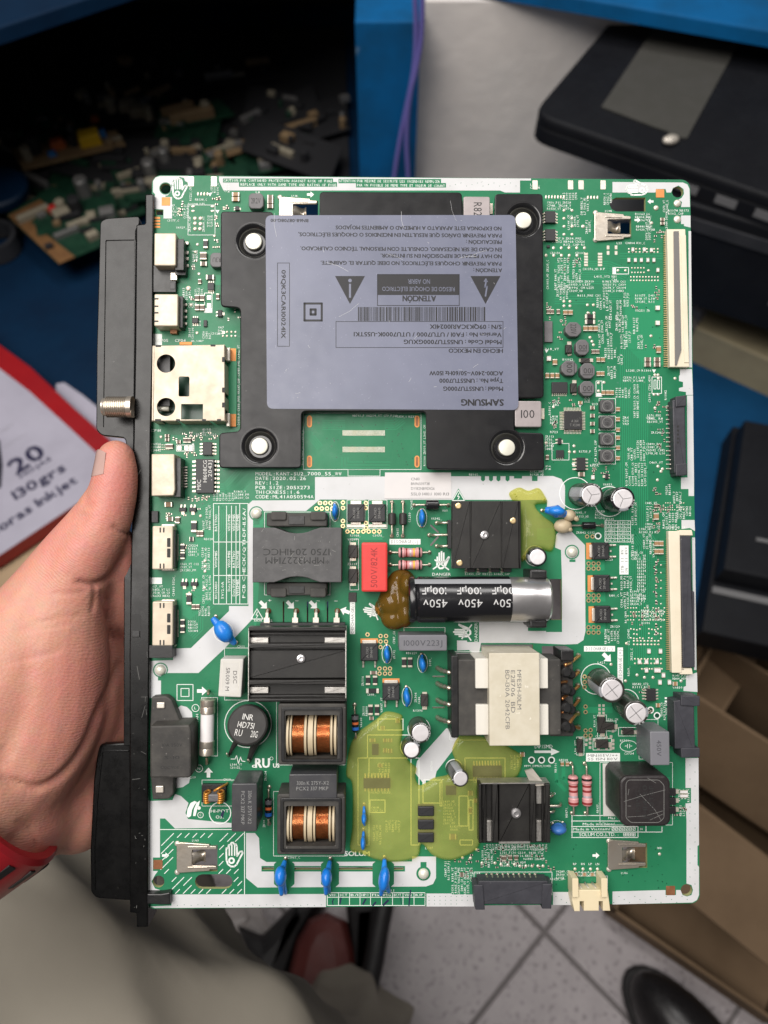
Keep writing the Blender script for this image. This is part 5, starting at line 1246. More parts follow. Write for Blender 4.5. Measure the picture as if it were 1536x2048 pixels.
for q in ((472, 390, 15, 7, 'tan'), (472, 400, 15, 8, 'tan'), (541, 396, 12, 8, 'brown'), (541, 404.5, 12, 8, 'brown'), (541, 414, 12, 8, 'brown'), (408, 514, 13, 15, 'brown'), (408, 529, 13, 9, 'brown'), (412, 489, 9, 18, 'black'), (421, 556, 16, 10, 'black'),
          (395, 597, 8, 12, 'brown'), (405, 597, 8, 12, 'brown'), (395, 616, 8, 12, 'brown'), (405, 616, 8, 12, 'brown'), (400, 564, 6, 10, 'brown'), (436, 594, 6, 12, 'brown'), (454, 600, 6, 9, 'brown'), (470, 605, 6, 9, 'brown'),
          (335, 872, 9, 6, 'brown'), (335, 880, 9, 6, 'brown'), (336, 893, 7, 10, 'brown'), (343, 893, 7, 10, 'brown'), (358, 884, 9, 7, 'brown'), (371, 881, 7, 10, 'brown'), (379, 881, 7, 10, 'brown'), (338, 1009, 15, 10, 'tan'), (341, 1038, 13, 9, 'brown'), (356, 1040, 8, 13, 'brown'), (397, 1067, 6, 12, 'brown'), (404, 1067, 6, 12, 'brown'), (389, 1053, 11, 22, 'black'), (384, 1078, 9, 9, 'black'), (379, 1197, 10, 22, 'black'), (366, 1095, 8, 14, 'black'), (366, 1111, 8, 14, 'black'), (366, 1245, 8, 14, 'black'), (366, 1258, 8, 14, 'black'), (388, 1213, 7, 10, 'brown'), (396, 1213, 7, 10, 'brown'),
          (1130, 626, 8, 10, 'tan'), (1140, 626, 8, 10, 'tan'), (1096, 624, 6, 10, 'brown'), (1104, 624, 6, 10, 'brown'), (1116, 624, 6, 10, 'brown'), (1179, 634, 20, 9, 'black'), (1179, 645, 20, 8, 'black'), (1170, 658, 8, 11, 'tan'), (1180, 658, 8, 11, 'tan'), (1190, 658, 8, 11, 'tan'), (1186, 704, 7, 9, 'brown'), (1194, 704, 7, 9, 'brown'), (1196, 720, 7, 10, 'tan'), (1205, 720, 7, 10, 'tan'), (1196, 748, 7, 10, 'tan'), (1204, 748, 7, 10, 'tan'), (1109, 725, 8, 12, 'tan'), (1097, 718, 8, 10, 'white'), (1094, 752, 7, 11, 'tan'), (1104, 752, 7, 11, 'tan'), (1114, 752, 7, 11, 'tan'), (1206, 786, 7, 10, 'tan'), (1215, 786, 7, 10, 'tan'), (1223, 786, 7, 10, 'tan'), (1160, 806, 9, 6, 'tan'), (1184, 816, 9, 7, 'brown'), (1184, 832, 9, 7, 'brown'), (1184, 848, 9, 7, 'brown'), (1184, 863, 9, 7, 'brown'), (1235, 819, 7, 9, 'tan'), (1235, 839, 7, 9, 'tan'), (1235, 860, 7, 9, 'tan'), (1235, 876, 7, 9, 'tan'), (1235, 896, 7, 9, 'tan'), (1235, 917, 7, 9, 'tan'), (1316, 700, 9, 14, 'tan'), (1294, 720, 13, 9, 'brown'), (1313, 720, 13, 9, 'brown'), (1294, 730, 13, 8, 'brown'), (1313, 730, 13, 8, 'brown'), (1094, 915, 6, 10, 'brown'), (1162, 949, 13, 8, 'brown'), (1185, 955, 6, 8, 'white'),
          (1311, 1033, 10, 14, 'tan'), (1312, 1087, 9, 11, 'tan'), (1321, 1087, 9, 11, 'tan'), (1312, 1103, 9, 11, 'tan'), (1321, 1103, 9, 11, 'tan'), (1311, 1012, 6, 9, 'brown'), (1315, 1410, 9, 7, 'tan'), (1349, 1367, 10, 7, 'tan'), (1297, 1302, 6, 10, 'white'), (1320, 1302, 6, 10, 'white'), (1278, 1323, 6, 10, 'white'), (1292, 1323, 6, 10, 'white'), (1313, 1323, 6, 10, 'white'), (1292, 1340, 6, 10, 'white'), (1311, 1340, 6, 10, 'white'), (1317, 1340, 6, 10, 'white'), (1326, 1350, 6, 10, 'white'), (1319, 1364, 6, 10, 'white'), (1338, 1364, 6, 10, 'white'),
          (1324, 440, 9, 6, 'brown'), (1324, 448, 9, 6, 'brown'), (1265, 500, 5, 9, 'white'), (1288, 500, 5, 9, 'white'), (1302, 501, 5, 9, 'white'), (1257, 521, 5, 9, 'white'), (1270, 521, 5, 9, 'white'), (1282, 521, 5, 9, 'white'), (1295, 521, 5, 9, 'white'), (1307, 521, 5, 9, 'white'), (1315, 541, 5, 9, 'white'), (1314, 617, 9, 9, 'white'), (1314, 647, 9, 9, 'white'),
          (736, 1360, 8, 18, 'black'), (750, 1360, 8, 18, 'black'), (741, 1419, 8, 20, 'black'), (754, 1419, 8, 20, 'black'), (745, 1381, 26, 9, 'black'), (808, 1324, 9, 19, 'black'), (820, 1324, 9, 19, 'black'), (747, 1345, 14, 6, 'brown'), (743, 1436, 9, 6, 'brown'), (1124, 1527, 6, 8, 'tan'), (1134, 1527, 6, 8, 'tan'), (1151, 1748, 8, 5, 'tan'), (1168, 1748, 8, 5, 'tan'), (1184, 1748, 8, 5, 'tan'), (1198, 1748, 8, 5, 'tan'), (1044, 1508, 10, 8, 'tan'), (1008, 1715, 7, 10, 'brown'), (1020, 1714, 7, 10, 'brown'), (1032, 1714, 7, 10, 'brown'), (923, 1748, 8, 7, 'brown'), (1172, 745, 6, 9, 'brown'), (1177, 630, 5, 8, 'brown')):
    smd(*q)
for i in range(6): smd(1362 + (i % 3) * 5, 1583 + (i // 3) * 8, 5, 6, 'white')

# integrated circuits with lead rows
def ic(x0, y0, x1, y1, z, left=0, right=0, top=0, bot=0, plen=6, m='ic_black', name='chip_package', pw=0.45, dot=None):
    a = B(x0, y1, z); b = B(x1, y0, z)
    v, f = boxvf(a[0], b[0], a[1], b[1], 0.1, z, .1, .12)
    o = finish(name, v, f, m, root, smooth=35)
    mb = MB(); L = plen * 0.19
    for n, side in ((left, 'l'), (right, 'r'), (top, 't'), (bot, 'b')):
        for i in range(n):
            t = (i + .5) / n
            if side in 'lr':
                y = a[1] + (b[1] - a[1]) * t; w = (b[1] - a[1]) / n * pw
                xs = (a[0] - L, a[0]) if side == 'l' else (b[0], b[0] + L)
                xm = a[0] - L * .35 if side == 'l' else b[0] + L * .35
                mb.add(*boxvf(xs[0], xs[1], y - w / 2, y + w / 2, 0.02, .18)); mb.add(*boxvf(min(xm, a[0] if side == 'l' else b[0]), max(xm, a[0] if side == 'l' else b[0]), y - w / 2, y + w / 2, .1, z * .55))
            else:
                x = a[0] + (b[0] - a[0]) * t; w = (b[0] - a[0]) / n * pw
                ys = (b[1], b[1] + L) if side == 't' else (a[1] - L, a[1])
                ym = b[1] + L * .35 if side == 't' else a[1] - L * .35
                mb.add(*boxvf(x - w / 2, x + w / 2, ys[0], ys[1], 0.02, .18)); mb.add(*boxvf(x - w / 2, x + w / 2, min(ym, b[1] if side == 't' else a[1]), max(ym, b[1] if side == 't' else a[1]), .1, z * .55))
    if mb.n: mb.build('lead_row', ['solder'], o)
    return o
o = ic(391, 918, 428, 986, 2.2, 8, 8, plen=9); txt(o, (('M0C', 398, 969, 8, 20, 90), ('H1608CG', 410, 942, 7.5, 44, 90), ('. 2043J', 420, 940, 7.5, 40, 90)), 2.22, 'ic_white')
ic(405, 884, 424, 910, 1.6, 4, 4, plen=7); ic(1091, 422, 1111, 445, 1.6, 4, 4); ic(1091, 458, 1111, 481, 1.6, 4, 4); ic(1154, 915, 1171, 941, 1.6, 4, 4, plen=7); ic(1294, 1378, 1312, 1402, 1.6, 4, 4, plen=7)
o = ic(1129, 822, 1164, 859, 1.4, 12, 12, 12, 12, plen=8); txt(o, (('A 364', 1150, 842, 5, 14), ('T. IC240', 1150, 850, 5, 20), ('. :', 1158, 836, 4, 6)), 1.42, 'ic_ink')
ic(1104, 764, 1135, 786, 1.2, 0, 0, 0, 8, plen=5); ic(1113, 900, 1128, 915, 1.0, 0, 0, 0, 4, plen=3)
ic(415, 565, 428, 580, 1.1, 0, 0, 3, 3, plen=5); ic(384, 635, 396, 646, 1.1, 0, 0, 3, 3, plen=4); ic(407, 640, 414, 653, 0.8)
for x in (358, 378): ic(x, 1015, x + 14, 1023, 1.1, 0, 0, 2, 1, plen=6, name='transistor'); ic(x + 3, 1164, x + 17, 1172, 1.1, 0, 0, 2, 1, plen=6, name='transistor')
ic(435, 620, 444, 633, 1.1, 2, 1, plen=4, name='transistor'); ic(1116, 876, 1123, 888, 1.1, 2, 1, plen=4, name='transistor'); ic(1211, 947, 1217, 958, 1.1, 1, 2, plen=4, name='transistor'); ic(470, 412, 478, 420, 1.0, 2, 1, plen=3, name='transistor'); ic(1094, 490, 1100, 495, .8)
bx('memory_chip', 1089, 642, 1105, 684, 0, 1.0, 'inductor_grey')
ic(303, 1022, 316, 1045, 1.3, name='sensor')

# small wound inductors
def octa(x0, y0, x1, y1, z, m, cut=.3):
    a = B(x0, y1, z); b = B(x1, y0, z); w, hh = b[0] - a[0], b[1] - a[1]; c = cut * w
    return [(a[0] + c, a[1]), (b[0] - c, a[1]), (b[0], a[1] + c), (b[0], b[1] - c), (b[0] - c, b[1]), (a[0] + c, b[1]), (a[0], b[1] - c), (a[0], a[1] + c)]
def powind(x0, y0, x1, y1, t, z=3.2, m='inductor_grey', cut=.27, ang=180, bar=True):
    p = roundpoly(octa(x0, y0, x1, y1, z, m, cut), .5, 3)
    o = finish('inductor', *prism(p, 0.1, z, .3), m, root, smooth=40)
    pr = Print(); cx, cy = (x0 + x1) / 2, (y0 + y1) / 2; s = (x1 - x0)
    pr.text(t, cx, cy, s * .36, s * .62, ang, h=z + .02, key='reg')
    if bar:
        q = {180: ((-.33, .28), (.33, .28)), 0: ((-.33, -.28), (.33, -.28)), -90: ((.3, -.33), (.3, .33)), 90: ((-.3, -.33), (-.3, .33))}[ang]
        pr.line([(cx + u * s, cy + v_ * s) for u, v_ in q], 1.4, z + .02)
    pr.build('lettering', ['ind_ink'], o)
    return o
powind(1131, 644, 1163, 673, '220V', ang=-90, bar=False); powind(1152, 679, 1178, 710, '100'); powind(1123, 721, 1155, 751, '100', ang=-90); powind(1161, 726, 1190, 757, '100'); powind(1160, 762, 1189, 792, '100')
powind(497, 386, 527, 417, '2R2V', z=3.0, cut=.18, bar=False, ang=0); powind(420, 505, 446, 534, 'R3U', z=3.0, cut=.2, bar=False, ang=180)
for y in (799, 832, 865.5, 899):
    o = bx('inductor', 1201, y, 1229, y + 25, 0.1, 2.6, 'ferrite', r=.8, bev=.3)
    pr = Print(); pr.ring(1215, y + 12.5, 10, 1.2, 2.62, 1, n=28); pr.text('4R7', 1215, y + 12.5, 9, 13, 90, h=2.62, key='reg'); pr.build('lettering', ['ind_ink', 'ic_ink'], o)
def palein(x0, y0, x1, y1, t, z, ang, dx=0):
    o = bx('inductor', x0, y0, x1, y1, 0.1, z, 'inductor_pale', r=.7, bev=.35)
    txt(o, ((t, (x0 + x1) / 2 + dx, (y0 + y1) / 2, 16, 27, ang),), z + .02, 'ind_ink')
    a = B(x1, (y0 + y1) / 2); finish('terminal', *boxvf(a[0] - .8, a[0] + .9, a[1] - 2, a[1] + 2, .02, .8), 'solder', o)
palein(1030, 802, 1083, 854, '100', 4.6, 0); palein(927, 393, 980, 445, 'R82', 4.0, -90, 2)
# power diodes
def smb(x0, y0, x1, y1, vert=False, z=2.0):
    o = bx('diode_package', x0, y0, x1, y1, 0.1, z, 'ic_brown', r=.1, bev=.25)
    a = B(x0, y1); b = B(x1, y0); mb = MB()
    if vert:
        xm = (a[0] + b[0]) / 2; w = (b[0] - a[0]) * .33
        mb.add(*boxvf(xm - w, xm + w, b[1] - .2, b[1] + 1.0, .02, .5)); mb.add(*boxvf(xm - w, xm + w, a[1] - 1.0, a[1] + .2, .02, .5))
    else:
        ym = (a[1] + b[1]) / 2; w = (b[1] - a[1]) * .33
        mb.add(*boxvf(a[0] - 1.0, a[0] + .2, ym - w, ym + w, .02, .5)); mb.add(*boxvf(b[0] - .2, b[0] + 1.0, ym - w, ym + w, .02, .5))
    mb.build('terminal', ['solder'], o); return o
smb(1132, 689, 1144, 706, True); smb(1163, 716, 1180, 726); smb(1142, 766, 1154, 785, True); smb(697, 1090, 715, 1116, True, 2.2); smb(697, 1138, 715, 1166, True, 2.2)
smb(1197, 1435, 1211, 1467, True); smb(1203, 1446, 1229, 1460); smb(1247, 1458, 1268, 1470); smb(1155, 1480, 1166, 1506, True); smb(1194, 1481, 1217, 1497); smb(842, 1389, 856, 1413, True)
bx('transistor', 697, 1185, 713, 1204, 0, .5, 'ic_brown')

# power transistors with metal tab
def dpak(x0, y0, x1, y1, tab, z=2.3):
    o = bx('power_transistor', x0, y0, x1, y1, 0.15, z, 'ic_black', r=.1, bev=.3)
    a = B(x0, y1); b = B(x1, y0); mb = MB(); cu = MB()
    w, hh = b[0] - a[0], b[1] - a[1]
    if tab == 'l':
        mb.add(*boxvf(a[0] - 1.5, a[0] + .3, a[1] + hh * .12, b[1] - hh * .12, .25, 1.1, .3, .15)); cu.add(*boxvf(a[0] - 2.6, a[0] + .2, a[1] + .1, b[1] - .1, .02, .15))
        for t in (.16, .84):
            y = a[1] + hh * t; mb.add(*tube([(b[0] - .2, y, 1.0), (b[0] + .6, y, .9), (b[0] + 1.1, y, .3), (b[0] + 2.4, y, .2)], .42, 8))
        y = a[1] + hh * .5; mb.add(*boxvf(b[0], b[0] + .6, y - .35, y + .35, .5, 1.0))
    elif tab == 't':
        mb.add(*boxvf(a[0] + w * .1, b[0] - w * .1, b[1] - .3, b[1] + 1.4, .25, 1.1, .3, .15)); cu.add(*boxvf(a[0], b[0], b[1] - .2, b[1] + 1.9, .02, .15))
        for t in (.16, .84):
            x = a[0] + w * t; mb.add(*tube([(x, a[1] + .2, 1.0), (x, a[1] - .6, .9), (x, a[1] - 1.1, .3), (x, a[1] - 2.3, .2)], .40, 8))
    else:
        mb.add(*boxvf(a[0] + w * .18, b[0] - w * .18, b[1] - .2, b[1] + 1.2, .1, .7, .2, .1)); mb.add(*boxvf(a[0] + w * .2, b[0] - w * .2, a[1] - .9, a[1] + .2, .1, .7, .2, .1)); cu.add(*boxvf(a[0] - .3, b[0] + .3, a[1] - 2.0, a[1] - .9, .02, .2), 1)
    mb.build('tab', ['tin'], o, smooth=40); cu.build('copper_land', ['copper_pad', 'tin'], o)
    txt(o, (('AOD', (x0 + x1) / 2 - 4, (y0 + y1) / 2, 4.5, 22, 90), ('2N60', (x0 + x1) / 2 + 4, (y0 + y1) / 2, 4.5, 22, 90)), z + .02, 'ic_ink')
dpak(1186, 1085, 1218, 1119, 'l'); dpak(1189, 1150, 1220, 1184, 'l'); dpak(1191, 1212, 1221, 1246, 'l'); dpak(721, 1287, 756, 1322, 't'); dpak(765, 1367, 799, 1401, 't'); dpak(695, 1008, 729, 1044, 'b'); dpak(738, 1008, 771, 1044, 'b')

# axial parts
def axial(name, p0, p1, hz, body, prof, mats_bands, leads=True, lr=.38):
    """p0,p1 lead ends in pixels; body = (t0,t1) along; prof bands [(t0,t1,r,mat)] in mm fractions"""
    A, C = Vector(B3(*p0, hz)), Vector(B3(*p1, hz)); d = C - A; L = d.length; a = d.normalized()
    mb = MB(); names = []
    for t0, t1, r, mm in prof:
        if mm not in names: names.append(mm)
        if isinstance(r, tuple): pr = [(t0 * L, r[0]), ((t0 + t1) / 2 * L, (r[0] + r[1]) / 2 + (.15 if abs(r[0] - r[1]) > .2 else 0)), (t1 * L, r[1])]
        else: pr = [(t0 * L, r), (t1 * L, r)]
        v, f = revolve(pr, A, a, 20); mb.add(v, f, names.index(mm))
    o = mb.build(name, names, root, smooth=50)
    ld = MB()
    for P, s in ((A, 1), (C, -1)):
        e = P + a * s * (body[0] if s > 0 else 1 - body[1]) * L
        g = Vector((P.x, P.y, -.2)); pts = [e, P + a * s * 1.0, P + a * s * .25 - Vector((0, 0, .35)), Vector((P.x, P.y, hz * .4)), g]
        ld.add(*tube(spline([tuple(q) for q in pts], 4), lr, 8)); ld.add(*ellipsoid((P.x, P.y, .05), .85, .85, .45, n=10, m=6))
    ld.build('wire_lead', ['lead'], o, smooth=True)
    return o
def dring(x, y, px=5.3): return 0
for p0, p1 in (((784, 1004), (784, 1072)), ((806, 1004), (806, 1072))): axial('diode', p0, p1, 2.2, (.36, .64), [(.33, .38, (1.15, 1.45), 'ic_brown'), (.38, .62, 1.45, 'ic_brown'), (.62, .67, (1.45, 1.15), 'ic_brown')], None, lr=.42)
axial('diode', (829, 1010), (898, 1010), 2.4, (.33, .70), [(.33, .36, (1.5, 1.85), 'sleeve_black'), (.36, .66, 1.85, 'sleeve_black'), (.66, .70, (1.85, 1.5), 'sleeve_black')], None, lr=.42)
axial('diode', (1138, 1051), (1207, 1051), 1.8, (.38, .78), [(.38, .40, (1.1, 1.35), 'sleeve_black'), (.40, .74, 1.35, 'sleeve_black'), (.74, .76, (1.35, 1.1), 'sleeve_black')], None, lr=.32)
def pinkres(p0, p1, bands):
    prof = [(.20, .24, (1.3, 1.85), 'pink_body'), (.24, .32, 1.85, 'pink_body'), (.32, .36, (1.85, 1.62), 'pink_body'), (.36, .64, 1.62, 'pink_body'), (.64, .68, (1.62, 1.85), 'pink_body'), (.68, .76, 1.85, 'pink_body'), (.76, .80, (1.85, 1.3), 'pink_body')]
    for t, mm, r in bands: prof.append((t - .022, t + .022, r + .02, mm))
    axial('resistor', p0, p1, 2.6, (.22, .78), prof, None)
pinkres((781, 1105), (860, 1105), [(.27, 'band_black', 1.85), (.40, 'band_red', 1.62), (.50, 'band_silver', 1.62), (.59, 'band_yellow', 1.62), (.73, 'band_black', 1.85)])
pinkres((781, 1130), (860, 1130), [(.27, 'band_black', 1.85), (.40, 'band_red', 1.62), (.50, 'band_silver', 1.62), (.59, 'band_yellow', 1.62), (.73, 'band_black', 1.85)])
for x in (1147.5, 1175): pinkres((x - 2, 1531), (x, 1631), [(.27, 'band_black', 1.85), (.40, 'band_red', 1.62), (.50, 'band_red', 1.62), (.61, 'band_silver', 1.62), (.74, 'band_red', 1.85)])
def darkres(p0, p1, b1):
    axial('resistor', p0, p1, 2.2, (.25, .80), [(.25, .29, (.9, 1.35), 'sleeve_black'), (.29, .40, 1.35, 'band_grey'), (.40, .48, 1.22, 'sleeve_black'), (.48, .55, 1.22, b1), (.55, .63, 1.22, 'sleeve_black'), (.63, .72, 1.35, 'band_blue'), (.72, .78, (1.35, .9), 'sleeve_black')], None, lr=.32)
darkres((709, 1412), (712, 1478), 'band_orange'); darkres((537, 1578), (537, 1652), 'band_orange')
# glass-and-ceramic fuse
A, C = B3(416, 1389, 4.2), B3(413, 1516, 4.2)
A, C = Vector(A), Vector(C); d = (C - A).normalized(); L = (C - A).length
fu = finish('fuse', *revolve([(L * .29, 2.45), (L * .73, 2.45)], A, d, 24), 'ceramic', root, smooth=50)
for t0, t1 in ((.07, .30), (.72, .95)):
    tt = [(L * t0, 2.2), (L * t0 + .3, 2.75), (L * (t0 + t1) / 2 - .4, 2.75), (L * (t0 + t1) / 2, 2.6), (L * (t0 + t1) / 2 + .4, 2.75), (L * t1 - .3, 2.75), (L * t1, 2.5)]
    finish('end_cap', *revolve(tt, A, d, 24), 'nickel', fu, smooth=50)
for P, q in ((A, (418, 1381)), (C, (415, 1525))):
    g = B3(*q, 0); finish('wire_lead', *tube(spline([tuple(P), ((P.x + g[0]) / 2 + .3, (P.y + g[1]) / 2, 3.6), (g[0], g[1], 1.5), (g[0], g[1], -.2)], 5), .5, 8), 'lead_dark', fu, smooth=True)

# upright electrolytic cans
def can(base, top, h, rpx, sleeve='sleeve_black', vent=3, ring=True, marks=(), stripe=None):
    P, Q = Vector(B3(*base, 0.0)), Vector(B3(*top, h)); a = (Q - P); L = a.length; a.normalize()
    r = rpx * 0.188 * (288.0 - h) / 288.0
    prof = [(.1, r * .97), (.5, r), (1.2, r), (1.6, r * .93), (2.0, r), (L - .6, r), (L - .15, r * .97), (L, r * .90), (L + .02, r * .78)]
    o = finish('electrolytic_capacitor', *revolve(prof, P, a, 36), sleeve, root, smooth=40)
    tp = Q + a * .03
    finish('can_top', *revolve([(-.3, r * .80), (.0, r * .80), (.06, r * .74)], tp, a, 32), 'alu_top', o, smooth=40)
    u = a.orthogonal().normalized(); w = a.cross(u)
    mb = MB()
    for k in range(vent):
        t = 2 * math.pi * k / vent + math.pi / 2 * .93
        dd = u * math.cos(t) + w * math.sin(t); n = a.cross(dd)
        q0, q1 = tp + a * .08, tp + a * .08 + dd * r * .68
        s = n * .13; mb.add([tuple(q0 - s), tuple(q1 - s), tuple(q1 + s), tuple(q0 + s), tuple(q0 - a * .1 - s * .2), tuple(q1 - a * .1)], [(0, 1, 2, 3)], 0)
    if vent: mb.build('vent_score', ['alu'], o)
    if stripe is not None:       # grey polarity stripe over the rim and down the side
        mb = MB(); n = 6
        pts = []
        for tt, rr in ((L + .05, r * .80), (L - .02, r * .92), (L - .15, r * .985), (L - .6, r * 1.012), (2.2, r * 1.012)):
            for i in range(n + 1):
                q = math.radians(stripe - 24 + 48 * i / n)
                e1 = Vector((1, 0, 0)) - a * a.x; e1.normalize(); e2 = a.cross(e1)
                pts.append(tuple(P + a * tt + (e1 * math.cos(q) + e2 * math.sin(q)) * (rr + .02)))
        fs = [(k * (n + 1) + i, (k + 1) * (n + 1) + i, (k + 1) * (n + 1) + i + 1, k * (n + 1) + i + 1) for k in range(4) for i in range(n)]
        mb.add(pts, fs); mb.build('polarity_stripe', ['sleeve_grey'], o, smooth=True)
    for (t, ang) in marks:       # lettering round the rim
        mb = MB(); v, f, wd = layout(t, 'reg'); hgt = 1.5
        e1 = Vector((1, 0, 0)) - a * a.x; e1.normalize(); e2 = a.cross(e1)
        pts = []
        for x, y in v:
            q = math.radians(ang) + (wd / 2 - x) * hgt / r * .9
            rr = r * .82 + (y) * r * .16
            zz = L + .08 - max(0, (rr / r - .86)) * 1.6
            pts.append(tuple(P + a * zz + (e1 * math.cos(q) + e2 * math.sin(q)) * rr))
        mb.add(pts, f); mb.build('lettering', ['sleeve_ink'], o)
    return o
can((1158, 989), (1183, 990), 17.0, 24, 'sleeve_olive', 3, stripe=165, marks=(('25 V', 265), ('470', 60)))
can((1222, 1000), (1246, 998), 15.5, 24.5, 'sleeve_black', 3, stripe=275, marks=(('470', 340), ('CD1', 170)))
can((1197, 1360), (1224, 1380), 19.0, 26, 'sleeve_olive', 4, stripe=190, marks=(('400V', 95),))
can((1247, 1405), (1272, 1426), 17.0, 25, 'sleeve_olive', 4, stripe=5, marks=(('8.2uF', 285),))
can((836, 1452), (841, 1466), 10.5, 20.5, 'sleeve_olive', 0, marks=(('VENTVENT', 20), ('VENT', 230)))
can((820, 1489), (823, 1500), 10.0, 18, 'sleeve_olive', 0, stripe=50)
can((907, 1536), (921, 1557), 13.5, 17, 'sleeve_olive', 0, stripe=100, marks=(('6,3', 200),))
can((1069, 1110), (1075, 1114), 9.0, 19, 'sleeve_black', 0, stripe=190)

# blue-coated disc capacitors
def bluecap(cx, cy, rx, ry, ang, h, tails, m='blue_epoxy', rz=1.7):
    """centre, half sizes in pixels at height h; tails: pixel end points (px,py,h)"""
    c = B3(cx, cy, h); mb = MB(); a = math.radians(ang)
    mb.add(*ellipsoid(c, rx * .181, ry * .181, max(rz, rx * .17), a, 20, 14))
    for t in tails:
        e = B3(*t); mid = tuple(c[i] * .55 + e[i] * .45 for i in range(3))
        mb.add(*tube(spline([c, mid, e], 5), [rx * .13 * (1 - .062 * k) + .15 for k in range(11)], 10))
    o = mb.build('disc_capacitor', [m], root, smooth=True)
    ld = MB()
    for t in tails:
        e = B3(*t); ld.add(*tube([e, (e[0], e[1], -.2)], .3, 6)); ld.add(*ellipsoid((e[0], e[1], .03), .8, .8, .4, n=8, m=6))
    ld.build('wire_lead', ['lead'], o, smooth=True)
    return o
bluecap(447, 1263, 17, 24, 32, 6.5, ((425, 1236, 6.0), (470, 1287, 3.0)), rz=3)
bluecap(670, 1022, 6.5, 14, 0, 4, ((669, 1008, 2), (671, 1038, 2)), rz=3.2); bluecap(844, 1036, 6.5, 15, 0, 4, ((843, 1020, 2), (844, 1052, 2)), rz=3.2)
bluecap(774, 1309, 6.5, 14, 8, 4, ((774, 1293, 2), (774, 1325, 2)), rz=3.2); bluecap(845, 1328, 7, 15, 8, 4, ((844, 1310, 2), (846, 1343, 2)), rz=3.2); bluecap(814, 1395, 7, 16, 10, 4, ((813, 1376, 2), (814, 1412, 2)), rz=3.2)
bluecap(728, 1637, 5.2, 11, 0, 5, ((728, 1613, 2.5), (729, 1650, 3)), rz=3); bluecap(726, 1686, 5.2, 13, 0, 5, ((727, 1663, 2.5), (728, 1697, 3)), rz=3)
bluecap(561, 1752, 12, 19, 0, 7, ((570, 1722, 2.5), (563, 1789, 4), (571, 1786, 1)), rz=3.4); bluecap(653, 1755, 11, 18, 0, 7, ((660, 1722, 2.5), (652, 1788, 4), (658, 1784, 1)), rz=3.4); bluecap(768, 1758, 11, 24, -8, 8, ((769, 1719, 2.5), (762, 1790, 4), (778, 1784, 1)), rz=3.4)
bluecap(1117, 1658, 16, 9.5, 0, 7, ((1108, 1652, 2), (1128, 1650, 2)), 'blue_dull', rz=3)
bluecap(1113, 1023, 18, 11, -8, 6, ((1090, 1020, 5), (1135, 1030, 4)), rz=3)

# ------------------------------------------------ moulded film capacitors and other boxes
def boxcap(name, x0, y0, x1, y1, h, m, lines, ink, r=.5, bev=.35, base=None, ridge=False):
    a = B(x0, y1, h); b = B(x1, y0, h)
    v, f = boxvf(a[0], b[0], a[1], b[1], 0.2, h, r, bev)
    o = finish(name, v, f, m, root, smooth=40)
    if ridge: pass
    if lines: txt(o, lines, h + .02, ink)
    return o
boxcap('film_capacitor', 723, 1085, 775, 1184, 9.5, 'red_box', (('500V/824K', 748, 1134, 13, 80, 90, 'reg'),), 'red_ink', r=.7, bev=.7)
boxcap('film_capacitor', 798, 1270, 894, 1302, 11.5, 'grey_box', (('1000V223J', 847, 1286, 11, 77, 0, 'reg'),), 'grey_ink')
boxcap('film_capacitor', 463, 1567, 514, 1664, 15.5, 'dark_box', (('330n K 275Y-X2', 499.5, 1615, 7, 66, -90), ('PCX2 337 MKP', 485.5, 1616, 7, 66, -90)), 'box_ink')
boxcap('film_capacitor', 578, 1548, 674, 1598, 13.5, 'dark_box', (('330n K 275Y-X2', 626, 1566, 7, 64, 0), ('PCX2 337 MKP', 625, 1577, 7, 64, 0)), 'box_ink')
boxcap('film_capacitor', 1301, 1463, 1339, 1531, 14.5, 'grey_box', (('450V', 1318, 1497, 9, 31, -90),), 'grey_ink')
# cement resistor, leaning slightly
tp = [B(441, 1318, 8.5), B(487, 1318, 8.5), B(482, 1395, 8.5), B(436, 1393, 8.5)]
cr = finish('cement_resistor', *prism(roundpoly(tp, .5, 3), .3, 8.5, .4), 'cement', root, smooth=40)
txt(cr, (('DSC', 470, 1355, 7.5, 25, -90), ('5R009 M', 455, 1359, 7.5, 46, -92)), 8.53, 'cement_ink')
pr = Print(); pr.line([(445, 1324), (479, 1324), (476, 1388), (442, 1387)], .8, 8.52, 0, True); pr.build('moulded_rim', ['core_white'], cr)
# big square power inductor
p = roundpoly(octa(1241, 1551, 1341, 1654, 17.5, '', .10), 1.0, 4)
bi = finish('power_inductor', *prism(p, .2, 17.5, .8), 'inductor_dark', root, smooth=40)
pr = Print(); q = roundpoly([(1257, 1560), (1318, 1560), (1328, 1570), (1328, 1636), (1318, 1645), (1262, 1645), (1252, 1636), (1252, 1566)], 4, 3)
pr.line(q, .9, 17.52, 1, True)
for t, x, w in (('*MP1G.', 1276, 56), ('JH14.20', 1290, 68), ('20.0TBF', 1303, 66)): pr.text(t, x, 1604, 9, w, 90, h=17.53, key='reg')
for q in (((1248, 1603), (1290, 1590), (1330, 1580)), ((1255, 1612), (1262, 1612)), ((1280, 1588), (1310, 1620), (1322, 1640)), ((1255, 1634), (1290, 1632), (1325, 1622)), ((1295, 1556), (1312, 1566)), ((1258, 1578), (1256, 1590)), ((1300, 1640), (1326, 1628))): pr.line(q, .6, 17.525, 1)
pr.build('lettering', ['ind_ink', 'ic_ink'], bi)
for i in range(3):
    bx('terminal', 1338, 1578 + i * 18, 1352, 1592 + i * 18, 0.1, 1.2, 'ic_black', bi); x, y = B(1352, 1582 + i * 18); finish('solder_tab', *boxvf(x - .4, x + .8, y - .8, y + .8, .03, .6), 'solder', bi)
bx('paper_base', 1206, 1526, 1300, 1632, 0.1, .4, 'cement', bi, at=0)

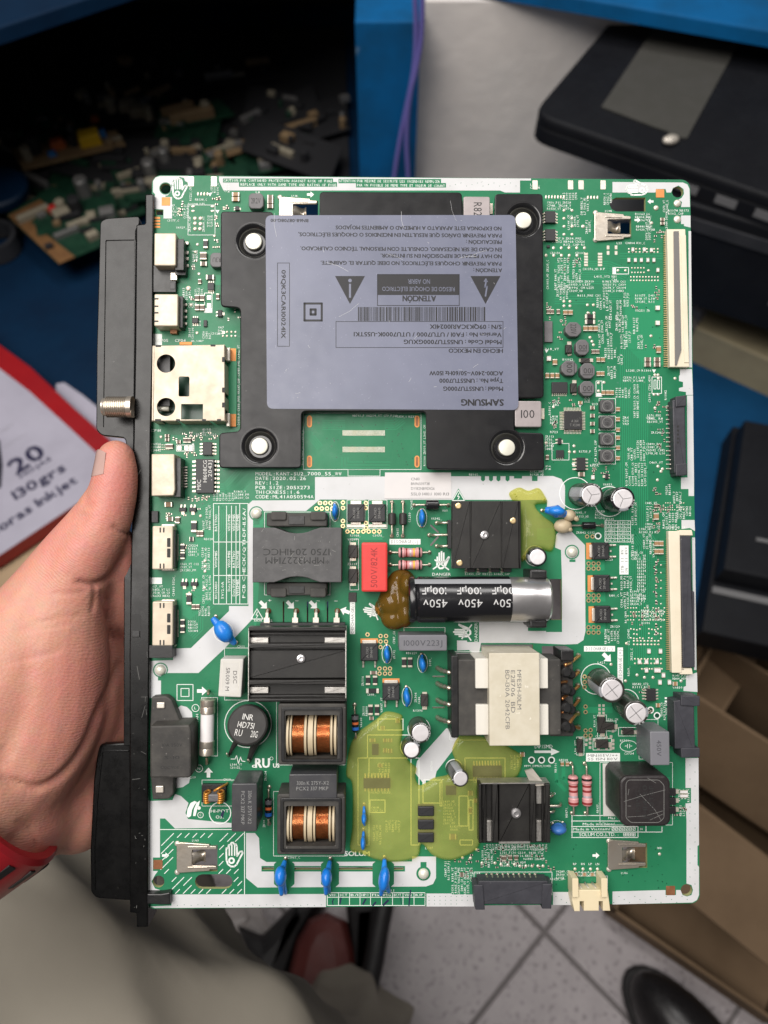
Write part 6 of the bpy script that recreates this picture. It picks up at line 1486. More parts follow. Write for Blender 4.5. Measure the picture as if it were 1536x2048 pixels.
# ------------------------------------------------ heatsinks
def screw(px, py, h, parent, rpx=9, m='alu'):
    c = B3(px, py, h); r = rpx * .181
    o = finish('screw', *revolve([(-.2, r), (.5, r), (.8, r * .85), (.9, r * .5), (.55, r * .45), (.5, .02)], c, (0, 0, 1), 20), m, parent, smooth=50)
    return o
def pinhead(px, py, h, parent, rpx=6):
    c = B3(px, py, h); r = rpx * .18
    finish('rivet', *revolve([(-.2, r), (.35, r), (.5, r * .7)], c, (0, 0, 1), 18), 'gold_pad', parent, smooth=50)
# upper-right heatsink (flat, three lands)
hs = bx('heatsink', 904, 1002, 1041, 1137, 6.2, 9.0, 'heatsink', r=.05, bev=.15)
for x0, x1, z in ((905, 940, 9.8), (943, 1002, 9.35), (1005, 1037, 9.8), (1039.2, 1041.5, 10.0)): bx('fin_land', x0, 1002, x1, 1137, 9.0, z, 'heatsink', hs, r=.02, bev=.15)
screw(968.6, 1070, 9.35, hs); pinhead(916.6, 1012, 9.8, hs); pinhead(1026, 1041.6, 9.8, hs); pinhead(919, 1126, 9.8, hs)
bx('mounted_transistor', 896, 1040, 925, 1097, 1.5, 6.0, 'ic_black', hs)
for y, x0 in ((1046, 874), (1070, 859), (1092, 874)):
    e = B3(x0, y, 0); s = B3(899, y, 4); finish('transistor_lead', *tube(spline([s, (e[0] + 1.8, e[1], 3.8), (e[0] + .4, e[1], 1.4), (e[0], e[1], -.2)], 4), .5, 8), 'lead', hs, smooth=True)
    c = B3(x0, y); finish('solder_joint', *ellipsoid((c[0], c[1], .1), 1.0, .9, .6, n=10, m=6), 'lead', hs, smooth=True)
for i in range(4): bx('diode_package', 934 + i * 24, 1137, 950 + i * 24, 1144, 0.1, 2.0, 'ic_black', at=1); smd(938 + i * 24 - 6, 1141, 5, 7, 'brown')
# left heatsink over the bridge rectifier
hs = bx('heatsink', 497, 1254, 692, 1404, 5.5, 9.0, 'heatsink', r=.05, bev=.1)
for y0, y1, z in ((1254, 1262, 14.0), (1264, 1271, 11.5), (1287, 1297, 13.0), (1300, 1357, 11.0), (1360, 1370, 13.0), (1390, 1396, 11.5), (1397, 1404, 14.0)): bx('fin', 497, y0, 692, y1, 9.0, z, 'heatsink', hs, r=.05, bev=.25, at=z)
for x0, x1 in ((498, 537), (649, 691)):
    for y0, y1 in ((1275, 1286), (1374, 1387)): bx('spring_clip', x0, y0, x1, y1, 9.0, 10.6, 'raw_alu', hs, r=.1, bev=.2)
bx('edge_cut', 496, 1256, 498, 1402, 6, 13.2, 'raw_alu', hs, r=0, bev=0); bx('edge_cut', 690.5, 1256, 692.5, 1402, 6, 13.2, 'raw_alu', hs, r=0, bev=0)
screw(602, 1317, 11.0, hs)
bx('bridge_rectifier', 520, 1246, 690, 1258, 1.5, 5.4, 'ic_black', hs, at=5.4)
for i, x in enumerate((536, 592, 633, 674)):
    mb = MB(); a = B(x, 1241); w = 1.1
    mb.add(*boxvf(a[0] - w, a[0] + w, a[1] - 4.5, a[1] + 1.4, 3.0, 3.6, .1, .1)); mb.add(*boxvf(a[0] - .55, a[0] + .55, a[1] + 1.2, a[1] + 3.2, 2.6, 3.2, .1, .1)); mb.add(*tube(spline([(a[0], a[1] + 3, 2.9), (a[0] + .1, a[1] + 3.9, 1.8), (a[0] + .1, a[1] + 4.0, -.2)], 4), .42, 8))
    mb.build('rectifier_lead', ['tin'], hs, smooth=40)
    via_c = B(x + 1, 1222); finish('solder_joint', *ellipsoid((via_c[0], via_c[1], .05), 1.1, 1.1, .5, n=10, m=6), 'copper_dull', hs, smooth=True)
# lower heatsink (vertical channels)
hs = bx('heatsink', 958, 1568, 1100, 1686, 6.0, 9.5, 'heatsink', r=.05, bev=.1)
for x0, x1, z in ((958, 963, 14), (963.5, 972, 11), (985, 996, 13), (998, 1059, 11.2), (1061, 1071, 13), (1084, 1090, 11), (1091, 1100, 14)): bx('fin', x0, 1568, x1, 1686, 9.5, z, 'heatsink', hs, r=.05, bev=.25, at=z)
for x0, x1 in ((974, 983), (1073, 1083)):
    bx('spring_clip', x0, 1641, x1, 1683, 9.5, 10.8, 'raw_alu', hs, r=.1, bev=.2)
bx('spring_clip', 1073, 1570, 1083, 1608, 9.5, 10.8, 'raw_alu', hs, r=.1, bev=.2); bx('edge_cut', 998, 1683, 1060, 1687.5, 6.5, 11.5, 'raw_alu', hs, r=0, bev=0); bx('edge_cut', 958, 1565, 1099, 1568, 6.5, 12.5, 'raw_alu', hs, r=0, bev=0)
screw(1032, 1626, 11.2, hs, 10)
q = [B(1052, 1545, 8), B(1068, 1541, 8), B(1088, 1566, 10), B(1060, 1568, 10)]
finish('spring_strip', [(*q[0], 6), (*q[1], 6), (*q[2], 12.5), (*q[3], 12.5), (*q[0], 5), (*q[1], 5), (*q[2], 11.5), (*q[3], 11.5)], [(0, 3, 2, 1), (4, 5, 6, 7), (0, 1, 5, 4), (1, 2, 6, 5), (2, 3, 7, 6), (3, 0, 4, 7)], 'tin', hs)
for yy, e in ((1592, 1106), (1612, 1121), (1624, 1108)):
    finish('transistor_lead', *tube(spline([B3(1095, yy, 4), B3(e - 4, yy, 4), B3(e, yy - 3, 2.5), B3(e, yy - 5, -.2)], 5), .55, 8), 'lead', hs, smooth=True)

# ------------------------------------------------ wound parts
# flat ferrite transformer with its bobbin flanges
a, b = B(505, 1165, 11.0), B(683, 1055, 11.0); cx = (a[0] + b[0]) / 2; W2 = (b[0] - a[0]) / 2
out = [(a[0], a[1]), (a[0] + W2 * .48, a[1])] + [(cx + W2 * .52 * math.sin(t), a[1] + 2.1 * (math.cos(t) - math.cos(1.0)) / (1 - math.cos(1.0)) * 1.0) for t in np.linspace(-1.0, 1.0, 9)[1:-1]] + [(b[0] - W2 * .48, a[1]), (b[0], a[1]),
       (b[0], b[1]), (b[0] - W2 * .48, b[1])] + [(cx + W2 * .52 * math.sin(t), b[1] - 2.1 * (math.cos(t) - math.cos(1.0)) / (1 - math.cos(1.0))) for t in np.linspace(1.0, -1.0, 9)[1:-1]] + [(a[0] + W2 * .48, b[1]), (a[0], b[1])]
tf = finish('transformer', *prism(out, .5, 11.0, .25), 'ferrite', root, smooth=35)
pr = Print()
pr.text('1750 2041HCC', 592, 1104, 13, 132, 180, h=11.02, key='reg'); pr.text('*MPM322714M', 594, 1121, 13, 128, 180, h=11.02, key='reg')
pr.build('lettering', ['ind_ink'], tf)
pr = Print()
for _ in range(46):
    x, y = 512 + random.random() * 165, 1062 + random.random() * 95; t = random.random() * 6.28; l = random.random() ** 3 * 9 + .6
    pr.line([(x, y), (x + l * math.cos(t), y + l * math.sin(t))], .45 + random.random() * .5, 11.015)
pr.build('scuff', ['ic_ink'], tf)
for y0, y1, s in ((1026, 1053, 1), (1166, 1191, -1)):
    fl = bx('bobbin_flange', 533, y0, 654, y1, .6, 6.5, 'plastic_dust', tf, r=.6, bev=.4)
    for x0 in (541, 620): bx('flange_block', x0, y0 + (-3 if s > 0 else 10), x0 + 32, y1 + (-12 if s > 0 else 4), .8, 7.2, 'plastic_dust', tf, r=.8, bev=.4)
    for x in (546, 640):
        c = B(x, (y0 + y1) / 2, 6.55); finish('flange_hole', [(*q, 6.53) for q in circle(*c, .45, 12)], [tuple(range(12))], 'ind_ink', tf)
    bx('flange_recess', 577, y0 + 6, 609, y1 - 4, 6.0, 6.8, 'plastic_black', tf, r=.2)
# common-mode chokes: black frame, two wound sections
def choke(x0, y0, x1, y1, wx0, wy0, wx1, wy1, h):
    o_ = [B(x0, y1, h), B(x1, y1, h), B(x1, y0, h), B(x0, y0, h)]; i_ = [B(wx0, wy1, h), B(wx1, wy1, h), B(wx1, wy0, h), B(wx0, wy0, h)]
    fr = plate('choke', roundpoly(o_, 1.0), [roundpoly(i_, .6)], .3, h, .5, ['plastic_dust'], root, smooth=40)
    plate('inner_rim', roundpoly(inset(o_, 1.2), .8), [roundpoly(inset(o_, 2.2), .7)], h - .2, h + .7, .3, ['plastic_black'], fr, smooth=40)
    bx('frame_floor', x0, y0, x1, y1, .2, .6, 'plastic_black', fr, at=h)
    ym = (wy0 + wy1) / 2; hc = h * .46; R = (wy1 - wy0) * .5 * .176
    A = Vector(B3(wx0 - 1, ym, hc + 5)); C = Vector(B3(wx1 + 1, ym, hc + 5)); A.z = C.z = hc; L = C.x - A.x
    A2 = (A.x, A.y, hc)
    cuts = ((.035, .075), (.10, .13), (.37, .41), (.44, .53), (.555, .59), (.86, .895), (.93, .97))
    mb = MB()
    mb.add(*revolve([(0, R * .70), (L, R * .70)], A2, (1, 0, 0), 28), 0)
    for t0, t1 in cuts: mb.add(*revolve([(L * t0, R * .70), (L * t0, R), (L * t1, R), (L * t1, R * .70)], A2, (1, 0, 0), 32, False), 0)
    mb.build('bobbin', ['bobbin'], fr, smooth=40)
    for t0, t1 in ((.14, .36), (.60, .85)):
        n = 13; prof = []
        for k in range(n):
            for j in range(5):
                t = (k + j / 5) / n; prof.append((L * (t0 + (t1 - t0) * t), R * .84 + .42 * math.sin(math.pi * j / 5) - .1))
        finish('copper_winding', *revolve(prof, A2, (1, 0, 0), 32, False), 'copper_wire', fr, smooth=60)
    return fr
choke(556, 1407, 692, 1530, 571, 1430, 675, 1518, 13.0); choke(554, 1588, 690, 1710, 572, 1612, 671, 1692, 13.0)
x, y = B(618, 1659, 12.3); finish('ink_dot', [(*q, 12.35) for q in circle(x, y, .45, 10)], [tuple(range(10))], 'ind_ink', root)
# small toroid choke
c = B3(428, 1591, 4.5); mb = MB(); R_ = 2.6
mb.add(*boxvf(c[0] - 2.3, c[0] + 2.3, c[1] - 1.9, c[1] + .9, 1.5, 6.0, .4, .5))
to = mb.build('toroid_choke', ['inductor_grey'], root, smooth=40)
for s in (-1, 1):
    wv = MB()
    for k in range(5):
        t = -.9 + k * .42; r0 = 3.3
        pts = [(c[0] + s * (2.1 + .6 * math.cos(q) * 1.6) + s * .5 * math.cos(t), c[1] - .4 + t * 1.9, 4.2 + 2.2 * math.sin(q)) for q in np.linspace(0, 2 * math.pi, 13)]
        wv.add(*tube(pts, .42, 6, False))
    wv.build('copper_winding', ['enamel_orange'], to, smooth=True)
bx('toroid_base', 403, 1569, 452, 1605, .2, 2.0, 'plastic_black', to, at=2)
finish('wire_lead', *tube(spline([B3(428, 1582, 6), B3(440, 1575, 6), B3(452, 1569, 3), B3(455, 1566, -.2)], 5), .42, 8), 'enamel_orange', to, smooth=True)
# main transformer
hT = 18.0
mt = bx('transformer', 979, 1306, 1079, 1492, .3, hT, 'core_cream', r=.3, bev=.3)
txt(mt, (('MFESH-10LM', 1038.5, 1380, 8.2, 78, -90), ('E211706  BD', 1026, 1384, 8.2, 84, -90), ('BD-130A 2042CFB', 1015, 1400, 8.2, 117, -90)), hT + .03, 'core_ink')
bx('bobbin_body', 915, 1318, 1122, 1472, .4, 13.5, 'plastic_dust', mt, at=13.5, r=.6, bev=.5)
bx('bobbin_flange', 903, 1311, 917, 1476, .4, 14.0, 'plastic_black', mt, r=.4, bev=.4)
for q in ((951, 1317, 985, 1377), (952, 1409, 985, 1470), (1070, 1317, 1096, 1377), (1070, 1409, 1097, 1470)): bx('core_half', *q, .4, 15.0, 'core_white', mt, r=.3, bev=.25)
bx('pin_block', 1122, 1300, 1148, 1322, .4, 12.0, 'plastic_black', mt, r=.4, bev=.4); bx('bobbin_step', 1100, 1318, 1146, 1473, .4, 9.0, 'plastic_dust', mt, at=9, r=.6, bev=.4)
for y in (1340, 1374, 1410, 1447): finish('pin_post', *revolve([(0, 1.9), (5.0, 1.9), (5.8, 1.2)], B3(1126, y, 9), (0, 0, 1), 16), 'plastic_black', mt, smooth=50); finish('pin_post', *revolve([(0, 1.7), (3.0, 1.7), (3.7, 1.0)], B3(1138, y + 6, 8.5), (0, 0, 1), 16), 'plastic_black', mt, smooth=50)
for pts in (((1130, 1330), (1140, 1326), (1150, 1318), (1158, 1312)), ((1118, 1365), (1132, 1363), (1146, 1354), (1157, 1344)), ((1124, 1398), (1134, 1390), (1146, 1382), (1157, 1372)), ((1124, 1424), (1136, 1421), (1148, 1412), (1158, 1400)), ((1120, 1424), (1118, 1442), (1122, 1454), (1136, 1457), (1150, 1454), (1158, 1456)), ((1138, 1448), (1146, 1436), (1152, 1430), (1157, 1428))):
    n = len(pts); P3 = [B3(x, y, 12.0 - 9.5 * k / (n - 1) if k > 0 else 12) for k, (x, y) in enumerate(pts)]
    finish('wire_lead', *tube(spline(P3, 5), .62, 8), 'copper_bright', mt, smooth=True)
    e = B3(*pts[-1], 2.5); finish('solder_joint', *ellipsoid((e[0], e[1], 1.6), 1.0, 1.1, 1.3, n=10, m=8), 'lead', mt, smooth=True)
for y in (1341, 1372, 1405, 1440):
    P3 = [B3(906, y + 6, 9), B3(895, y + 3, 8), B3(884, y, 5), B3(876, y - 4, 1.5), B3(875, y - 6, -.2)]
    finish('wire_lead', *tube(spline(P3, 5), [.75 + .22 * math.sin(k * 1.9) for k in range(21)], 8), 'lead', mt, smooth=True)
# varistor disc, tilted
c = Vector(B3(496, 1450, 9)); up = Vector((0.05, .32, 1)).normalized(); R_ = 40 * .18
vd = MB(); vd.add(*revolve([(-1.9, R_ * .90), (-1.5, R_ * .98), (0, R_ * 1.02), (1.5, R_ * .98), (1.9, R_ * .90)], c, up, 36))
for s, q in ((-1, (458, 1510)), (1, (497, 1521))):
    e = B3(q[0], q[1], .8); st = c + Vector((s * 3.0 if s > 0 else -4.0, -R_ * .8, -2.5)); vd.add(*tube(spline([tuple(st), ((st.x + e[0]) / 2, (st.y + e[1]) / 2 + .3, 4.0), e], 5), [1.7 - .1 * k for k in range(11)] if s > 0 else [1.3 - .09 * k for k in range(11)], 10))
vd = vd.build('varistor', ['disc_black'], root, smooth=45)
for q in ((456, 1513), (498, 1525)):
    e = B3(*q, 0); finish('wire_lead', *tube(spline([(e[0] + .3, e[1] + 2.2, 4), (e[0] + .2, e[1] + 1, 1.8), (e[0], e[1], -.2)], 4), .42, 8), 'lead', vd, smooth=True)
def plane_text(items, c, up, lift, m, parent):
    ux = Vector((1, 0, 0)) - up * up.x; ux.normalize(); uy = up.cross(ux); mb = MB()
    for t, dx, dy, hh, ww in items:
        v, f, w = layout(t, 'reg'); sx = ww / w
        mb.add([tuple(c + up * lift + ux * (dx + (x - w / 2) * sx * .97 - (y - .5) * hh * -.18) + uy * (dy + (y - .5) * hh - (x - w / 2) * sx * .12)) for x, y in v], f)
    mb.build('lettering', [m], parent)
plane_text((('INR', .2, 2.6, 2.0, 4.2), ('14D751', -.4, -.2, 2.0, 6.2), ('RU@', -2.6, -2.8, 2.2, 3.4), ('20G', 2.6, -3.3, 2.2, 2.6)), c, up, 1.93, 'ic_white', vd)
# big can lying on its side, in a plastic cradle
hC = 9.3; A = Vector(B3(816, 1199, 10)); C = Vector(B3(1098, 1199, 10)); A.z = C.z = hC; A.y = C.y = (A.y + C.y) / 2; L = C.x - A.x; R_ = 8.3
bc = finish('large_capacitor', *revolve([(0, R_ * .86), (.5, R_ * .97), (1.2, R_), (2.2, R_), (3.0, R_ * .93), (3.8, R_), (L * .715, R_), (L * .715 + .05, R_ * .985)], A, (1, 0, 0), 48), 'sleeve_black', root, smooth=40)
finish('bare_can', *revolve([(L * .70, R_ * .975), (L * .88, R_ * .975), (L * .90, R_ * .94), (L * .985, R_ * .94), (L, R_ * .86)], A, (1, 0, 0), 48), 'alu', bc, smooth=40)
def cyl(x, ang, r): return (A.x + x, A.y + r * math.sin(ang), hC + r * math.cos(ang))
mb = MB(); n = 10; xs = np.linspace(2.2, L * .715, 24); v = [cyl(x, math.radians(46 + 18 * i / n), R_ * 1.006) for x in xs for i in range(n + 1)]
mb.add(v, [(k * (n + 1) + i, (k + 1) * (n + 1) + i, (k + 1) * (n + 1) + i + 1, k * (n + 1) + i + 1) for k in range(23) for i in range(n)]); mb.build('polarity_stripe', ['sleeve_grey'], bc, smooth=True)
mb = MB()
for t, xc, ang, hh, w in [('450v', L * (.177 + .242 * k), -5, 2.8, 8.9) for k in range(3)] + [('100\u00b5F', L * (.170 + .242 * k), 26, 2.6, 8.9) for k in range(3)]:
    v, f, wd = layout(t, 'reg'); sx = w / wd
    pts = [(xc - (x - wd / 2) * sx, math.radians(ang) - (y - .5) * hh / R_) for x, y in v]
    mb.add([cyl(min(p[0], L * .712), p[1], R_ * 1.008) for p in pts], f)
mb.build('lettering', ['sleeve_ink'], bc)
cl = plate('cradle', ppoly([(1056, 1140), (1090, 1142), (1098, 1160), (1098, 1240), (1090, 1256), (1058, 1256), (1056, 1250), (1070, 1248), (1070, 1150), (1056, 1150)], 4), [], -3, 3.5, .4, ['plastic_black'], root, smooth=40)
for y0, y1 in ((1140, 1158), (1240, 1256)): bx('cradle_arm', 1060, y0, 1094, y1, .2, 12.5, 'plastic_black', cl, r=.5, bev=.6)
bx('cradle_tab', 1092, 1160, 1102, 1240, -2, 7.0, 'plastic_black', cl)

# ------------------------------------------------ sealing glue
def glue_shader(m, tcol, fac):
    nt = m.node_tree; N = nt.nodes; L_ = nt.links
    b = N['Principled BSDF']; b.inputs['Transmission Weight'].default_value = 0
    t = N.new('ShaderNodeBsdfTransparent'); t.inputs[0].default_value = (*tcol, 1)
    mx = N.new('ShaderNodeMixShader'); mx.inputs[0].default_value = fac
    L_.new(t.outputs[0], mx.inputs[1]); L_.new(b.outputs[0], mx.inputs[2]); L_.new(mx.outputs[0], N['Material Output'].inputs['Surface'])
glue_shader(M['glue_yellow'], (0.97, 0.97, 0.66), 0.22); glue_shader(M['glue_brown'], (0.72, 0.46, 0.17), 0.45)
M['glue_yellow'].node_tree.nodes['Principled BSDF'].inputs['Base Color'].default_value = (0.60, 0.58, 0.20, 1)
def blob(name, pts, hts, m, parent=root, r=2.5, lab=None):
    """glue puddle: smoothed outline, stepped rings up to its crown, then flat"""
    rj = random.Random(len(pts)); p = ppoly([(a + rj.uniform(-3, 3), b + rj.uniform(-3, 3)) for a, b in pts]); p = p[::-1] if area2(p) < 0 else p
    sm = [q[:2] for q in spline([(*q, 0) for q in p + [p[0]]], 5)[:-1]]
    n = len(sm); v = []; f = []
    for d, z in hts:
        rr = inset(sm, d); v += [(q[0], q[1], z) for q in rr]
    for k in range(len(hts) - 1): f += [(k * n + i, k * n + (i + 1) % n, (k + 1) * n + (i + 1) % n, (k + 1) * n + i) for i in range(n)]
    mb = MB(); mb.add(v, f)
    v2, f2 = fill2d([inset(sm, hts[-1][0])]); mb.add([(a, b, hts[-1][1]) for a, b, _ in v2], f2)
    o = mb.build(name, [m], parent)
    bm = bmesh.new(); bm.from_mesh(o.data); bmesh.ops.remove_doubles(bm, verts=bm.verts, dist=1e-6); bm.to_mesh(o.data); bm.free()
    o.data.polygons.foreach_set('use_smooth', np.ones(len(o.data.polygons), dtype=bool))
    return o
low2 = [(.12, .10), (.3, .55), (.7, .95), (1.2, 1.1)]
low = [(0, .10), (.10, .8), (.35, 1.5), (.8, 2.05), (1.4, 2.4), (2.0, 2.55)]
PUD = [(752, 1436), (775, 1424), (800, 1428), (806, 1444), (803, 1462), (806, 1490), (820, 1520), (832, 1535), (828, 1555), (838, 1572), (851, 1566), (868, 1553), (895, 1550), (908, 1524), (905, 1500), (916, 1478), (935, 1470), (985, 1478), (1030, 1500), (1046, 1512), (1043, 1540), (1025, 1557), (985, 1563), (958, 1570), (960, 1640), (955, 1688), (920, 1712), (890, 1718), (862, 1706), (846, 1690), (838, 1712), (800, 1720), (760, 1718), (722, 1708), (700, 1695), (702, 1650), (702, 1570), (694, 1545), (700, 1490), (722, 1458)]
gp = blob('glue_puddle', PUD, low, 'glue_yellow'); blob('glue_underlayer', PUD, low2, 'glue_yellow', gp)
tall = [(0, .12), (.25, 1.4), (.8, 2.6), (1.6, 3.3), (2.4, 3.6)]
PUD = [(1018, 984), (1035, 976), (1055, 980), (1075, 978), (1091, 990), (1092, 1008), (1070, 1012), (1085, 1030), (1108, 1045), (1114, 1075), (1100, 1105), (1075, 1098), (1055, 1110), (1042, 1120), (1040, 1060), (1040, 1010), (1024, 998)]
gp = blob('glue_puddle', PUD, low, 'glue_yellow'); blob('glue_underlayer', PUD, low2, 'glue_yellow', gp)
def lump(name, items, m, vox=.45, it=8, parent=root):
    """soft lump: ellipsoids fused into one skin"""
    mb = MB()
    for q, r in items: mb.add(*ellipsoid(B3(*q), *r, n=20, m=14))
    me = bpy.data.meshes.new(name); me.from_pydata((np.vstack(mb.v)).tolist(), [], mb.f); o = bpy.data.objects.new(name, me); COL.objects.link(o)
    md = o.modifiers.new('r', 'REMESH'); md.mode = 'VOXEL'; md.voxel_size = vox; sm = o.modifiers.new('s', 'SMOOTH'); sm.factor = .5; sm.iterations = it
    m2 = bpy.data.meshes.new_from_object(o.evaluated_get(bpy.context.evaluated_depsgraph_get()))
    v = [tuple(x.co) for x in m2.vertices]; f = [tuple(p.vertices) for p in m2.polygons]
    bpy.data.objects.remove(o); bpy.data.meshes.remove(me); bpy.data.meshes.remove(m2)
    return finish(name, v, f, m, parent, smooth=True)
lump('glue_lump', (((803, 1160, 2), (5.0, 4.0, 4.0)), ((792, 1180, 2), (6.0, 5, 4.5)), ((786, 1205, 2), (5.8, 6, 5.5)), ((788, 1235, 2), (5.0, 4.6, 4.5)), ((812, 1170, 4), (3, 5, 6)), ((808, 1200, 3), (4, 6, 5)), ((810, 1228, 3), (3, 5, 5.5)), ((770, 1215, 1), (4, 4, 2.5))), 'glue_brown')
for q, r in (((1126, 1052, 3), (3.4, 2.7, 2.5)), ((1139, 1031, 4), (2.4, 2.2, 2.4))):
    c = B3(*q); mb = MB(); mb.add(*ellipsoid(c, *r, n=18, m=12)); mb.add(*ellipsoid((c[0] + 2.2, c[1] - 1.2, c[2] + 1), 1.2, .9, .9, -.6)); mb.build('glue_bead', ['bobbin'], root, smooth=True)
# parts drowned in the glue
ic(727, 1557, 780, 1577, 1.6, 0, 0, 8, 8, plen=8); ic(946, 1532, 1003, 1554, 1.6, 0, 0, 10, 10, plen=8); ic(744, 1488, 757, 1510, 1.2); ic(892, 1572, 912, 1590, 1.4)
for q in ((745, 1480, 12, 6), (770, 1480, 9, 6), (780, 1480, 9, 6), (770, 1500, 9, 7), (780, 1501, 9, 7), (765, 1455, 9, 6), (795, 1440, 9, 9), (905, 1672, 14, 10), (940, 1585, 10, 8), (760, 1530, 10, 6), (940, 1620, 6, 14), (950, 1600, 7, 7)): smd(*q, 'brown')
for y in (1613, 1640, 1666): bx('diode_package', 836, y, 868, y + 20, .2, 3.2, 'ic_black', r=.3, bev=.4)

# ------------------------------------------------ mounting dots, spring lugs
for px, py in ((513, 1027), (1144, 1104), (321, 1340), (847, 1747)):
    x, y = B(px, py); finish('solder_stud', *ellipsoid((x, y, .1), 2.0, 2.0, 1.5, n=18, m=10), 'pin_cap', root, smooth=True)
def lug(x0, y0, x1, y1, wx0, name='spring_lug'):
    """stamped contact clip: frame with two arms and a tongue bent down through the opening"""
    z = 1.0
    p = ppoly([(x0, y0), (x0 + 8, y0 - 2), (x1 - 14, y0 + 2), (x1 - 14, y0 + 5), (x1, y0 + 6), (x1, y0 + 12), (wx0, y0 + 13), (wx0, y1 - 13), (x1, y1 - 12), (x1, y1 - 6), (x1 - 14, y1 - 5), (x1 - 14, y1 - 2), (x0 + 8, y1 + 2), (x0, y1)], z)
    o = plate(name, roundpoly(p, .4, 3), [], .15, z, .2, ['nickel'], root, smooth=40)
    ym = (y0 + y1) / 2
    a = B3(wx0 - 2, ym, .8); mb = MB(); w = (y1 - y0) * .16 * .188 * 1.2
    cs = [(wx0 - 3, .8), (wx0 + 6, .2), (wx0 + 14, -1.6), (wx0 + 20, -2.2), (wx0 + 26, -.8)]
    v = []
    for px, z_ in cs:
        x, y = B(px, ym, 0); v += [(x, y - w, z_), (x, y + w, z_), (x, y - w, z_ - .3), (x, y + w, z_ - .3)]
    f = []
    for k in range(len(cs) - 1):
        i = 4 * k; f += [(i, i + 4, i + 5, i + 1), (i + 2, i + 3, i + 7, i + 6), (i, i + 2, i + 6, i + 4), (i + 1, i + 5, i + 7, i + 3)]
    mb.add(v, f); mb.build('tongue', ['nickel'], o, smooth=True)
    for yy in (y0, y1):
        c = B(x0 + 2, yy); finish('solder_joint', *ellipsoid((c[0], c[1], .05), 1.1, 1.1, .6, n=10, m=6), 'tin', o, smooth=True)
    for yy in (y0 + 8, y1 - 8): bx('crease', x0 + 22, yy - 2, x1 - 18, yy + 1, z - .1, z + .25, 'nickel', o, r=.1, bev=.1)
lug(1189, 426, 1262, 480, 1216); lug(558, 395, 634, 450, 586); lug(353, 1687, 433, 1744, 384); lug(1216, 1682, 1292, 1738, 1245)

# ------------------------------------------------ edge connectors
def pinrow(name, x, y0, y1, n, w, L, z, parent, m='gold_pad', vert=True):
    mb = MB()
    for i in range(n):
        t = (i + .5) / n
        c = B(x, y0 + (y1 - y0) * t, .2); mb.add(*boxvf(c[0] - L / 2, c[0] + L / 2, c[1] - w / 2, c[1] + w / 2, .05, z))
    return mb.build(name, [m], parent)
def quadbox(name, q, h0, h1, m, parent=root, r=.3, bev=.25):
    return finish(name, *prism(roundpoly([B(a, b, h1) for a, b in q], r, 3), h0, h1, bev), m, parent, smooth=40)
# two flat-cable sockets
f1 = quadbox('flat_cable_socket', [(1334, 458), (1371, 458), (1379, 734), (1340, 734)], .1, 2.4, 'conn_cream')
quadbox('latch_bar', [(1348, 462), (1358, 462), (1363, 700), (1358, 716), (1354, 730), (1351, 730)], 2.0, 3.0, 'flap_grey', f1, .1, .15)
pinrow('pin_row', 1331, 470, 735, 60, .32, 1.6, .6, f1)
quadbox('socket_edge', [(1362, 470), (1372, 470), (1378, 725), (1369, 725)], 2.3, 2.7, 'conn_cream', f1, .1, .1)
f2 = quadbox('flat_cable_socket', [(1337, 1062), (1360, 1062), (1364, 1346), (1344, 1346)], .1, 2.4, 'conn_cream')
quadbox('latch_flap', [(1361, 1072), (1382, 1072), (1383, 1180), (1389, 1184), (1390, 1335), (1366, 1335)], .6, 3.0, 'conn_grey', f2, .2, .25)
for y0, y1 in ((1060, 1071), (1336, 1349)): quadbox('socket_end', [(1358, y0), (1384, y0), (1386, y1), (1360, y1)], .1, 2.2, 'conn_cream', f2, .3, .2)
pinrow('pin_row', 1336, 1076, 1340, 64, .3, 1.6, .6, f2); pinrow('contact_row', 1360.5, 1076, 1338, 64, .25, .8, 2.55, f2, 'lead')
# dark wire-to-board sockets on the right edge
def darksocket(q, ears, px, y0, y1, n, name='wire_socket', h=4.8, plen=12):
    o = quadbox(name, q, .2, h, 'conn_grey', r=.3, bev=.35)
    for e in ears: quadbox('socket_ear', e, .2, h + .6, 'conn_grey', o, r=.3, bev=.3)
    mb = MB()
    for i in range(n):
        y = y0 + (y1 - y0) * (i + .5) / n; a = B3(px, y, 1.4); b = B3(px - plen, y, .1)
        mb.add(*tube(spline([(a[0] + .8, a[1], 1.5), (a[0] - .4, a[1], 1.4), (b[0] + .5, b[1], .4), b], 3), .24, 6))
    if n: mb.build('pin_row', ['tin'], o, smooth=True)
    return o
w1 = darksocket([(1345, 800), (1370, 796), (1373, 930), (1372, 950), (1349, 946)], [[(1351, 793), (1373, 790), (1373, 812), (1352, 814)], [(1352, 928), (1374, 926), (1375, 950), (1352, 952)]], 1344, 808, 942, 15)
for i in range(5): bx('slot', 1354, 851 + i * 8, 1358, 855 + i * 8, 4.7, 4.83, 'ind_ink', w1, r=0, bev=0)
w2 = darksocket([(1348, 1402), (1388, 1396), (1391, 1508), (1362, 1508), (1361, 1498), (1350, 1498)], [[(1362, 1391), (1400, 1393), (1400, 1412), (1388, 1413), (1362, 1411)], [(1362, 1496), (1400, 1496), (1400, 1515), (1363, 1516)]], 1348, 1406, 1498, 6, h=7.0)
w3 = darksocket([(957, 1762), (1096, 1762), (1096, 1809), (957, 1809)], [[(947, 1770), (966, 1770), (970, 1820), (951, 1820)], [(1085, 1768), (1105, 1768), (1103, 1818), (1084, 1818)]], 0, 0, 0, 0, h=6.0)
mb = MB()
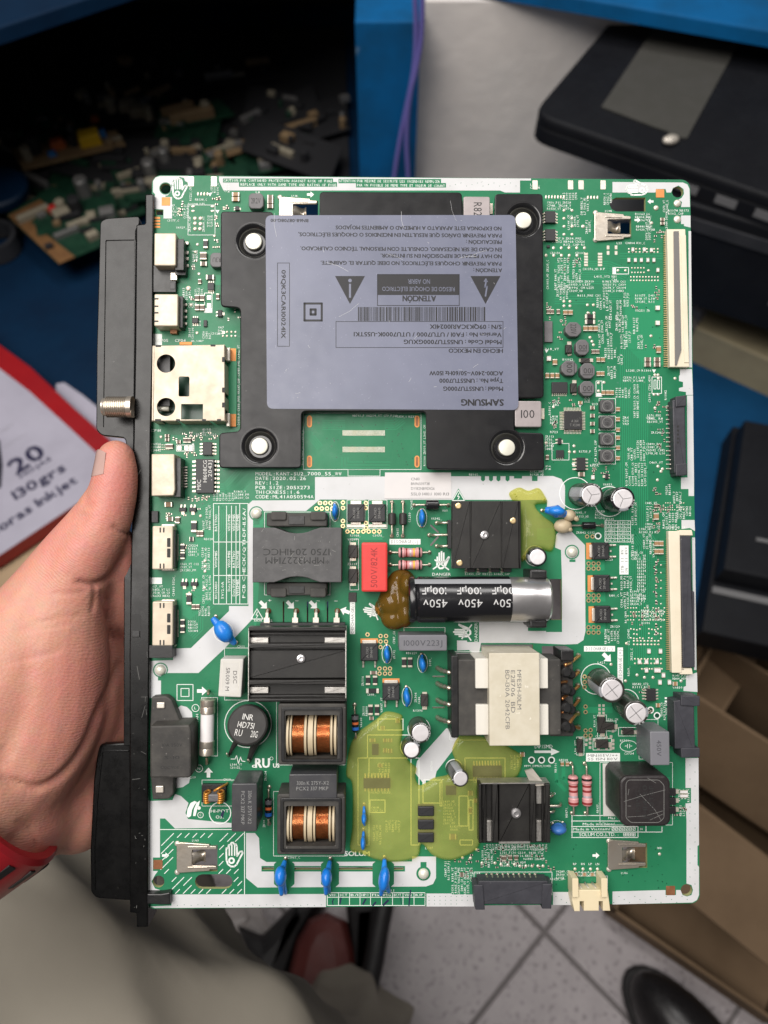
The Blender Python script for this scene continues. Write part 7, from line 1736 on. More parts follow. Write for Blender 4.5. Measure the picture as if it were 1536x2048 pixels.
for i in range(10):
    x = 974 + i * 10.8; a = B3(x + 2, 1764, 3.4); b = B3(x - 1, 1750, .1); mb.add(*tube(spline([a, B3(x + 1, 1757, 3.2), B3(x - .5, 1751, 1.2), b], 4), .34, 6)); mb.add(*ellipsoid((b[0], b[1], .1), .8, .8, .5, n=8, m=6))
mb.build('pin_row', ['lead'], w3, smooth=True)
w4 = finish('wire_socket', *prism([B(a, b, 5.5) for a, b in ((1147, 1764), (1152, 1780), (1210, 1780), (1213, 1764), (1216, 1782), (1221, 1822), (1206, 1822), (1206, 1803), (1198, 1803), (1198, 1822), (1168, 1822), (1168, 1803), (1160, 1803), (1160, 1823), (1149, 1823), (1144, 1800))], .2, 5.5, .25), 'conn_ivory', root, smooth=30, label='ivory four-pin plug socket')
for x0 in (1145, 1203): bx('side_wall', x0, 1757, x0 + 12, 1795, .2, 6.6, 'conn_ivory', w4, r=.3, bev=.2)
mb = MB()
for i in range(4):
    a = B3(1164 + i * 14.5, 1779, 4.2); b = B3(1155 + i * 14.5, 1765, .3); mb.add(*tube([b, ((a[0] + b[0]) / 2, (a[1] + b[1]) / 2, 2.6), a], .42, 6))
mb.build('pin_row', ['tin'], w4, smooth=True)
# shielded jacks along the left edge
def jack(x0, y0, x1, y1, h, m='shell', name='jack'):
    return bx(name, x0, y0, x1, y1, -1.4, h, m, r=.5, bev=.4, at=h)
j = jack(308, 466, 352, 531, 6.8)
for q in ((350, 478, 368, 540, 5.2), (350, 520, 372, 550, 3.0)): bx('jack_body', q[0], q[1], q[2], q[3], .1, q[4], 'plastic_black', j, r=.3)
for y in (486, 505, 517, 531): bx('solder_tab', 364, y - 3, 377, y + 3, .1, 1.0, 'tin', j, r=.2)
bx('jack_body', 306, 531, 352, 584, .1, 2.0, 'plastic_black', j); bx('metal_foot', 341, 545, 354, 560, .1, 2.6, 'nickel', j); bx('metal_foot', 340, 565, 350, 578, .1, 2.2, 'ferrite', j)
j = jack(308, 588, 356, 652, 6.8)
bx('jack_body', 354, 592, 366, 655, .1, 4.5, 'plastic_black', j)
for y in (609, 622, 634, 647): bx('solder_tab', 361, y - 2.5, 374, y + 2.5, .1, 1.0, 'tin', j, r=.2)
for y in (596, 611, 624, 641): bx('vent_slot', 308, y, 317, y + 3, 6.7, 6.83, 'ind_ink', j, r=0, bev=0)
bx('metal_foot', 340, 655, 354, 667, .1, 2.0, 'copper_dull', j)
# card-slot shield with cut-outs
hS = 8.5
sh = plate('tuner_shield', roundpoly(ppoly([(305, 691), (449, 689), (450, 842), (303, 842)], hS), .6), [pcirc(332, 727, 18.0, 32, hS), pcirc(332, 814, 18.0, 32, hS), prect(357, 753, 379, 793, .6, hS), prect(362, 808, 406, 839, .1, hS)], hS - .5, hS, .3, ['shell'], root, smooth=40)
W_ = ppoly([(305, 691), (449, 689), (450, 842), (303, 842)], hS)
mb = MB()
for i in range(4):
    a, b = np.array(W_[i]), np.array(W_[(i + 1) % 4]); d = (b - a) / np.linalg.norm(b - a); n = np.array([-d[1], d[0]]) * .35
    L = np.linalg.norm(b - a); ts = [0, .18, .24, .62, .68, .84, .9, 1.0]
    for k in range(0, 8, 2):
        p, q = a + (b - a) * ts[k], a + (b - a) * ts[k + 1]; mb.add(*prism([tuple(p), tuple(q), tuple(q - n), tuple(p - n)], .2, hS - .3))
mb.build('shield_wall', ['shell'], sh)
for q in ((311, 690, 322, 694), (421, 689, 431, 693), (444, 714, 449.5, 724), (444, 775, 449.5, 785), (444, 805, 449.5, 815), (310, 838, 322, 842), (352, 838, 360, 842), (404, 838, 412, 842), (434, 838, 442, 842)): bx('shield_notch', *q, hS - .1, hS + .03, 'ind_ink', sh, r=.1, bev=0)
bx('folded_edge', 303.5, 692, 308, 841, hS - .1, hS + .25, 'shell', sh, r=.1, bev=.12)
bx('tuner_board', 306, 692, 448, 840, .6, 1.2, 'mask_dark', sh, at=1)
finish('tuner_core', *boxvf(*[B(318, 780, 1)[0], B(345, 780, 1)[0]], B(318, 815, 1)[1], B(318, 712, 1)[1], 1.2, 5.0), 'ferrite', sh)
finish('centre_pin', *tube([B3(312, 817, 4.6), B3(338, 818, 4.6)], .9, 10), 'pin_cap', sh, smooth=True)
for i in range(8): smd(372 + (i % 4) * 9, 822 + (i // 4) * 11, 5, 6, 'brown')
bx('strap_board', 451, 697, 474, 852, .1, .9, 'mask_trace', sh, at=.9, r=.1)
for y0, y1 in ((697, 722), (828, 853)):
    bx('contact_strip', 460, y0, 472, y1, .9, 1.0, 'copper_pad', sh, at=1, r=.1, bev=0); bx('shield_leg', 452, y0 - 2, 460, y1, .2, 3.5, 'tin', sh, r=.3, bev=.3)
bx('contact_strip', 359, 684, 384, 690, .05, .4, 'copper_pad', sh, at=.2)
# optical / network jack
j = quadbox('jack', [(303, 908), (349, 908), (349, 931), (350, 980), (347, 991), (303, 992)], -1.4, 8.5, 'shell', r=.4, bev=.35)
bx('jack_body', 347, 916, 362, 994, .1, 6.5, 'plastic_black', j)
pinrow('pin_row', 366, 932, 976, 8, .45, 3.4, .9, j, 'tin')
# two video sockets with slotted shells
for y0, y1 in ((1052, 1139), (1203, 1292)):
    j = jack(304, y0, 346, y1, 5.6, name='video_socket')
    for yy in (y0 + 24, y1 - 42): bx('shell_slot', 334, yy, 341, yy + 18, 5.5, 5.64, 'ind_ink', j, r=.2, bev=0)
    for yy in (y0 + 3, y1 - 12):
        for xx in (319, 326): bx('shell_slot', xx, yy, xx + 3, yy + 10, 5.5, 5.64, 'ind_ink', j, r=.1, bev=0)
    bx('jack_body', 344, y0 + 8, 351, y1 - 4, .1, 4.2, 'plastic_black', j)
    pinrow('pin_row', 353, y0 + 16, y1 - 18, 19, .28, 1.6, .7, j, 'tin')
    for yy in (y0 - 1, y1): bx('solder_tab', 322, yy - 3, 350, yy + 3, .1, 3.0, 'tin', j, r=.6, bev=.4)
bx('jack_body', 298, 1291, 345, 1316, .1, 6.0, 'plastic_black')
# mains inlet
inl = quadbox('mains_inlet', [(300, 1452), (378, 1450), (382, 1462), (382, 1553), (376, 1556), (300, 1556)], .3, 12.0, 'plastic_dust', r=.6, bev=.6)
for q in ([(303, 1394), (332, 1392), (343, 1400), (362, 1446), (362, 1455), (300, 1455)], [(301, 1552), (348, 1552), (347, 1588), (338, 1598), (305, 1600)]): quadbox('inlet_flange', q, .2, 4.2, 'plastic_dust', inl, r=.6, bev=.5)
for q in ((313, 1405, 329, 1417), (311, 1572, 327, 1586)): bx('inlet_pin', *q, 4.0, 4.9, 'tin', inl, r=.3, bev=.3)
txt(inl, (('10A 250V', 345, 1490, 6, 40, 0), ('S-10', 345, 1515, 6, 30, 0), ('CQC VDE', 340, 1535, 5, 36, 0)), 12.02, 'plastic_black')

# ------------------------------------------------ heat shield plate with label
hP = 5.2
po = ppoly([(441, 422), (545, 422), (545, 384), (640, 384), (640, 383), (924, 384), (926, 432), (989, 432), (990, 387), (1086, 387), (1088, 796), (1030, 796), (1029, 864), (1088, 866), (1089, 941), (853, 939), (852, 824), (604, 823), (603, 936), (438, 936), (438, 866), (480, 862), (480, 616), (441, 613)], hP)
po = ppoly([(441, 422), (545, 423), (548, 436), (639, 436), (639, 383), (924, 384), (926, 436), (989, 436), (990, 387), (1086, 387), (1088, 796), (1030, 796), (1029, 864), (1088, 866), (1089, 941), (853, 939), (852, 824), (604, 823), (603, 936), (438, 936), (438, 866), (480, 862), (480, 616), (441, 613)], hP)
BOSS = ((507, 482), (1047, 440), (519, 892), (1014, 895))
RB = 6.6
hp = plate('heat_shield', roundpoly(po, 1.6, 5), [circle(*B(x, y, hP), RB, 40) for x, y in BOSS], hP - 1.0, hP, .45, ['plate_black'], root, smooth=40)
for x, y in BOSS:
    c = B(x, y, hP)
    prof = [(hP + .005, RB + .5), (hP - .02, RB + .1), (hP - .16, RB - .3), (hP - .5, RB - .8), (hP - 1.2, RB - 1.35), (hP - 2.2, RB - 1.9), (hP - 3.0, RB - 2.5), (hP - 3.2, .02)]
    finish('pressed_boss', *revolve([(p[0], p[1]) for p in prof][::-1], (c[0], c[1], 0), (0, 0, 1), 48, False), 'plate_gloss', hp, smooth=True)
    c2 = B(x, y, 4.0); finish('push_pin', *revolve([(1.0, 3.1), (3.6, 3.1), (3.95, 2.9), (4.05, 2.4), (4.1, .02)], (c2[0], c2[1], 0), (0, 0, 1), 32), 'pin_cap', hp, smooth=50)
    finish('pad_ring', *revolve([(2.1, 4.4), (2.3, 4.2), (2.3, 3.3)], (c2[0], c2[1], 0), (0, 0, 1), 32, False), 'sleeve_black', hp, smooth=50)
bx('processor', 640, 470, 900, 790, .1, 4.0, 'ic_black', hp, at=4)
lb = plate('product_label', roundpoly(ppoly([(531, 430.5), (1031, 430), (1037, 820), (534, 817.5)], hP + .12), 2.4, 6), [], hP + .01, hP + .12, 0, ['label_film'], root)
hL = hP + .135
pr = Print()
for t, cx_, cy_, hh, w, k in (('NO EXPONGA ESTE APARATO A HUMEDAD O AMBIENTES MOJADOS', 837, 456, 7.4, 331, 'med'), ('PARA PREVENIR DA\u00d1OS QUE RESULTEN EN INCENDIOS O CHOQUES EL\u00c9CTRICOS,', 800, 470, 7.4, 406, 'med'), ('PRECAUCI\u00d3N :', 967.5, 484, 7.4, 71, 'med'), ('EN CASO DE SER NECESARIO, CONSULTE CON PERSONAL T\u00c9CNICO CALIFICADO.', 802, 498, 7.4, 402, 'med'), ('NO HAY PIEZAS DE REPOSICI\u00d3N EN SU INTERIOR.', 882, 512, 7.4, 242, 'med'), ('PARA PREVENIR CHOQUES EL\u00c9CTRICOS, NO DEBE QUITAR EL GABINETE.', 822, 526.5, 7.4, 361, 'med'), ('ATENCI\u00d3N :', 975, 540.5, 7.4, 57, 'med'),
                          ('S/N : 09QK3CAR100241X', 931, 653.5, 8.4, 143, 'med'), ('Version No : FA01 / UTU7000 / UTU7000K-U55TK1', 855, 669, 8.4, 295, 'med'), ('Model Code : UN55TU7000GXUG', 905, 684, 8.4, 195, 'med'), ('HECHO EN MEXICO', 951, 701.5, 8, 108, 'med'), ('AC100-240V~50/60Hz 150W', 932, 746.5, 8.2, 147, 'med'), ('Type No. : UN55TU7000', 942, 761.5, 8.2, 127, 'med'), ('Model : UN55TU7000G', 946, 777.5, 8.2, 119, 'med'), ('SAMSUNG', 964, 805, 12.5, 84, 'bold'), ('BN68-08708G-00', 578.5, 441, 6.2, 75, 'med'), ('ATENCI\u00d3N', 838, 597, 11, 66, 'bold')):
    pr.text(t, cx_, cy_, hh, w, 180, h=hL, key=k)
pr.text('09QK3CAR100241X', 567, 609, 8.2, 138, -90, h=hL, key='med')
pr.rect(555, 526, 579, 692.5, 1.1, hL); pr.rect(672, 643, 1006, 695, 1.1, hL); pr.rect(755, 549, 918.5, 611, 1.4, hL); pr.fill(755, 549, 918.5, 590, hL)
pr.rect(609, 607, 643.5, 641, 4.2, hL); pr.rect(621.5, 619, 631, 629, 4.6, hL)
for cx_ in (971, 700): pr.poly([(cx_ - 30, 552), (cx_ + 30, 552), (cx_, 608)], hL)
x = 716.0; k = 0
while x < 971:
    w = random.choice((1.1, 1.1, 2.1, 3.1)); pr.fill(x, 614, min(x + w, 971), 642, hL); x += w + random.choice((1.1, 1.3, 2.2))
pr.build('lettering', ['label_ink'], lb)
pr = Print(); hl2 = hL + .012
pr.text('NO ABRIR', 837.5, 563, 9.5, 44, 180, h=hl2, key='reg'); pr.text('RIESGO DE CHOQUE EL\u00c9CTRICO', 836.5, 578, 8.5, 145, 180, h=hl2, key='reg')
pr.line([(972.5, 561), (970, 574), (974, 573), (971, 592)], 3.0, hl2); pr.poly([(967, 563), (976, 564), (972, 556)], hl2); pr.line([(700, 594), (700, 569)], 4.0, hl2); pr.disc(700, 561, 3.6, hl2)
pr.build('reversed_lettering', ['label_film'], lb)
pr = Print(); rl = random.Random(21)
for _ in range(34):
    x, y = rl.uniform(540, 1025), rl.uniform(438, 812); t = rl.uniform(0, 6.28); l = rl.random() ** 3 * 46 + 2
    pr.line([(x, y), (x + l * .5 * math.cos(t), y + l * .5 * math.sin(t)), (x + l * math.cos(t + .12), y + l * math.sin(t + .12))], .28 + rl.random() * .25, hL + .03)
pr.build('scratch', ['silk'], lb, kind='stuff')
pr = Print()
for _ in range(26):
    x, y = rl.choice(((rl.uniform(264, 294), rl.uniform(460, 1820)), (rl.uniform(262, 294), rl.uniform(1300, 1840)))); t = rl.uniform(-.5, .5) + rl.choice((0, 1.57)); l = rl.random() ** 3 * 30 + 1.5
    pr.line([(x, y), (min(x + l * math.cos(t), 295), y + l * math.sin(t))], .3 + rl.random() * .3, 2.5 + .02)
scr = pr
st = plate('paper_sticker', ppoly([(770, 945), (902, 945), (903, 997), (769, 997)], .2), [], .10, .22, 0, ['sticker'], root)
txt(st, (('CN10', 831, 958, 5.2, 17, 0), ('BN96509738', 841, 967.5, 5.2, 37, 0), ('DY82NB9D1G6', 846, 977, 5.2, 47, 0), ('55L0 1410.1  1010 R13', 860.5, 988, 5.6, 76, 0)), .24, 'ink_grey')

# ------------------------------------------------ black plastic edge bracket with aerial socket
hR = 2.5
br = plate('edge_bracket', roundpoly(ppoly([(290, 388), (307, 387), (306, 700), (302, 850), (300, 1000), (299, 1300), (296.5, 1500), (296, 1855), (272, 1855), (272, 1827), (259, 1826), (258.5, 1300), (264, 1000), (267, 870), (270, 700), (272, 449), (290, 447)], hR), .5, 3), [], -9, hR, .5, ['bracket_black'], root, smooth=40)
hF = -4.5
scr.build('scratch', ['ic_ink'], br, kind='stuff')
uf = plate('upper_flange', roundpoly(ppoly([(200, 443), (212, 436), (278, 432), (280, 448), (272, 460), (268, 905), (254, 903), (250, 876), (203, 871), (192, 860), (193, 700)], hF), 1.3, 4), [roundpoly(ppoly([(211, 480), (271, 479), (266, 860), (258, 857), (206, 855)], hF), .5, 3)], hF - 2.5, hF, .4, ['bracket_black'], br, smooth=40)
plate('flange_panel', roundpoly(ppoly([(210, 478), (271, 477), (266, 862), (257, 860), (205, 857)], hF), .5, 3), [], hF - 2.3, hF - .5, .1, ['bracket_black'], br)
lf = plate('lower_flange', roundpoly(ppoly([(197, 1489), (248, 1486), (262, 1486), (263, 1802), (192, 1797), (181, 1785), (180, 1700), (187, 1560)], hF), 1.4, 4), [], hF - 3, hF, .6, ['bracket_black'], br, smooth=40)
plate('lower_rim', roundpoly(ppoly([(202, 1500), (258, 1500), (258, 1504), (206, 1504), (196, 1600), (190, 1700), (191, 1780), (188, 1780), (186, 1700), (193, 1590)], hF), .3, 2), [], hF - .1, hF + .3, .1, ['bracket_black'], br)
quadbox('side_strip', [(248, 1120), (262, 1100), (262, 1492), (247, 1492)], -9, -1.0, 'bracket_black', br, r=.3, bev=.3)
quadbox('bracket_foot', [(294, 1788), (322, 1788), (340, 1785), (341, 1810), (322, 1810), (294, 1808)], .2, 3.2, 'plastic_black', br, r=.4, bev=.4)
bx('latch_recess', 263, 1229, 281, 1276, hR - .5, hR + .05, 'ind_ink', br, r=.2, bev=0); bx('latch_hook', 264, 1262, 279, 1274, hR - .3, hR + .5, 'plastic_black', br)
A = Vector(B3(266, 814, 5)); C = Vector(B3(205, 814, 5)); L = (A - C).length; R_ = 3.85
prof = [(0, R_ * 1.02), (L * .17, R_ * 1.02), (L * .175, R_ * .9)]
n = 11
for k in range(n):
    t = .18 + k * .063; prof += [(L * t, R_ * .90), (L * (t + .024), R_), (L * (t + .036), R_), (L * (t + .06), R_ * .90)]
prof += [(L * .90, R_ * .86), (L * .97, R_ * .84), (L, R_ * .76), (L, R_ * .55), (L * .8, R_ * .5)]
fc = finish('aerial_socket', *revolve(prof, A, (C - A).normalized(), 36, False), 'nickel', br, smooth=35)
finish('socket_centre', *revolve([(L * .2, R_ * .5), (L * .85, R_ * .5)], A, (C - A).normalized(), 20), 'ceramic', br, smooth=40)
# ================================================================== THE PERSON HOLDING THE BOARD
def skin_material():
    m = bpy.data.materials.new('skin'); m.use_nodes = True; nt = m.node_tree; N = nt.nodes; L = nt.links
    b = N['Principled BSDF']; b.inputs['Roughness'].default_value = .50; b.inputs['Subsurface Weight'].default_value = .18
    b.inputs['Subsurface Radius'].default_value = (1.0, .35, .2); b.inputs['Subsurface Scale'].default_value = .004; b.inputs['Specular IOR Level'].default_value = .40
    tc = N.new('ShaderNodeTexCoord')
    n1 = N.new('ShaderNodeTexNoise'); n1.inputs['Scale'].default_value = 26; n1.inputs['Detail'].default_value = 4; L.new(tc.outputs['Object'], n1.inputs['Vector'])
    n2 = N.new('ShaderNodeTexNoise'); n2.inputs['Scale'].default_value = 260; n2.inputs['Detail'].default_value = 3; L.new(tc.outputs['Object'], n2.inputs['Vector'])
    cr = N.new('ShaderNodeValToRGB'); cr.color_ramp.elements[0].position = .36; cr.color_ramp.elements[0].color = (.61, .30, .215, 1); cr.color_ramp.elements[1].position = .66; cr.color_ramp.elements[1].color = (.63, .25, .20, 1)
    L.new(n1.outputs['Fac'], cr.inputs['Fac'])
    mx = N.new('ShaderNodeMix'); mx.data_type = 'RGBA'; mx.blend_type = 'MULTIPLY'; mx.inputs['Factor'].default_value = .25
    L.new(cr.outputs['Color'], mx.inputs['A']); L.new(n2.outputs['Color'], mx.inputs['B'])
    at = N.new('ShaderNodeAttribute'); at.attribute_name = 'flush'
    m2 = N.new('ShaderNodeMix'); m2.data_type = 'RGBA'; m2.inputs['B'].default_value = (.52, .165, .145, 1)
    L.new(at.outputs['Fac'], m2.inputs['Factor']); L.new(mx.outputs['Result'], m2.inputs['A']); L.new(m2.outputs['Result'], b.inputs['Base Color'])
    # fine ridges of the skin
    w = N.new('ShaderNodeTexWave'); w.inputs['Scale'].default_value = 420; w.inputs['Distortion'].default_value = 9; w.inputs['Detail'].default_value = 2; w.inputs['Detail Scale'].default_value = .35; w.bands_direction = 'DIAGONAL'
    L.new(tc.outputs['Object'], w.inputs['Vector'])
    b1 = N.new('ShaderNodeBump'); b1.inputs['Strength'].default_value = .16; b1.inputs['Distance'].default_value = .0004; L.new(w.outputs['Fac'], b1.inputs['Height'])
    n3 = N.new('ShaderNodeTexVoronoi'); n3.inputs['Scale'].default_value = 700; L.new(tc.outputs['Object'], n3.inputs['Vector'])
    b2 = N.new('ShaderNodeBump'); b2.inputs['Strength'].default_value = .22; b2.inputs['Distance'].default_value = .0004; L.new(n3.outputs['Distance'], b2.inputs['Height']); L.new(b1.outputs['Normal'], b2.inputs['Normal'])
    L.new(b2.outputs['Normal'], b.inputs['Normal'])
    M['skin'] = m
skin_material()
mat('nail', (0.47, 0.31, 0.275), 0.22, coat=.6, var=(90, (0.40, 0.26, 0.23), .4, .7))
mat('strap_red', (0.30, 0.010, 0.016), 0.38, bump=(300, .1, .0005))

def to_world(v):
    a = np.array(BM); v = np.asarray(v, float) * .001
    return v @ a[:3, :3].T + a[:3, 3]

def limb(mb, pts, n=20):
    """tapered rounded chain; pts = (px, py, h, radius mm[, flatten])"""
    P = [(*B3(p[0], p[1], p[2]), p[3]) for p in pts]
    sp = spline(P, 6)
    c = [q[:3] for q in sp]; r = [q[3] for q in sp]
    mb.add(*tube(c, r, n)); mb.add(*ellipsoid(c[0], r[0], r[0], r[0], 0, n, 12)); mb.add(*ellipsoid(c[-1], r[-1], r[-1], r[-1], 0, n, 12))
hb = MB()
# thumb and the ball of the thumb
limb(hb, [(232, 917, 5.0, 7.0), (231, 950, 5.5, 8.1), (221, 1005, 6, 9.0), (201, 1060, 6, 10.0), (171, 1110, 5, 11.6), (140, 1170, 3, 14.0), (112, 1250, 2, 18.5), (98, 1340, 1, 21.5), (78, 1430, 0, 23.5), (20, 1520, 2, 25), (-60, 1590, 6, 26)])
limb(hb, [(207, 1005, 5.5, 7.6), (177, 1050, 5.5, 8.4), (140, 1102, 4.5, 9.9), (104, 1162, 4, 12.2), (68, 1232, 4, 16.2), (30, 1310, 5, 20)])
# metacarpal side towards the wrist
limb(hb, [(110, 1200, 1, 13), (62, 1270, 4, 18), (20, 1350, 6, 21), (-40, 1450, 8, 24), (-120, 1560, 14, 27)])
limb(hb, [(-60, 1570, 8, 28), (-190, 1680, 20, 29), (-420, 1870, 40, 35)])
# palm plate and heel of the hand
limb(hb, [(205, 1235, -22, 13), (210, 1330, -23, 14), (205, 1440, -24, 15), (160, 1560, -25, 17), (86, 1612, -14, 19), (0, 1620, 0, 24), (-90, 1620, 6, 26)])
limb(hb, [(150, 1300, -14, 16), (140, 1420, -14, 20), (82, 1520, -10, 20), (10, 1570, 0, 24)])
limb(hb, [(235, 1210, -24, 11), (232, 1330, -27, 12), (225, 1450, -28, 13), (195, 1580, -26, 15), (150, 1628, -20, 15)])
limb(hb, [(236, 1095, -4, 8), (238, 1150, -10, 10), (236, 1215, -18, 12)])
# four fingers folded behind the board
for (y0, yk, yt, r0, ln) in ((1230, 1180, 1190, 9.6, 0), (1330, 1300, 1312, 9.9, 18), (1440, 1420, 1432, 9.3, 8), (1540, 1535, 1545, 8.2, -24)):
    limb(hb, [(220, y0, -24, r0 + 1.5), (290, (y0 + yk) / 2, -26, r0 + .3), (380 + ln * .4, yk, -22, r0), (470 + ln, yt, -14.5, r0 - .8), (545 + ln * 1.4, yt + 6, -10.6, r0 - 1.6)], 16)
v = to_world(np.vstack(hb.v))
me = bpy.data.meshes.new('hand'); me.from_pydata(v.tolist(), [], hb.f)
o = bpy.data.objects.new('hand', me); COL.objects.link(o)
md = o.modifiers.new('r', 'REMESH'); md.mode = 'VOXEL'; md.voxel_size = .0013
sm = o.modifiers.new('s', 'SMOOTH'); sm.factor = .5; sm.iterations = 14
me2 = bpy.data.meshes.new_from_object(o.evaluated_get(bpy.context.evaluated_depsgraph_get()))
bpy.data.objects.remove(o); bpy.data.meshes.remove(me)
# creases pressed into the skin: polylines in photo pixels, width and depth in mm
V = np.zeros(len(me2.vertices) * 3); me2.vertices.foreach_get('co', V); V = V.reshape(-1, 3)
Nn = np.zeros(len(V) * 3); me2.vertices.foreach_get('normal', Nn); Nn = Nn.reshape(-1, 3)
ci = np.array(CAMM.inverted()); q = V @ ci[:3, :3].T + ci[:3, 3]
PX = np.column_stack([CX + FPX * q[:, 0] / -q[:, 2], CY - FPX * q[:, 1] / -q[:, 2]])
front = (Nn @ (np.array([0, 0, CAM_Z]) - V).mean(0)) > -.05
def crease(pts, width, depth):
    sp = np.array([p[:2] for p in spline([(*p, 0) for p in pts], 6)])
    d = np.full(len(V), 1e9); t_at = np.zeros(len(V))
    for k, (a, b) in enumerate(zip(sp[:-1], sp[1:])):
        ab = b - a; t = np.clip(((PX - a) @ ab) / (ab @ ab), 0, 1); dd = np.linalg.norm(PX - (a + t[:, None] * ab), axis=1)
        u = dd < d; d[u] = dd[u]; t_at[u] = (k + t[u]) / (len(sp) - 1)
    fade = np.clip(np.minimum(t_at, 1 - t_at) * 6, 0, 1) ** .6
    amt = depth * np.exp(-(d / width) ** 2) * fade
    return np.where(front, amt, 0)
tot = np.zeros(len(V))
for pts, wd, dp in (([(240, 1320), (222, 1375), (197, 1427), (169, 1494), (130, 1545), (79, 1575), (31, 1565), (-5, 1553)], 8, 1.7), ([(250, 1105), (226, 1148), (200, 1166), (172, 1168), (150, 1160)], 6, 1.4), ([(188, 1170), (190, 1195), (184, 1225)], 4, .9), ([(178, 1180), (140, 1188), (95, 1186)], 4, .45), ([(172, 1230), (120, 1236), (60, 1250)], 4, .45), ([(150, 1245), (90, 1256), (30, 1262)], 4, .35),
                    ([(168, 992), (176, 1002), (186, 1014)], 2.6, .6), ([(150, 1004), (168, 1008), (186, 1020)], 2.6, .7), ([(142, 1020), (160, 1028), (190, 1036)], 2.8, .75), ([(136, 1030), (152, 1040), (176, 1040)], 2.6, .6), ([(126, 1042), (150, 1050), (172, 1058)], 2.6, .4), ([(262, 1068), (243, 1064), (222, 1050)], 3.4, .9), ([(200, 1180), (212, 1230), (236, 1300)], 4, .6), ([(208, 1190), (228, 1225), (242, 1280)], 4, .5), ([(30, 1640), (60, 1660), (76, 1705)], 4, .6), ([(0, 1495), (14, 1502), (28, 1516)], 4, .5), ([(20, 1322), (80, 1312), (130, 1296)], 4, .3)):
    tot += crease(pts, wd, dp)
V2 = V - Nn * (tot * .001)[:, None]
me2.vertices.foreach_set('co', V2.ravel())
fl_ = np.zeros(len(V))
for (x, y, r, s) in ((238, 960, 60, .55), (245, 1030, 40, .35), (120, 1400, 120, .25), (180, 1600, 90, .22), (160, 1330, 60, .2), (225, 1250, 50, .25)): fl_ += s * np.exp(-((PX[:, 0] - x) ** 2 + (PX[:, 1] - y) ** 2) / (2 * (r * .6) ** 2))
att = me2.attributes.new('flush', 'FLOAT', 'POINT'); att.data.foreach_set('value', np.clip(fl_, 0, .8).astype(np.float32))
me2.polygons.foreach_set('use_smooth', np.ones(len(me2.polygons), dtype=bool)); me2.materials.clear(); me2.materials.append(M['skin']); me2.update()
person = tag(empty('person', tuple(to_world([B3(-60, 1600, 0)])[0])), 'seated person in grey trousers holding the circuit board by its left edge', 'person')
hand = bpy.data.objects.new('hand', me2); COL.objects.link(hand); hand.parent = person; hand.location = -Vector(person.location); hand['_o'] = [0, 0, 0]
# thumb nail, seen from its side
c0 = np.array(B3(188, 952, 7.5)); nb = MB(); nv = []; nu, nw = 8, 8
for i in range(nu + 1):
    s = i / nu                              # along the thumb, tip first
    for j in range(nw + 1):
        t = j / nw * 2 - 1; a = math.radians(148 + 46 * t)
        py = 901 + 54 * s + (5 * t * t if i == 0 else 0) - (4 * t * t if i == nu else 0) + (3 * t * t * (1 - s))
        r = (math.sqrt(max(9, 49.0 - ((917 - py) / 5.45) ** 2)) if py < 917 else 7.0 + (py - 917) * .0333) + .20; c = B3(232 - 1 * s, py, 5.0 + .5 * s)
        nv.append((c[0] + r * math.cos(a) * 1.0, c[1], c[2] + r * math.sin(a) * .98))
nb.add(to_world(nv) * 1000, [(i * (nw + 1) + j, (i + 1) * (nw + 1) + j, (i + 1) * (nw + 1) + j + 1, i * (nw + 1) + j + 1) for i in range(nu) for j in range(nw)])
nl = nb.build('thumb_nail', ['nail'], person, smooth=True)

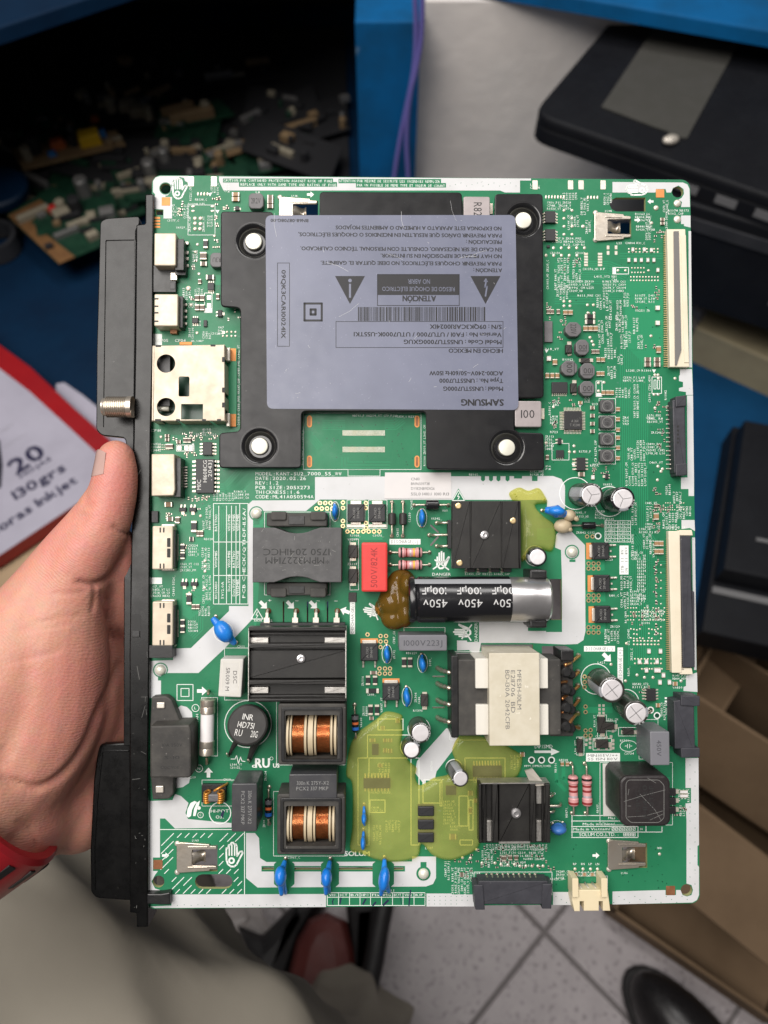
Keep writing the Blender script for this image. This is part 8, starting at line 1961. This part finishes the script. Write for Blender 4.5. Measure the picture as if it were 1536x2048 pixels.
# trousers: seated thigh and shin with soft folds
def leg():
    pts = [(-.74, .27, .55, .105), (-.58, .19, .60, .102), (-.40, .085, .635, .096), (-.23, -.02, .65, .086), (-.135, -.085, .635, .078), (-.08, -.125, .575, .073), (-.062, -.14, .45, .07), (-.06, -.12, .2, .066), (-.06, -.10, .05, .07)]
    sp = spline([(p[0] + .006, p[1] + .016, p[2], p[3]) for p in pts], 30); v, f = tube([p[:3] for p in sp], [p[3] for p in sp], 96); v = np.array(v)
    n = len(sp); ring = np.repeat(np.arange(n), 96)[:len(v)]; ang = np.tile(np.arange(96) / 96 * 2 * math.pi, n)[:len(v)]
    cen = np.array([p[:3] for p in sp])[ring]; d = v - cen; l = np.linalg.norm(d, axis=1)[:, None]
    s = ring / n
    rg = lambda x: np.clip(1.005 - np.sqrt(np.sin(x) ** 2 + .012), 0, 1) ** 1.2
    dis = .024 * rg(ang * 2.5 + s * 6 + .5 * np.sin(s * 14)) + .015 * rg(ang * 4.5 - s * 9 + 1 + .5 * np.sin(s * 21)) + .003 * rg(ang * 6 + s * 11) + .007 * rg(s * 17 + ang * 1.0) * np.clip(s * 4 - 1.2, 0, 1) + .0015 * np.sin(s * 90 + ang * 5)
    v = cen + d * (1 + (dis / .095)[:, None])
    o = wf('trousers', v, f, 'trouser', person, smooth=True); return o
leg()
# red watch strap round the wrist (things worn move with the wearer but can be taken off)
cw = np.array(B3(-74, 1604, 8)); ax = np.array([-.82, -.57, .10]); ax /= np.linalg.norm(ax)
u = np.cross(ax, [0, 0, 1]); u /= np.linalg.norm(u); w_ = np.cross(ax, u)
mb = MB(); nA, prof = 72, [(-15, 0), (-15, 2.6), (-13.5, 4.2), (-8, 4.8), (8, 4.8), (13.5, 4.2), (15, 2.6), (15, 0)]
v = []
for i in range(nA):
    a = 2 * math.pi * i / nA
    for t, r in prof: v.append(cw + ax * t + (u * math.cos(a) * (31 + r) + w_ * math.sin(a) * (28 + r)))
k = len(prof); f = [(i * k + j, i * k + (j + 1) % k, ((i + 1) % nA) * k + (j + 1) % k, ((i + 1) % nA) * k + j) for i in range(nA) for j in range(k)]
ws = tag(empty('wristwatch', tuple(to_world([cw])[0])), 'red rubber watch strap with slots round the wrist', 'watch')
finish('strap', to_world(v) * 1000, f, 'strap_red', ws, smooth=40)
for i in range(0, nA, 4):
    a = 2 * math.pi * i / nA; mbs = MB(); R1, R2 = 31 + 4.85, 28 + 4.85; vv = []
    for t, da in ((-11.5, -.045), (-2.5, -.045), (-2.5, .045), (-11.5, .045)):
        vv.append(cw + ax * t + u * math.cos(a + da) * R1 + w_ * math.sin(a + da) * R2)
    c_ = np.mean(vv, 0); nrm = (u * math.cos(a) + w_ * math.sin(a)); vv2 = [q - nrm * .8 for q in vv]
    finish('strap_slot', to_world([q + nrm * .15 for q in vv] + vv2) * 1000, [(0, 1, 2, 3), (7, 6, 5, 4), (0, 4, 5, 1), (1, 5, 6, 2), (2, 6, 7, 3), (3, 7, 4, 0)], 'bag_black', ws)
bpy.context.view_layer.update()
for o in bpy.data.objects:
    if '_o' in o: del o['_o']
